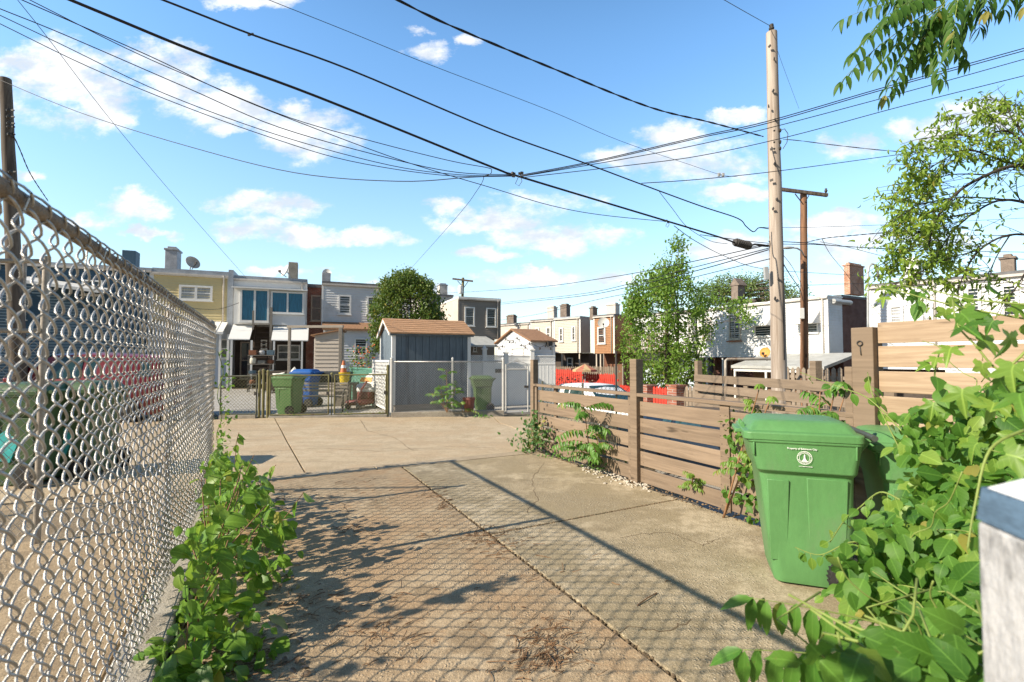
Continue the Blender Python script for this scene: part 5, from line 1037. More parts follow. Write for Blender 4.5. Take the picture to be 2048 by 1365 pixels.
# ================================================================ yard things
def fbin(px, py, Y, deg, lab, mt, sc, grp='bins in the yards', z=0.0):
    g = at(px, py, Y); return wheelie_bin((g.x, g.y, z), deg, lab, mt, grp, sc, False)
b_ = fbin(541, 800, 12.9, -8, 'green wheeled bin standing behind the olive yard gate', mat('yard_green_bin', (.085, .18, .06), .5, .12, 4), 1.0, z=.0)
text_mesh('PROPERTY', .05, b_, (.32, -.004, .70), mat('grey_print', (.30, .42, .25), .6, .03), 'lettering')
b_ = fbin(580, 790, 15.0, -6, 'blue wheeled recycling bin with a round white emblem in the yard', m_blue, 1.08, z=.0)
m = MB(); m.lathe((.30, .02, .80), [(.075, 0), (.075, .022)], 20, axis=(0, -1, 0)); m.build('emblem', m_white, b_, local=True, smooth='auto')
m = MB(); m.lathe((.30, .0, .80), [(.056, 0), (.056, .004)], 20, axis=(0, -1, 0)); m.build('emblem_centre', m_blue, b_, local=True)
m = MB(); m.hexa([(.28, -.008, .76), (.30, -.008, .76), (.30, .0, .76), (.28, .0, .76), (.31, -.008, .845), (.33, -.008, .845), (.33, .0, .845), (.31, .0, .845)]); m.build('emblem_leaf', m_white, b_, local=True)
fbin(945, 780, 13.6, 12, 'olive green wheeled bin beside the right corner of the blue grey shed', m_bin3, .92, z=.02)
# mobility scooter with a white plastic seat
g = gnd(722, 818); r = thing('mobility_scooter', 'old red mobility scooter with white shell seat and an orange panel behind the olive gate', 'scooter', (g.x, g.y + .3, 0), radians(-20))
m_wpl = mat('white_plastic', (.66, .66, .62), .5, .12, 3); m_red = mat('dark_red_plastic', (.16, .035, .03), .5, .2, 5); m_or = mat('orange_plastic', (.75, .30, .02), .5, .08, 4)
m = MB(); m.loft([rr(-.28, .28, -.55, .50, .12, .1), rr(-.30, .30, -.6, .52, .20, .1), rr(-.26, .26, -.55, .45, .27, .1)]); m.box((0, .18, .27), .44, .5, .22); m.build('chassis', m_red, r, smooth='auto', local=True, bevel=.02)
m = MB(); m.loft([rr(-.27, .27, -.05, .42, .50, .08), rr(-.29, .29, -.07, .44, .56, .08), rr(-.26, .26, -.05, .42, .62, .08)]); m.build('seat', m_wpl, r, smooth='auto', local=True)
m = MB(); m.loft([[(x, y + .34 + (z - .62) * .2, z) for x, y, z in rr(-w, w, 0, .09, z, .04)] for z, w in ((.60, .22), (.70, .28), (.90, .29), (1.0, .24), (1.04, .16))]); m.build('backrest', m_wpl, r, smooth='auto', local=True)
m = MB(); m.loft([[(x, y, z) for x, y, z in rr(-.22, .16, -.20, .25, .63, .1)], rr(-.18, .12, -.16, .22, .72, .08), rr(-.1, .06, -.1, .15, .76, .05)]); m.build('blanket', mat('grey_blanket', (.42, .43, .42), .9, .35, 9), r, smooth='auto', local=True)
m = MB(); m.hexa([(-.06, -.14, .80), (.36, -.14, .80), (.36, -.12, .80), (-.06, -.12, .80), (-.06, -.10, .94), (.36, -.10, .94), (.36, -.08, .94), (-.06, -.08, .94)]); m.build('orange_panel', m_or, r, local=True, bevel=.01)
m = MB(); m.tube([(.15, -.5, .22), (.2, -.38, .6), (.2, -.14, .82)], .03, 8); m.build('steering_column', m_red, r, local=True)
for x, y in ((-.27, .3), (.27, .3), (-.2, -.5), (.2, -.5)):
    m = MB(); m.lathe((x - .04, y, .12), [(.05, 0), (.11, .005), (.12, .02), (.12, .06), (.11, .075), (.05, .08)], 16, axis=(1, 0, 0)); m.build('wheel', mat('grey_wheel', (.10, .095, .09), .7, .2), r, local=True, smooth='auto')
def bucket(px, py, Y, lab, mt, rb, rt, h, z):
    g = at(px, py, Y); m = MB(); m.lathe((g.x, g.y, z), [(rb, 0), (rt, h), (rt * 1.06, h), (rt * 1.06, h + .03), (rt * .93, h + .03), (rb * .9, .04)], 16); o = m.build('bucket', mt, smooth='auto'); return tag(o, lab, 'bucket')
bucket(689, 760, 15.5, 'yellow plastic bucket between the planter and the white scooter seat', mat('yellow_plastic', (.55, .40, .02), .5, .08, 4), .13, .17, .36, .68)
m = MB(); g = at(689, 760, 15.6); m.box((g.x - .05, g.y, 0), .5, .45, .68, .2); tag(m.build('wooden_box', w_grey, bevel=.02), 'grey wooden box holding up the yellow bucket', 'box')
r = thing('traffic_cone', 'small orange cone with a white band standing in the yellow bucket', 'cone', (g.x, g.y - .1, .99)); m = MB(); m.lathe((0, 0, .0), [(.12, 0), (.055, .34), (.03, .46)], 14); m.build('cone_body', mat('cone_orange', (.50, .15, .05), .5), r, smooth='auto', local=True)
m = MB(); m.lathe((0, 0, .22), [(.084, 0), (.068, .09)], 14); m.build('band', p_trim, r, smooth='auto', local=True)
# planter tub on a table, bench, pillows, shelving
g = at(662, 760, 15.8); r = thing('garden_table', 'weathered garden table carrying the black planter tub', 'table', (g.x, g.y, 0), .2); m = MB(); m.box((0, 0, .66), 1.7, .7, .06); m.build('table_top', w_grey, r, local=True, bevel=.01)
for x in (-.75, .75):
    for y in (-.28, .28): m = MB(); m.box((x, y, 0), .08, .08, .66); m.build('leg', w_grey, r, local=True)
m = MB(); m.loft([[(g.x + x + .1, g.y + y, z) for x, y, z in rr(-.5, .5, -.2, .2, zz, .06)] for zz in (.735,)] + [[(g.x + x + .1, g.y + y, z) for x, y, z in rr(-.56, .56, -.24, .24, zz, .06)] for zz in (1.05, 1.09)]); o = m.build('planter_tub', mat('black_tub', (.045, .05, .05), .6, .2), smooth='auto'); tag(o, 'long black planter tub on the weathered garden table', 'planter')
g = at(645, 780, 13.9); r = thing('garden_bench', 'dark iron bench with curled arms between the blue bin and the gate', 'bench', (g.x, g.y, 0), .05, )
m = MB(); [m.box((0, -.18 + i * .09, .42), 1.3, .07, .025) for i in range(5)]; m.build('seat', w_grey, r, local=True)
m = MB(); [m.box((0, .27, .55 + i * .1), 1.3, .02, .06) for i in range(3)]; m.build('backrest', w_grey, r, local=True)
for x in (-.66, .66): m = MB(); m.tube([(x, -.28, 0), (x, -.22, .3), (x, -.28, .52), (x, -.1, .64), (x, .2, .62), (x, .28, .85)], .02, 6); m.tube([(x, .32, 0), (x, .22, .3), (x, .27, .6)], .02, 6); m.tube([(x, -.28 + .09 * cos(t), .2 + .09 * sin(t)) for t in [i * pi / 5 for i in range(11)]], .014, 5); m.build('leg', m_iron, r, local=True, smooth=True)
g = at(578, 760, 21.5); r = thing('porch_sofa', 'dark sofa with two pale cushions under the right white awning', 'sofa', (g.x, g.y, 0), radians(15)); m = MB(); m.box((0, 0, .12), 2.0, .8, .36); m.build('seat', p_dark, r, local=True, bevel=.05); m = MB(); m.box((0, .42, .12), 2.0, .18, .85); m.build('backrest', p_dark, r, local=True, bevel=.05)
for dx, dz, a, lab in ((-.42, .62, .1, 'small square pale cushion on the dark sofa, the lower one'), (.25, .78, .75, 'pale cushion tilted on its corner on the dark sofa')):
    m = MB(); c = Vector((g.x + dx, g.y - .12, dz + (.0))); u = Vector((cos(a), 0, sin(a))); v = Vector((-sin(a), .25, cos(a))); P = []
    for k, th in ((.7, -.10), (1, 0), (.7, .10)): P.append([c + (u * x + v * y) * (.27 * k) + Vector((0, th, 0)) for x, y in ((-1, -1), (0, -.9), (1, -1), (.9, 0), (1, 1), (0, .9), (-1, 1), (-.9, 0))])
    m.loft(P); tag(m.build('cushion', mat('cushion_cloth', (.66, .65, .60), .9, .08), smooth='auto'), lab, 'cushion')
g = at(523, 760, 22.0); r = thing('shelf_unit', 'open shelf crowded with junk under the dark stairs', 'shelf', (g.x, g.y, 0), radians(20))
for z in (.35, .8, 1.25, 1.65): m = MB(); m.box((0, 0, z), 1.1, .45, .03); m.build('shelf_board', w_grey, r, local=True)
for x in (-.53, .53):
    for y in (-.2, .2): m = MB(); m.box((x, y, 0), .04, .04, 1.7); m.build('upright', m_iron, r, local=True)
cl = [(.20, .08, .04), (.4, .4, .4), (.08, .13, .17), (.4, .3, .2), (.6, .58, .5), (.2, .2, .18)]; nm = ['rust red', 'pale grey', 'slate blue', 'tan', 'off white', 'charcoal']; nl = ['lowest', 'second', 'third', 'top']
for k, z in enumerate((.38, .83, 1.28, 1.68)):
    for j in range(3):
        c = cl[(k * 2 + j) % 6]; m = MB(); p_ = wmat(r) @ Vector((-.36 + j * .36, 0, z + .002)); h = R.uniform(.14, .3)
        if (j + k) % 2: m.box(p_, R.uniform(.2, .32), .3, h, .3)
        else: m.lathe(p_, [(.11, 0), (.14, .05), (.13, h * .8), (.08, h)], 10)
        tag(m.build('storage_box' if (j + k) % 2 else 'jar', mat('junk_' + nm[(k * 2 + j) % 6].replace(' ', '_'), c, .7, .2, 6), smooth='auto', bevel=.01), nm[(k * 2 + j) % 6] + (' box' if (j + k) % 2 else ' jar') + ' on the ' + nl[k] + ' board of the shelf of junk, ' + ['at its left', 'in its middle', 'at its right'][j], 'box' if (j + k) % 2 else 'jar', 'junk on the porch shelf')
g = at(938, 800, 12.75); m = MB(); m.lathe((g.x, g.y, .125), [(.12, 0), (.155, .30), (.17, .30), (.17, .36), (.15, .36), (.13, .30)], 14); tag(m.build('flower_pot', mat('maroon_pot', (.20, .075, .06), .7, .15, 4), smooth='auto'), 'maroon flower pot at the foot of the blue grey shed corner', 'pot')
# ================================================================ cars
m_tint = glass('car_glass', (.02, .05, .05), .05)
def car(label, loc, deg, paint, L=4.5, Wd=1.8, H=1.45, suv=False, group='parked cars'):
    r = thing('parked_car', label, 'car', loc, radians(deg), group); h = Wd / 2; hb = H * .62 if not suv else H * .60
    X = [(-.5, .50, None), (-.485, .62, None), (-.40, hb * .97 / 1, None)]
    st = [(-.50, .45, .45), (-.49, .70, .70), (-.44, hb * .93, hb * .93), (-.24, hb, hb), (-.12, hb + .01, H * .90), (-.04, hb + .02, H * .985), (.10, hb + .03, H), (.25, hb + .04, H * .98), (.36 if not suv else .44, hb + .04, (H * .84 if not suv else H * .95)), (.44 if not suv else .475, hb + .03, hb + .05), (.49, hb * .93, hb * .93), (.50, .5, .5)]
    m = MB(); rings = []
    def half(x, zb, zt):
        f = 1 - .22 * max(0, (abs(x) - .36) / .14) ** 2; w = h * f; wt = w * (.74 if zt > zb + .05 else .9)
        return [(.0, .20), (w * .92, .20), (w, .42), (w * .985, zb - .08), (w * .94, zb), (wt, zt - .05 if zt > zb + .05 else zb + .0), (wt * .82, zt + (.0 if zt > zb + .05 else .008)), (0, zt + .02)]
    for x, zb, zt in st:
        P = half(x, zb, zt); rings.append([(x * L, y, z) for y, z in P] + [(x * L, -y, z) for y, z in P[-2:0:-1]])
    m.loft(rings); m.build('body', paint, r, smooth='auto', local=True)
    def pane(name, P, sgn=None):
        m = MB(); c = [Vector(p) for p in P]; n = (c[1] - c[0]).cross(c[2] - c[0]).normalized(); cen = sum(c, Vector()) / len(c)
        if n.dot(cen - Vector((0, 0, .8))) < 0: n = -n
        m.prism([p - n * .01 for p in c], n * .022); return m.build(name, m_tint, r, local=True)
    def sk(i, j, sg, t=0.0, i2=None):   # point on ring i, profile index j
        x, zb, zt = st[i]; y, z = half(x, zb, zt)[j]; return Vector((x * L, y * sg, z))
    def lerp(a, b, t): return a.lerp(b, t)
    ws = [lerp(sk(3, 4, -1), sk(5, 5, -1), .10), lerp(sk(3, 4, 1), sk(5, 5, 1), .10), lerp(sk(3, 4, 1), sk(5, 6, 1), .88), lerp(sk(3, 4, -1), sk(5, 6, -1), .88)]
    k = 8; rw = [lerp(sk(9, 4, -1), sk(k, 5, -1), .15), lerp(sk(9, 4, 1), sk(k, 5, 1), .15), lerp(sk(9, 4, 1), sk(k, 6, 1), .9), lerp(sk(9, 4, -1), sk(k, 6, -1), .9)]
    pane('windshield', [p + Vector((-.02, 0, .045)) for p in ws]); pane('rear_window', [p + Vector((.03, 0, .03)) for p in rw])
    for sg in (1, -1):
        a, b, c, d = sk(4, 4, sg), sk(6, 4, sg), sk(6, 5, sg), sk(5, 5, sg); e, f = sk(8, 4, sg), sk(8, 5, sg)
        pane('side_window', [lerp(a, d, .08) + (b - a) * .05, lerp(b, c, .08) - (b - a) * .02, lerp(b, c, .9) - (b - a) * .02, lerp(a, d, .95) + (b - a) * .12])
        pane('side_window', [lerp(b, c, .08) + (e - b) * .04, lerp(e, f, .12) - (e - b) * .05, lerp(e, f, .8) - (e - b) * .10, lerp(b, c, .9) + (e - b) * .04])
        m = MB(); m.box((-.485 * L, sg * h * .62, .58), .14, .34, .16); m.build('headlight', mat('headlight', (.7, .7, .7), .15, .1, spec=.7), r, local=True, bevel=.03)
        m = MB(); m.box((.482 * L, sg * h * .62, .68), .12, .30, .16); m.build('tail_light', mat('tail_light', (.35, .02, .02), .2), r, local=True, bevel=.03)
        m = MB(); m.box((-.20 * L, sg * (h + .06), hb - .02), .14, .18, .12); m.build('side_mirror', paint, r, local=True, bevel=.03)
        for x in (-.32, .31):
            m = MB(); m.lathe((x * L, sg * (h - .20), .32), [(.2, 0), (.31, .0), (.325, .03), (.325, .19), (.30, .21), (.2, .215)], 24, axis=(0, sg, 0)); w = m.build('wheel', m_tyre, r, local=True, smooth='auto')
            m = MB(); m.lathe((x * L, sg * (h - .02), .32), [(.2, 0), (.2, .02), (.05, .035)], 16, axis=(0, sg, 0)); m.build('rim', m_steel, w, local=True, smooth='auto')
    return r
pt = lambda n, c: mat(n, c, .28, .03, 2, spec=.6)
g = at(165, 760, 12.0); car('red suv parked behind the near chain-link mesh', (g.x, g.y, -.04), 12, pt('red_paint', (.17, .012, .015)), 4.4, 1.8, 1.70, True)
g = at(1200, 790, 15.0); car('white sedan with green tinted glass beyond the brown fence', (g.x + .0, g.y + .6, at(1206, 756, 15.3).z - 1.66), 122, pt('white_paint', (.80, .81, .80)), 4.5, 1.8, 1.45)
g = at(1370, 815, 8.6); car('dark blue car glimpsed between the boards of the low brown fence', (g.x + .9, g.y + .7, -.78), 118, pt('blue_black_paint', (.008, .014, .024)), 4.4, 1.8, 1.28)
# ================================================================ red and picket fences, brick piers, parasol
m_redf = mat('red_fence_paint', (.55, .045, .025), .7, .2, 3); w_pick = wood('old_picket', (.30, .24, .18), (.20, .16, .12), .85, .2)
def pickets(label, x0, x1, ytop, Ya, Yb, zb, mt, name='picket_fence', pw=.085, gap=.02):
    a, b = at(x0, 750, Ya), at(x1, 750, Yb); W = Wall(a.x, a.y, math.degrees(atan2(b.y - a.y, b.x - a.x))); ln = (b.to_2d() - a.to_2d()).length; zt = at(x0, ytop, Ya).z
    r = thing(name, label, 'fence', W.pt(ln / 2, zb), W.a); m = MB(); n = max(2, int(ln / (pw + gap)))
    for i in range(n):
        s = i * (pw + gap); j = R.uniform(-.02, .02); P = [W.pt(s, zb, .012), W.pt(s + pw, zb, .012), W.pt(s + pw, zt - .06 + j, .012), W.pt(s + pw / 2, zt + j, .012), W.pt(s, zt - .06 + j, .012)]; m.prism(P, W.n * -.02)
    m.build('pickets', mt, r); m = MB()
    for z in (zb + .25, zt - .3): m = MB(); W.box(m, 0, ln, z, z + .08, -.06, -.012); m.build('rail', mt, r)
    return W
pickets('red picket fence behind the white garden shed and the parasol', 1112, 1166, 738, 21.5, 20.6, -.85, m_redf); pickets('red picket fence beside the parasol, above the white car', 1166, 1236, 746, 20.4, 19.0, -.85, m_redf)
pickets('grey weathered picket fence behind the red one', 1108, 1240, 732, 24, 23, -.85, w_pick)
pickets('red picket fence between the two brick piers under the round tree', 1306, 1346, 773, 15.0, 14.4, -.85, m_redf); pickets('red picket fence at the right of the white car', 1240, 1290, 770, 17.5, 15.6, -.85, m_redf)
pickets('low grey picket fence right of the brick piers', 1364, 1400, 772, 14.2, 13.8, -.85, w_pick)
for px, Y, zt, lab in ((1296, 15.2, 770, 'brick pier at the left end of the red fence under the round tree'), (1354, 14.3, 770, 'brick pier at the right end of the red fence under the round tree'), (1146, 21.6, 737, 'dark brick pier left of the parasol')):
    g = at(px, 780, Y); z = at(px, zt, Y).z; m = MB(); m.box((g.x, g.y, -.85), .40, .40, z + .80, .4); r = m.build('brick_pier', p_brick); tag(r, lab, 'pier', 'brick piers'); m = MB(); m.box((g.x, g.y, z - .048), .46, .46, .05, .4); m.build('cap', p_brick, r)
g = at(1170, 738, 20.0); r = thing('parasol', 'faded red and yellow garden parasol above the red fence', 'parasol', (g.x, g.y, -.85)); zt = at(1170, 734, 20).z; m = MB(); n = 10
top = Vector((g.x, g.y, zt + .12)); rim = [Vector((g.x + .52 * cos(2 * pi * i / n), g.y + .52 * sin(2 * pi * i / n), zt - .12)) for i in range(n)]
for i in range(n): m.add([top, rim[i], rim[(i + 1) % n], rim[i] - Vector((0, 0, .08)), rim[(i + 1) % n] - Vector((0, 0, .08))], [(0, 1, 2), (1, 3, 4, 2)], i % 2)
m.build('canopy', [mat('faded_red', (.42, .16, .10), .8, .15), mat('faded_yellow', (.50, .36, .19), .8, .15)], r, fix=False); m = MB(); m.tube([(g.x, g.y, -.85), top], .02, 6); m.build('pole', m_steel, r)
# grey slatted picket behind the upper fence, railing pipe
pickets('grey paled fence behind the right part of the board fence and the red-brown pole', 1572, 1740, 734, 13.4, 11.2, -.85, w_pick, pw=.11, gap=.06)
m = MB(); Y = 12.6; P = [at(1451, 800, Y), at(1451, 722, Y), at(1454, 719, Y), at(1566, 718, Y), at(1570, 722, Y), at(1571, 800, Y)]; m.tube(P, .038, 8); tag(m.build('pipe_railing', m_galv2, smooth=True), 'rusty pipe railing in front of the lean-to and the bleached pole', 'railing')
# dark green wire fence in front of the white car
g0, g1 = at(1085, 800, 10.6), at(1262, 800, 8.8); W = Wall(g0.x, g0.y, math.degrees(atan2(g1.y - g0.y, g1.x - g0.x))); ln = (g1 - g0).length; zt = at(1085, 766, 10.6).z
r = thing('wire_fence', 'dark green wire fence just behind the far bay of the low brown fence', 'fence', W.pt(ln / 2, -.8), W.a); diamond(W, 0, ln, -.7, zt, .10, .004).build('wire_mesh', mat('dark_green_wire', (.03, .09, .06), .6), r, fix=False)
for s in (0, ln * .5, ln): m = MB(); m.tube([W.pt(s, -.85), W.pt(s, zt + .04)], .022, 8); m.build('post', m_dkpipe, r)
m = MB(); g = at(1232, 760, 9.6); m.tube([(g.x, g.y, -.85), at(1232, 702, 9.6)], .02, 8); tag(m.build('metal_stake', m_iron), 'dark thin metal stake standing in front of the white car', 'stake')
# white painted post right by the camera
c = at(2136, 1200, .52); r = thing('fence_post', 'white weathered fence post with a slate blue top edge close to the camera', 'post', (c.x + .05, c.y + .03, 0), radians(-12))
zt = at(2000, 985, .52).z; m = MB(); m.hexa([(-.062, -.06, 0), (.062, -.06, 0), (.062, .06, 0), (-.062, .06, 0), (-.062, -.06, zt - .062), (.062, -.06, zt - .062), (.062, .06, zt - .062), (-.062, .06, zt - .062)])
m.build('shaft', mat('peeling_white_paint', (.42, .42, .42), .85, .2, 16, stain=(.05, .05, .05), sc=(1, 1, .6), bump=.4), r, local=True, bevel=.006)
m = MB(); m.loft([rr(-.064, .064, -.062, .062, zt - .060, .008, 2), rr(-.060, .060, -.058, .058, zt - .020, .008, 2)]); m.build('cap_band', mat('slate_blue_band', (.09, .15, .22), .6, .35, 9, sc=(1, 1, 6)), r, local=True)  # blue-grey band round the post just below its cap
m = MB(); m.loft([rr(-.056, .056, -.054, .054, zt - .019, .008, 2), rr(-.03, .03, -.03, .03, zt, .008, 2)]); m.build('cap', p_trim, r, local=True)
# ================================================================ foliage
l_vine = leafmat('vine_leaf', (.035, .12, .018), (.13, .275, .035), .40, (.32, .52, .05), rough=.55)
l_vine2 = leafmat('young_vine_leaf', (.11, .24, .03), (.26, .38, .065), .42, (.46, .58, .09))
l_bush = leafmat('bush_leaf', (.06, .17, .02), (.20, .36, .045), .40, (.42, .60, .06))
l_ail = leafmat('tree_of_heaven_leaf', (.055, .17, .02), (.15, .30, .05), .35, (.32, .50, .06), vein=.25)
l_tree = leafmat('tree_leaf', (.09, .20, .025), (.25, .38, .07), .40, (.45, .60, .08), vein=0)
l_dark = leafmat('dark_tree_leaf', (.045, .11, .018), (.16, .22, .045), .30, (.34, .40, .05), vein=0)
l_far = leafmat('far_tree_leaf', (.09, .17, .04), (.20, .28, .07), .3, (.3, .4, .08), vein=0)
l_peach = leafmat('peach_leaf', (.10, .22, .02), (.33, .44, .06), .42, (.50, .56, .08), vein=.25)
m_bark = mat('grey_bark', (.13, .105, .08), .9, .35, 6, bump=.5); m_stem = mat('green_stem', (.20, .26, .06), .6, .25, 8); m_rstem = mat('reddish_stem', (.26, .14, .07), .6, .25, 8)
OV = [(0, 0), (.05, .30), (.16, .68), (.32, .98), (.50, .98), (.68, .74), (.84, .38), (1, 0)]
LA = [(0, 0), (.12, .62), (.32, 1), (.55, .90), (.78, .52), (1, 0)]
SM = [(0, 0), (.4, 1), (1, 0)]
def rv(s=1.0): return Vector((R.gauss(0, 1), R.gauss(0, 1), R.gauss(0, 1))) * s
def leaf(m, P, d, n, L, w, prof=OV, fold=.25, droop=.35, mi=0, wave=.0):
    d = Vector(d).normalized(); n = Vector(n); n = (n - d * n.dot(d))
    if n.length < 1e-3: n = d.orthogonal()
    n.normalize(); s = d.cross(n); vs, uv, fs = [], [], []; pos = Vector(P); pv = 0; ang = 0; k = len(prof)
    row = []
    for i, (v, q) in enumerate(prof):
        st = (v - pv) * L; a = -droop * v * 1.4; dd = d * cos(a) + n * sin(a); nn = n * cos(a) - d * sin(a); pos = pos + dd * st; pv = v
        b = len(vs)
        if q == 0: vs.append(pos.copy()); uv.append((0, v)); row.append((b, b, b))
        else:
            up = nn * (q * w * .5 * fold); wv = nn * (wave * L * .06 * sin(i * 2.4))
            vs += [pos + s * (-q * w * .5) + up + wv, pos.copy(), pos + s * (q * w * .5) + up - wv]; uv += [(-q * .5, v), (0, v), (q * .5, v)]; row.append((b, b + 1, b + 2))
    for A, B in zip(row, row[1:]):
        for i in (0, 1):
            f = [A[i], A[i + 1], B[i + 1], B[i]]; g = []
            for x in f:
                if x not in g: g.append(x)
            if len(g) > 2: fs.append(tuple(g))
    m.add(vs, fs, mi, uv)
def lobed(m, P, d, n, L, mi=0, deep=.45):
    d = Vector(d).normalized(); n = Vector(n); n = (n - d * n.dot(d))
    if n.length < 1e-3: n = d.orthogonal()
    n.normalize(); s = d.cross(n); c = Vector(P) + d * (L * .28); vs = [c]; uv = [(0, .28)]; N = 34
    for i in range(N):
        t = 2 * pi * i / N; a = abs(((t + pi) % (2 * pi)) - pi)   # 0 = tip
        lob = max(math.exp(-(a / .30) ** 2) * .72, math.exp(-((a - 1.05) / .30) ** 2) * .58, math.exp(-((a - 2.05) / .32) ** 2) * .44)
        r = L * (.70 - deep * .62 + lob * deep * 1.45) * (.62 if a > 2.8 else 1); r *= 1 + .07 * (-1) ** i
        x, y = cos(t) * r * .78, sin(t) * r * .78; vs.append(c + d * x + s * y + n * (-.75 * (x * x) / L - .3 * y * y / L + .22 * abs(y))); uv.append((y / L, .28 + x / L))
    m.add(vs, [(0, 1 + i, 1 + (i + 1) % N) for i in range(N)], mi, uv)
UPS = Vector((-.55, -.45, .75)).normalized()
def pinnate(m, P, d, L, pairs=9, ll=.11, lw=.034, sag=.6, up=Vector((0, 0, 1)), hang=.6):
    d = Vector(d).normalized(); pts = [Vector(P)]; cur = d.copy()
    N = pairs + 2
    for i in range(N): cur = (cur + Vector((0, 0, -sag / N))).normalized(); pts.append(pts[-1] + cur * (L / N))
    m.tube(pts, [.0035 * (1 - .7 * i / N) * (L / .5) ** .5 for i in range(N + 1)], 5, mi=1)
    for i in range(2, N + 1):
        t = (pts[i] - pts[i - 1]).normalized(); sd = t.cross(up)
        if sd.length < .1: sd = t.orthogonal()
        sd.normalize(); k = (1 - .35 * abs(i / N - .45)) * R.uniform(.85, 1.1)
        for sg in (1, -1):
            dd = sd * sg + t * .35 + Vector((0, 0, -hang)) + rv(.08); leaf(m, pts[i] + rv(.004), dd, up + t * .2 + sd * sg * .3 + rv(.12), ll * k, lw * k, LA, .35, .5)
    leaf(m, pts[-1], cur + Vector((0, 0, -.3)), up, ll * .8, lw * .9, LA, .3, .4)
def inpoly(x, y, P):
    c = False
    for i in range(len(P)):
        (a, b), (d, e) = P[i], P[i - 1]
        if (b > y) != (e > y) and x < (d - a) * (y - b) / (e - b) + a: c = not c
    return c
# ---- right hand vine in front of the bins and pine fence
def vine_right():
    r = thing('climbing_vine', 'big sunlit broad-leaved vine in front of the pine fence and second bin', 'vine', (1.9, 1.9, 0))
    m, m2, ms = MB(), MB(), MB()
    V = [(1790, 835), (1850, 805), (1930, 785), (2075, 735), (2090, 1420), (1720, 1420), (1790, 1230), (1700, 1190), (1668, 1110), (1725, 1035), (1800, 1010), (1812, 900)]
    cnt = 0
    while cnt < 1900:
        x, y = R.uniform(1560, 2090), R.uniform(600, 1420)
        if not inpoly(x, y, V): continue
        t = (y - 620) / 800; Yf = 2.75 - 1.55 * t - .35 * max(0, (x - 1850) / 240); Y = max(.75, Yf + abs(R.gauss(0, .28)) - .05)
        P = at(x, y, Y)
        if P.z < .03: continue
        cnt += 1; L = R.choice([R.uniform(.04, .065), R.uniform(.055, .09), R.uniform(.08, .125)])
        d = Vector((R.gauss(-.25, .6), R.gauss(-.35, .5), R.gauss(-.55, .5))); n = UPS + rv(.38); young = R.random() < .22
        leaf(m2 if young else m, P, d, n, L, L * R.uniform(.55, .72), OV, R.uniform(.1, .4), R.uniform(.1, .7), wave=R.uniform(0, 1))
    for k in range(20):   # trailing stems
        x, y = R.uniform(1780, 2080), R.uniform(760, 1380); t = (y - 620) / 800; Y = max(.85, 2.75 - 1.5 * t)
        P = [at(x, y, Y)]; dv = Vector((R.gauss(-.3, .5), R.gauss(-.2, .3), R.gauss(.15, .6))).normalized()
        for i in range(6): dv = (dv + rv(.38)).normalized(); P.append(P[-1] + dv * .07)
        ms.tube(crom(P, 3), .0024, 5)
    # long shoots reaching out over the bin and along the fence top
    sh = [([(2060, 640), (1960, 622), (1860, 600), (1790, 580), (1752, 578)], 1.9, 2.3, 8, .09), ([(2060, 610), (1950, 600), (1880, 585), (1800, 570)], 1.8, 2.4, 7, .085), ([(2055, 700), (2000, 740), (1950, 690), (1915, 650), (1905, 600)], 1.35, 1.5, 6, .10), ([(1800, 1000), (1760, 985), (1720, 1015), (1690, 1040), (1660, 1085)], 2.0, 2.35, 13, .06), ([(1830, 1100), (1760, 1090), (1700, 1085), (1640, 1110), (1590, 1095)], 1.95, 2.5, 16, .062), ([(1840, 1150), (1770, 1160), (1700, 1165), (1650, 1195)], 1.9, 2.2, 13, .062), ([(1800, 900), (1770, 840), (1745, 790), (1735, 745)], 2.5, 3.0, 14, .075), ([(1820, 880), (1740, 800), (1680, 775), (1600, 745)], 2.5, 3.2, 6, .07), ([(2050, 860), (1980, 900), (1950, 1010), (1935, 1100)], 1.25, 1.2, 4, .09), ([(1900, 820), (1870, 760), (1880, 700)], 1.9, 1.9, 6, .09)]
    for px, Ya, Yb, nl, L in sh:
        P = crom([at(x, y, Ya + (Yb - Ya) * i / (len(px) - 1)) for i, (x, y) in enumerate(px)], 6); ms.tube(P, [.0042 * (1 - .55 * i / len(P)) for i in range(len(P))], 6)
        for i in range(nl):
            p = P[int((i + .5) / nl * (len(P) - 1))]; d = Vector((R.gauss(0, .5), R.gauss(-.2, .4), R.uniform(-1.1, -.1))); pet = p + d.normalized() * .02
            ms.tube([p, pet], .0016, 4)
            if L > .08 and R.random() < .6: lobed(m2 if R.random() < .6 else m, pet, d, UPS + rv(.35), L * R.uniform(.6, 1.0), deep=R.uniform(.35, .6))
            else: leaf(m2 if R.random() < .6 else m, pet, d, UPS + rv(.35), L * R.uniform(.7, 1.2), L * .62, OV, .25, .4)
    # large lobed leaves close to the lens and hanging at the upper right
    for x, y, Y, L in ((1925, 770, 1.35, .15), (1905, 690, 1.5, .12), (1975, 560, 1.7, .12), (2020, 660, 1.3, .13), (2040, 780, 1.1, .14), (1990, 800, 1.4, .13), (1960, 880, 1.4, .12), (1830, 600, 2.1, .12), (1772, 592, 2.3, .11), (1900, 590, 1.9, .12), (1868, 800, 1.9, .13), (2030, 720, 1.2, .15)):
        lobed(m2 if R.random() < .5 else m, at(x, y, Y), (R.gauss(-.3, .4), R.gauss(-.2, .3), -.8), UPS + rv(.45), L * .58, deep=.62)
    m.build('foliage', l_vine, r, smooth=True, fix=False); m2.build('young_foliage', l_vine2, r, smooth=True, fix=False); ms.build('stems', m_stem, r, smooth=True)
vine_right()
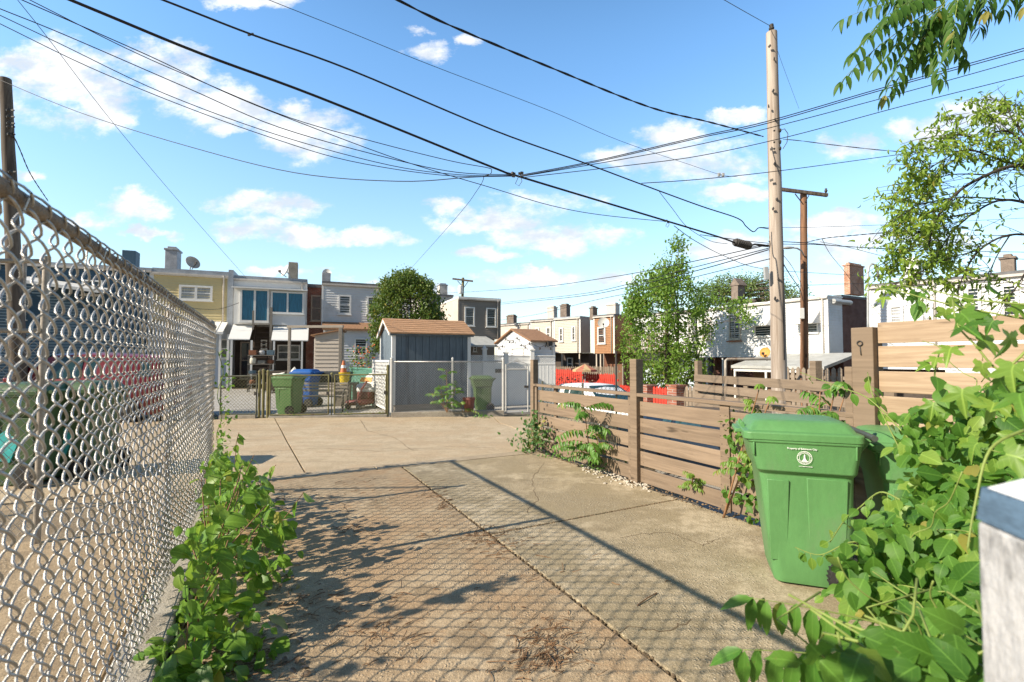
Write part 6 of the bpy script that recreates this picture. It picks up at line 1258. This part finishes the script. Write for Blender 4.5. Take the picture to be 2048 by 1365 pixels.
def fg_sapling():
    r = thing('tree_of_heaven_sapling', 'sapling with long narrow leaflets and broad leaves beside the white post', 'sapling', gnd(1720, 1395) * 1.0)
    m, ms, mb_ = MB(), MB(), MB()
    o = at(1800, 1290, 1.25)
    for px, Y, L, pr in (((1530, 1215), 1.45, .42, 8), ((1515, 1320), 1.25, .36, 7)):
        a = at(1815, 1262 if Y > 1.3 else 1330, Y - .05); b = at(*px, Y + .04); d = (b - a); pinnate(m, a, d + Vector((0, 0, .05)), d.length * 1.1, pr, .135, .040, .15, Vector((0, -.5, .9)), 1.9)
    for k in range(90):
        x, y = R.uniform(1560, 1990), R.uniform(1215, 1430)
        if y < 1300 - (x - 1560) * .22 or y < 1215: continue
        L = R.uniform(.075, .125); leaf(mb_, at(x, y, R.uniform(.95, 1.35)), (R.gauss(-.4, .6), R.gauss(-.2, .5), R.gauss(-.25, .3)), UPS + Vector((0, -.1, .3)) + rv(.3), L, L * .55, OV, R.uniform(.1, .35), R.uniform(.2, .7), wave=.8)
    for k in range(14):
        p = at(R.uniform(1620, 1960), R.uniform(1290, 1400), R.uniform(1.0, 1.3)); ms.tube([p, p + Vector((R.gauss(0, .06), R.gauss(0, .06), .07)), p + Vector((R.gauss(0, .1), R.gauss(0, .1), .13))], .003, 5)
    g = gnd(1820, 1420); ms.tube([(g.x + .3, 1.2, 0), (g.x + .22, 1.22, .35), o, at(1660, 1235, 1.35)], [.009, .008, .006, .003], 6)
    m.build('leaflets', [l_ail, m_stem], r, smooth=True, fix=False); mb_.build('foliage', l_vine, r, smooth=True, fix=False); ms.build('stems', m_stem, r, smooth=True)
fg_sapling()
# ---- left bush along the near fence
def bush_left():
    r = thing('leafy_bush', 'bright green broad-leaved bush growing along the foot of the near chain-link fence', 'bush', FW.pt(fs(3.4), 0, -.3))
    m, ms, m2 = MB(), MB(), MB(); cnt = 0
    def env(Y):
        h = .84 * smooth((5.55 - Y) / .5) * (1 - .55 * smooth((3.0 - Y) / .9)); w = (.14 + .43 * smooth((5.0 - Y) / 1.5)) * (1 - .45 * smooth((2.6 - Y) / .5)); return h * (.8 + .55 * mnoise.noise((Y * 2.6, 0, 4))), w * (1 + .6 * mnoise.noise((Y * 2.1, 7, 4)))
    while cnt < 940:
        Y = R.uniform(2.05, 5.6); h, w = env(Y); o = -R.uniform(.02, w * 1.1) - .08; z = R.uniform(.0, max(.1, h))
        if (o / max(.05, w)) ** 2 + (z / max(.1, h)) ** 2 > 1.5: continue
        cnt += 1; P = FW.pt(fs(Y), z + .02, o); L = R.choice([R.uniform(.045, .08), R.uniform(.08, .135)])
        leaf(m2 if R.random() < .3 and z > .25 else m, P, (R.gauss(.25, .5), R.gauss(-.15, .5), R.gauss(-.5, .45)), Vector((-.45, -.35, .8)) + rv(.4), L, L * R.uniform(.62, .8), OV, R.uniform(.1, .35), R.uniform(.1, .6), wave=R.uniform(0, .8))
    for k in range(34):
        Y = R.uniform(2.2, 5.3); h, w = env(Y); a = FW.pt(fs(Y), 0, -R.uniform(.12, .25)); b = FW.pt(fs(Y + R.uniform(-.2, .2)), h * R.uniform(.6, 1.0), -R.uniform(.1, w)); ms.tube([a, a.lerp(b, .5) + rv(.03), b], [.006, .005, .003], 5)
    for px, Ya, n in (([(480, 1030), (530, 1060), (565, 1040), (600, 995), (607, 985)], 3.45, 4), ([(505, 990), (525, 965), (540, 945), (552, 930)], 3.9, 4), ([(470, 940), (472, 890), (478, 865)], 4.6, 5)):
        P = crom([at(x, y, Ya) for x, y in px], 5); ms.tube(P, .003, 5)
        for i in range(n): p = P[int((i + .8) / n * (len(P) - 1))]; leaf(m2 if i % 2 else m, p, (R.gauss(.2, .5), R.gauss(0, .4), -.7), UPS + rv(.35), .12 if n < 5 else .09, .085 if n < 5 else .06, OV, .2, .35)
    for k in range(26):   # runners at the near foot
        x, y = R.uniform(255, 470), R.uniform(1235, 1385); g = gnd(x, y); z = R.uniform(.02, .14); L = R.uniform(.06, .10); leaf(m2 if R.random() < .5 else m, g + Vector((0, 0, z)), (R.gauss(.3, .6), R.gauss(0, .5), R.gauss(-.1, .3)), Vector((-.3, -.3, .9)) + rv(.3), L, L * .6, OV, .2, .4)
    # tall shoots arching over the fence line; they throw the leaf shadows on the slab
    for px, t0, t1, nl in (([(520, 1365), (640, 1285), (780, 1235), (920, 1190), (1050, 1155)], 2.5, 3.3, 46), ([(470, 1230), (560, 1195), (650, 1170), (720, 1150)], 2.2, 2.7, 34), ([(430, 1365), (600, 1350), (720, 1345)], 2.6, 2.8, 22), ([(450, 1320), (560, 1260), (660, 1225)], 2.3, 2.6, 30)):
        Q = []
        for i, (x, y) in enumerate(px): g = gnd(x, y); t = t0 + (t1 - t0) * i / (len(px) - 1); Q.append(g + Vector((-LX * t, -LY * t, tan(SUN_EL) * t)))
        P = crom(Q, 6); ms.tube(P, [.004 * (1 - .6 * i / len(P)) for i in range(len(P))], 5)
        for i in range(nl):
            k = int(R.random() ** .8 * (len(P) - 1)); p = P[k] + rv(.06) * (1.3 - k / len(P)); L = R.uniform(.07, .13); leaf(m, p, rv(1) + Vector((.3, 0, -.5)), Vector((-.5, -.3, .7)) + rv(.4), L, L * .72, OV, .2, .4)
    m.build('foliage', l_bush, r, smooth=True, fix=False); m2.build('young_foliage', l_vine2, r, smooth=True, fix=False); ms.build('stems', m_rstem, r, smooth=True)
bush_left()
def post_vine():
    r = thing('climbing_vine', 'thin leafy vine climbing the far end post of the near chain-link fence', 'vine', FW.pt(fs(5.75), 0, 0)); m, ms = MB(), MB(); P = [FW.pt(fs(5.75) + .03 * sin(i * 1.3), .05 + i * .14, -.06 + .03 * cos(i * 1.7)) for i in range(12)]; ms.tube(crom(P, 3), .004, 5)
    for i in range(150): p = P[int(R.random() ** 1.4 * 11.9)]; L = R.uniform(.035, .065); leaf(m, p + rv(.045) + Vector((.05, .03, 0)), rv(1) + Vector((0, 0, -.5)), UPS + rv(.4), L, L * .7, OV, .2, .3)
    m.build('foliage', l_bush, r, smooth=True, fix=False); ms.build('stems', m_stem, r, smooth=True)
post_vine()
# ---- trees of heaven and weeds on the fences
def ailanthus(label, base, stems, lift=.25, grp='tree of heaven saplings', mtl=None, nm='tree_of_heaven_sapling'):
    r = thing(nm, label, 'sapling', base, 0, grp); m, ms = MB(), MB()
    for tip, n, L, ll in stems:
        P = crom([Vector(base), Vector(base).lerp(Vector(tip), .5) + rv(.02), Vector(tip)], 6); ms.tube(P, [.010 * (1 - .6 * i / len(P)) for i in range(len(P))], 6)
        for i in range(n):
            t = .35 + .65 * i / max(1, n - 1); p = P[min(len(P) - 1, int(t * (len(P) - 1)))]; a = i * 2.4 + R.uniform(-.3, .3); pinnate(m, p, (cos(a), sin(a) * .75 - .25, lift + .5 * t), L * (1.1 - .45 * t) * R.uniform(.8, 1.1), 8, ll, ll * .33, 1.0, Vector((-.2, -.3, 1)), .55)
    m.build('foliage', [mtl or l_ail, m_rstem], r, smooth=True, fix=False); ms.build('stems', m_rstem, r, smooth=True)
b = gnd(1182, 935); ailanthus('tall tree of heaven sapling leaning on the far bay of the low brown fence', b, [(at(1168, 812, 6.25), 10, .52, .125), (at(1196, 880, 6.3), 7, .36, .095), (at(1150, 890, 6.4), 6, .34, .09)])
b = gnd(1388, 992); ailanthus('small yellow green sapling at the foot of the middle bay of the low brown fence', b, [(at(1385, 950, 5.05), 8, .19, .055), (at(1405, 962, 5.05), 6, .16, .05)], mtl=l_vine2)
b = Vector((2.45, 4.1, 0)); ailanthus('sapling with hanging leaflets behind the lid of the sealed bin', b, [(at(1672, 772, 3.85), 8, .34, .095), (at(1640, 785, 3.9), 6, .30, .085), (at(1690, 790, 3.8), 6, .3, .09)])
b = Vector((2.0, 4.6, 0)); ailanthus('spindly sapling rising behind the front edge of the sealed bin lid', b, [(at(1520, 772, 4.3), 8, .16, .07), (at(1540, 800, 4.3), 8, .26, .07)], mtl=l_vine2)
g = NW.pt(ns(893), .12, .25); ailanthus('bushy weed sapling growing through the mesh in front of the blue grey shed', g, [(at(893, 742, g.y), 10, .42, .085), (at(880, 775, g.y), 9, .40, .08), (at(868, 785, g.y), 6, .34, .075), (at(912, 770, g.y), 7, .36, .08)], nm='weed_sapling')
g = NW.pt(ns(925), .10, .12); ailanthus('single fern-like frond leaning out at the foot of the maroon pot', g, [(at(922, 806, g.y), 3, .5, .10)], nm='weed_sapling', mtl=l_vine2)
def clump(name, label, cat, pts, mt, L, grp=None, prof=OV, asp=.62, stem=True, smt=None):
    r = thing(name, label, cat, (pts[0][0].x, pts[0][0].y, max(0, terrain(pts[0][0].x, pts[0][0].y))), 0, grp); m, ms = MB(), MB()
    for c, rad, n in pts:
        for i in range(n):
            p = c + Vector((R.gauss(0, rad.x), R.gauss(0, rad.y), R.gauss(0, rad.z)))
            if p.z < .015 and c.z > 0: p.z = .015 + R.random() * .05
            l = L * R.uniform(.65, 1.25); leaf(m, p, rv(.6) + Vector((-.1, -.2, -.45)), UPS + rv(.4), l, l * asp, prof, .2, .35)
        if stem:
            for i in range(max(2, n // 14)): p = c + Vector((R.gauss(0, rad.x), R.gauss(0, rad.y), R.uniform(0, rad.z))); q = Vector((c.x + R.gauss(0, rad.x * .4), c.y + R.gauss(0, rad.y * .4), max(0, c.z - rad.z * 2))); ms.tube([q, q.lerp(p, .6) + rv(.02), p], .003, 4)
    m.build('foliage', mt, r, smooth=True, fix=False)
    if stem: ms.build('stems', smt or m_stem, r)
    return r
V3 = lambda a, b, c: Vector((a, b, c))
clump('weed_bush', 'dark leafy creeper heaped around the end post of the low brown fence', 'bush', [(gnd(1062, 905) + V3(0, .05, .18), V3(.16, .12, .13), 150), (at(1066, 850, 7.7), V3(.08, .07, .14), 90), (at(1085, 868, 7.5), V3(.08, .07, .10), 60)], leafmat('creeper_leaf', (.03, .09, .02), (.09, .18, .04), .25, (.2, .3, .05)), .065)
clump('weed_bush', 'low green weeds along the foot of the far bay of the low brown fence', 'weeds', [(gnd(1130, 915) + V3(0, 0, .06), V3(.16, .10, .05), 70), (gnd(1200, 940) + V3(0, 0, .06), V3(.10, .08, .05), 40)], l_ail, .06, prof=LA, asp=.4)
clump('climbing_vine', 'heart-leaved vine climbing the near stile of the low brown fence beside the bin', 'vine', [(at(1462, 850, 4.75), V3(.05, .04, .06), 30), (at(1480, 900, 4.6), V3(.06, .05, .08), 34), (at(1510, 930, 4.4), V3(.08, .06, .08), 44), (at(1538, 960, 4.25), V3(.06, .05, .07), 26), (at(1465, 985, 4.65), V3(.04, .04, .03), 10), (at(1505, 1000, 4.45), V3(.10, .06, .03), 24)], l_vine, .075)
clump('weed_bush', 'little creeping leaves on the slab at the foot of the sealed bin', 'weeds', [(gnd(1525, 1045) + V3(0, 0, .04), V3(.08, .05, .02), 14)], l_vine, .07)
for px, py, n, lab in ((693, 832, 26, 'weed tuft under the middle of the scooter gate'), (772, 830, 24, 'weed tuft at the foot of the galvanised corner post'), (590, 834, 18, 'weed tuft below the green yard bin'), (968, 836, 20, 'weed tuft at the crack near the galvanised gate post')):
    clump('weed_tuft', lab, 'weeds', [(gnd(px, py) + V3(0, 0, .05), V3(.09, .05, .04), n)], l_ail, .10, 'weed tufts at the yard fences', LA, .3, stem=False)
clump('flower_bush', 'flowering bush with orange red blooms behind the lattice panels', 'bush', [(at(720, 735, 17.3), V3(.22, .2, .25), 170), (at(738, 712, 17.3), V3(.18, .2, .22), 110), (at(712, 705, 17.3), V3(.10, .1, .15), 40)], l_dark, .09, smt=m_bark)
m = MB()
for i in range(38): p = at(R.uniform(706, 750), R.uniform(690, 742), 17.0); m.lathe(p, [(.004, 0), (.03, .01), (.025, .025), (.004, .03)], 7, axis=rv(.5) + V3(-.3, -.6, .5))
q = m.build('blossom', mat('orange_red_bloom', (.62, .14, .04), .6, .3, 6)); f_ = [o for o in COL.objects if o.name.startswith('flower_bush')][0]
for v in q.data.vertices: v.co -= f_.location
q.parent = f_
clump('weed_bush', 'bare brownish shrub between the white garden shed and the white car', 'bush', [(at(1128, 758, 17), V3(.45, .2, .15), 120)], leafmat('brown_leaf', (.14, .09, .05), (.24, .17, .09), .2, (.3, .2, .1), vein=0), .07, smt=m_rstem)
# ---- trees
def tree(name, label, base, crown, mt, leafL, ncl, nl, trunk_r, stems=1, spread=.34, upright=0.0, bark=None, asp=.55, trunk_top=None, name_c='crown', twig=.012, vert=1.0, grp=None):
    """crown(k) -> cluster centre; each cluster hangs on its own limb"""
    r = thing(name, label, 'tree', base, 0, grp); m, mw = MB(), MB(); base = Vector(base); cs = [crown(k) for k in range(ncl)]; top = max(cs, key=lambda c: c.z)
    axis = []
    for s in range(stems):
        tp = Vector(trunk_top) if trunk_top else top; off = Vector((R.gauss(0, .25), R.gauss(0, .2), 0)) * (stems > 1); A = [base + off * .3, base.lerp(tp, .35) + off * .8 + rv(.06), base.lerp(tp, .7) + off + rv(.10), tp + off * .6]; A = crom(A, 5); axis.append(A); mw.tube(A, [trunk_r * (1 - .82 * i / (len(A) - 1)) for i in range(len(A))], 8)
    for c in cs:
        A = R.choice(axis); best = min(A, key=lambda p: (p - c).length + max(0, p.z - c.z + .2) * 3); q = best.lerp(c, .5) + rv(.08) + V3(0, 0, .06)
        L_ = [best, q, c] if upright == 0 else [best, q, c, c + V3(0, 0, upright * .4)]; P = crom(L_, 3); mw.tube(P, [twig * (1.6 - 1.2 * i / len(P)) for i in range(len(P))], 5)
        for i in range(int(nl * R.uniform(.6, 1.3))):
            p = c + V3(R.gauss(0, spread), R.gauss(0, spread), R.gauss(0, spread * vert)); l = leafL * R.uniform(.65, 1.3); leaf(m, p, rv(.7) + V3(0, 0, -.35), V3(-.2, -.2, .8) + rv(.5), l, l * asp, SM, .35, .3)
    m.build(name_c, mt, r, fix=False); mw.build('trunk', bark or m_bark, r, smooth=True); return r
Yt = 30.0; bt = at(1338, 770, Yt); bt.z = -.85
def crown_mid(k):
    if k < 44:   # upright shoots
        px, py0, py1 = [(1308, 510, 610), (1318, 530, 600), (1352, 488, 570), (1350, 520, 600), (1280, 555, 620), (1372, 528, 600), (1335, 525, 610), (1265, 575, 620)][k % 8]
        return at(px + R.gauss(0, 5), R.uniform(py0, py1), Yt + R.gauss(0, .5))
    for _ in range(40):
        x, y = R.uniform(1232, 1450), R.uniform(560, 770)
        w = 88 if 620 < y < 720 else (45 + 43 * (y - 560) / 60 if y <= 620 else 88 - (y - 720) * .55)
        if abs(x - 1335) < w: break
    return at(x, y, Yt + R.uniform(-1, 1) * 2.4 * sqrt(max(.05, 1 - ((x - 1335) / (w + 8)) ** 2)))
tree('young_tree', 'bushy bright green tree with upright shoots in front of the white rowhouses', bt, crown_mid, l_tree, .235, 190, 66, .15, 3, .25, .6, trunk_top=at(1335, 560, Yt), vert=1.35)
def crown_side(k):
    x = R.uniform(1425, 1500); return at(x, 605 + (x - 1425) * .25 * R.uniform(.3, 1.6) + R.gauss(0, 8), Yt + R.gauss(0, .5))
tree('young_tree', 'thin leafy side shoot arching out from behind the bushy bright tree', bt + V3(.9, .5, 0), crown_side, l_tree, .22, 13, 55, .06, 1, .26, trunk_top=at(1440, 600, Yt + .2))
Yb = 22.0; bt = at(815, 760, Yb); bt.z = 0
def crown_dark(k):
    for _ in range(60):
        x, y = R.uniform(745, 885), R.uniform(548, 700); e = (((x - 814) / (66 if y > 600 else 58)) ** 2 + (max(0, 625 - y) / 78) ** 2) * (1 + .55 * mnoise.noise((x * .035, y * .035, 2)))
        if e < 1 and R.random() < .35 + .65 * e: break
    if k < 28: x, y = [(815, 556), (790, 562), (840, 560), (856, 575), (770, 575), (758, 600), (872, 600)][k % 7]; x += R.gauss(0, 6); y += R.gauss(0, 8)
    return at(x, y, Yb + R.uniform(-1, 1) * 1.3 * sqrt(max(.05, 1 - ((x - 814) / 75) ** 2)))
tree('round_tree', 'dense dark olive tree with a ragged top behind the blue grey shed', bt, crown_dark, l_dark, .15, 220, 72, .10, 4, .15, trunk_top=at(815, 590, Yb))
Yf = 62.0; bt = at(1490, 720, Yf); bt.z = -1
def crown_far(k):
    cx, cy, rx, ry = [(1455, 572, 50, 22), (1520, 570, 55, 24), (1490, 585, 95, 24), (1570, 590, 45, 20), (1420, 590, 25, 20)][k % 5]; a = R.uniform(0, 2 * pi); q = sqrt(R.random()); return at(cx + rx * q * cos(a), cy + ry * q * sin(a), Yf + R.gauss(0, 2))
tree('locust_tree', 'distant feathery tree rising behind the long white rowhouse roof', bt, crown_far, l_far, .30, 170, 46, .35, 2, .55, asp=.45, trunk_top=at(1490, 575, Yf), twig=.05, vert=.6)
# ---- peach tree at the right edge
def peach():
    Y = 5.0; base = at(2250, 900, Y + .6); base.z = -.05; r = thing('peach_tree', 'peach tree with curled narrow leaves and bare dark twigs reaching out over the white houses', 'tree', base); m, mw = MB(), MB()
    limbs = [([(2240, 760), (2180, 480), (2100, 350), (2035, 332), (1975, 350), (1915, 385), (1872, 440), (1858, 490)], .030), ([(2180, 470), (2090, 420), (2010, 400), (1950, 425), (1900, 470), (1870, 520)], .018), ([(2140, 420), (2060, 345), (2000, 320), (1930, 300), (1870, 330), (1838, 335)], .014), ([(2110, 370), (2050, 290), (2010, 262), (1960, 275), (1900, 270), (1872, 290)], .014), ([(2090, 330), (2040, 260), (2020, 230), (2012, 205)], .010), ([(2190, 520), (2100, 480), (2020, 470), (1960, 500), (1930, 545), (1915, 585)], .016), ([(2010, 400), (1940, 395), (1880, 400), (1820, 420), (1790, 460)], .009), ([(1975, 350), (1900, 350), (1850, 370)], .008), ([(1950, 425), (1880, 440), (1830, 470), (1800, 505), (1785, 540)], .008), ([(2100, 480), (2060, 530), (2030, 580), (2010, 600)], .010), ([(2020, 470), (1990, 520), (1975, 570)], .008), ([(1960, 500), (1890, 520), (1840, 545), (1815, 560)], .007), ([(2180, 520), (2110, 560), (2060, 570), (2000, 560)], .012), ([(1915, 385), (1860, 395), (1815, 380)], .006)]
    tips = []
    for px, rad in limbs:
        Yj = Y + R.uniform(-.5, .5); P = crom([at(x, y, Y + (Yj - Y) * i / len(px)) for i, (x, y) in enumerate(px)], 5); mw.tube(P, [rad * (1 - .8 * i / len(P)) for i in range(len(P))], 6)
        for i in range(5, len(P)):
            if R.random() < .9:
                d = (P[i] - P[i - 1]).normalized(); d = (d + rv(.45) + V3(-.2, 0, -.15)).normalized(); Q = [P[i]]
                for k in range(4): d = (d + rv(.16) + V3(-.03, 0, -.07)).normalized(); Q.append(Q[-1] + d * R.uniform(.07, .13))
                mw.tube(Q, [.005, .004, .003, .0025, .002], 4); tips.append((Q, d))
        tips.append((P[-5:], (P[-1] - P[-2]).normalized()))
    dens = [(1960, 260, 100, 60), (1850, 320, 45, 45), (1835, 430, 70, 80), (1800, 520, 50, 40), (1900, 540, 50, 40), (1870, 480, 60, 40), (1790, 560, 30, 20), (2040, 225, 40, 30), (2030, 290, 60, 40)]
    def pix(p):
        d = p - V3(0, 0, CAMZ); c, s = cos(PITCH), sin(PITCH); zc = d.y * c + d.z * s; return CX + FPX * d.x / zc, CY - FPX * (d.z * c - d.y * s) / zc
    for Q, d in tips:
        x, y = pix(Q[-1]); near_ = any(((x - a) / b) ** 2 + ((y - c) / e) ** 2 < 1.2 for a, c, b, e in dens)
        for k in range(19 if near_ else 5):
            p = R.choice(Q[-3:]) + rv(.025); l = R.uniform(.06, .105); leaf(m, p, rv(.55) + V3(-.2, -.1, -.45), UPS + rv(.5), l, l * .26, LA, .5, R.uniform(.9, 1.9))
    for a, c, b, e in dens:
        for k in range(int(b * e / 62)):
            t = R.uniform(0, 2 * pi); q = sqrt(R.random()); p = at(a + b * q * cos(t), c + e * q * sin(t), Y + R.gauss(0, .3))
            if mnoise.noise(p * 3.2) < -.02: continue
            for j in range(7): l = R.uniform(.055, .10); leaf(m, p + rv(.03), rv(.6) + V3(-.2, -.1, -.45), UPS + rv(.5), l, l * .27, LA, .5, R.uniform(.8, 1.8))
            mw.tube([p + rv(.02), p + V3(.10, R.gauss(0, .05), .02) + rv(.03), p + V3(.22, R.gauss(0, .08), .03) + rv(.05)], .0025, 4)
    m.build('crown', l_peach, r, smooth=True, fix=False); mw.build('trunk', mat('dark_bark', (.055, .045, .035), .9, .3, 8), r, smooth=True)
peach()
def overhang():
    Y = 3.4; base = at(2300, 700, Y); base.z = 0; r = thing('tree_of_heaven', 'overhanging tree branch with long compound leaves above all the wires', 'tree', base); m, ms = MB(), MB()
    mw = MB(); P = crom([base, at(2290, 300, Y), at(2200, -40, Y), at(2060, -60, Y), at(1950, -35, Y), at(1880, -5, Y), at(1840, 10, Y)], 5); mw.tube(P, [.05 * (1 - .88 * i / len(P)) for i in range(len(P))], 7)
    for a, b, L in (((1900, -15), (1700, 30), 7), ((1885, 10), (1695, 155), 9), ((1880, 15), (1780, 180), 9), ((1875, 20), (1765, 130), 8), ((1885, 10), (1925, 112), 7), ((1870, 30), (1880, 148), 8), ((1960, -30), (1925, 70), 8), ((2060, -50), (2010, 12), 5), ((1905, -10), (1750, 60), 8), ((1890, 0), (1830, 120), 8), ((1850, 10), (1740, -10), 6), ((1980, -40), (1960, 50), 7), ((1895, 0), (1850, 80), 7), ((1940, -30), (1890, 40), 7), ((2090, -60), (2050, 10), 6), ((1900, 5), (1800, 165), 8), ((1880, 0), (1720, 100), 8), ((1890, 10), (1860, 120), 8), ((1870, -5), (1780, 30), 7), ((1920, -20), (1905, 90), 8), ((2000, -45), (1975, 20), 7)):
        A, B = at(*a, Y + R.uniform(-.25, .25)), at(*b, Y + R.uniform(-.3, .3)); d = B - A; pinnate(m, A, d + V3(0, 0, d.length * .25), d.length * 1.08, L + 2, .135, .040, .5, V3(-.2, -.5, .8), .9)
    m.build('foliage', [leafmat('overhang_leaf', (.03, .10, .012), (.10, .20, .03), .38, (.20, .34, .04), vein=.2, rough=.55), m_stem], r, smooth=True, fix=False); mw.build('branch', m_bark, r, smooth=True)
overhang()
# ================================================================ dirt-filled hairline cracks
def cracks():
    m = MB()
    for px, w in (([(1090, 925), (1062, 960), (1075, 1000), (1050, 1030)], .008), ([(1240, 1075), (1330, 1065), (1405, 1090), (1440, 1075)], .008), ([(620, 985), (690, 1010), (700, 1050), (765, 1075)], .007), ([(500, 905), (640, 897), (760, 903), (905, 893), (1000, 897)], .010), ([(720, 840), (735, 862), (790, 876), (830, 905)], .010), ([(660, 1330), (735, 1300), (800, 1318)], .006), ([(1180, 1300), (1260, 1255), (1330, 1262), (1390, 1240)], .007)):
        P = []
        for (x0, y0), (x1, y1) in zip(px, px[1:]):
            for i in range(9): t = i / 9; P.append(gnd(x0 + (x1 - x0) * t, y0 + (y1 - y0) * t) + V3(R.gauss(0, .012), R.gauss(0, .012), .0015))
        for a, b in zip(P, P[1:]):
            d = (b - a).normalized(); s = V3(-d.y, d.x, 0) * (w * R.uniform(.25, .6)); m.quad(a - s, b - s, b + s, a + s)
    tag(m.build('pavement_cracks', mat('joint_dirt', (.15, .105, .06), .95, .5, 25)), kind='structure')
cracks()
# ================================================================ litter on the slabs
def litter():
    m = MB()
    cl = [(985, 1082, 60, 22, 120), (900, 1075, 60, 16, 40), (1085, 1290, 45, 55, 120), (860, 985, 25, 20, 40), (690, 1060, 45, 10, 30), (610, 1210, 80, 40, 50), (760, 1250, 120, 70, 60), (480, 1320, 60, 40, 110), (700, 980, 90, 30, 40), (1000, 1180, 200, 120, 40), (520, 1120, 40, 60, 60), (885, 1010, 14, 14, 40), (1050, 1330, 80, 30, 60)]
    for x, y, rx, ry, n in cl:
        for i in range(n):
            g = gnd(R.gauss(x, rx * .6), R.gauss(y, ry * .6)); a = R.gauss(.5, .7); l = R.uniform(.02, .10) * R.uniform(.5, 1.3); d = V3(cos(a), sin(a), R.uniform(-.1, .25)) * l; m.tube([g + V3(0, 0, .005), g + d * .5 + V3(0, 0, .008) + rv(.004), g + d + V3(0, 0, .006)], R.uniform(.0012, .003), 4)
    m.tube([gnd(1275, 1213) + V3(0, 0, .006), gnd(1295, 1200) + V3(0, 0, .012), gnd(1314, 1188) + V3(0, 0, .006)], .004, 5)
    tag(m.build('twig_litter', mat('dry_twig', (.20, .115, .06), .9, .4, 12)), 'dry brown twigs scattered over the concrete driveway', 'twigs', kind='stuff')
    m = MB(); jp = [gp(2.248, n) for n in [-.1 - i * .02 for i in range(330)]] + [gp(2.3 + i * .02, -2.888) for i in range(108)]
    for p in jp:
        for k in range(2):
            if R.random() < .75: q = p + V3(R.gauss(0, .012), R.gauss(0, .012), -.012); s = R.uniform(.006, .018); m.lathe(q, [(s * .6, 0), (s, s * .3), (s * .5, s * .8)], 5, axis=V3(0, 0, 1) + rv(.3))
    tag(m.build('joint_debris', mat('joint_dirt', (.15, .105, .06), .95, .5, 25)), 'dirt and crumbs packed in the joints of the driveway', 'dirt', kind='stuff')
    m = MB()
    for i in range(210):
        x = R.uniform(1165, 1300); g = gnd(x, 932 + (x - 1165) * .30 + R.gauss(2, 6)); s = R.uniform(.008, .022); m.lathe(g + V3(0, 0, -.002), [(s * .5, 0), (s, s * .35), (s * .8, s * .8), (s * .2, s)], 6, axis=V3(0, 0, 1) + rv(.3))
    tag(m.build('white_pebbles', mat('pale_pebble', (.50, .45, .37), .8, .25, 20)), 'pale pebbles spilled along the foot of the low brown fence', 'pebbles', kind='stuff')
    m = MB()
    for i in range(420):
        s, n = R.uniform(4.42, 4.62), R.uniform(-6, -.2); g = gp(s, n, .0); z = R.uniform(.004, .018); m.lathe(g, [(z * .6, 0), (z, z * .3), (z * .4, z * .8)], 5, axis=V3(0, 0, 1) + rv(.3))
    for i in range(500):
        s, n = R.uniform(-.12, .35) , R.uniform(-5, -.1); g = gp(s, n, .0); z = R.uniform(.004, .016); m.lathe(g, [(z * .6, 0), (z, z * .3), (z * .4, z * .8)], 5, axis=V3(0, 0, 1) + rv(.3))
    tag(m.build('soil_crumbs', mat('brown_crumbs', (.19, .13, .075), .95, .45, 25)), 'brown soil crumbs along both edges of the driveway', 'soil', kind='stuff')
    m = MB()   # dry leaf litter and grass under the left bush
    for i in range(260):
        Y = R.uniform(1.9, 5.4); p = FW.pt(fs(Y), .012, -R.uniform(.1, .75)); l = R.uniform(.03, .07); leaf(m, p, V3(R.gauss(0, 1), R.gauss(0, 1), .05), V3(0, 0, 1) + rv(.25), l, l * .5, LA, .3, .5)
    tag(m.build('dead_leaves', leafmat('dead_leaf', (.13, .085, .05), (.25, .17, .10), .1, (.3, .2, .1)), fix=False), 'dead brown leaves on the ground under the bush', 'dead leaves', kind='stuff')
litter()
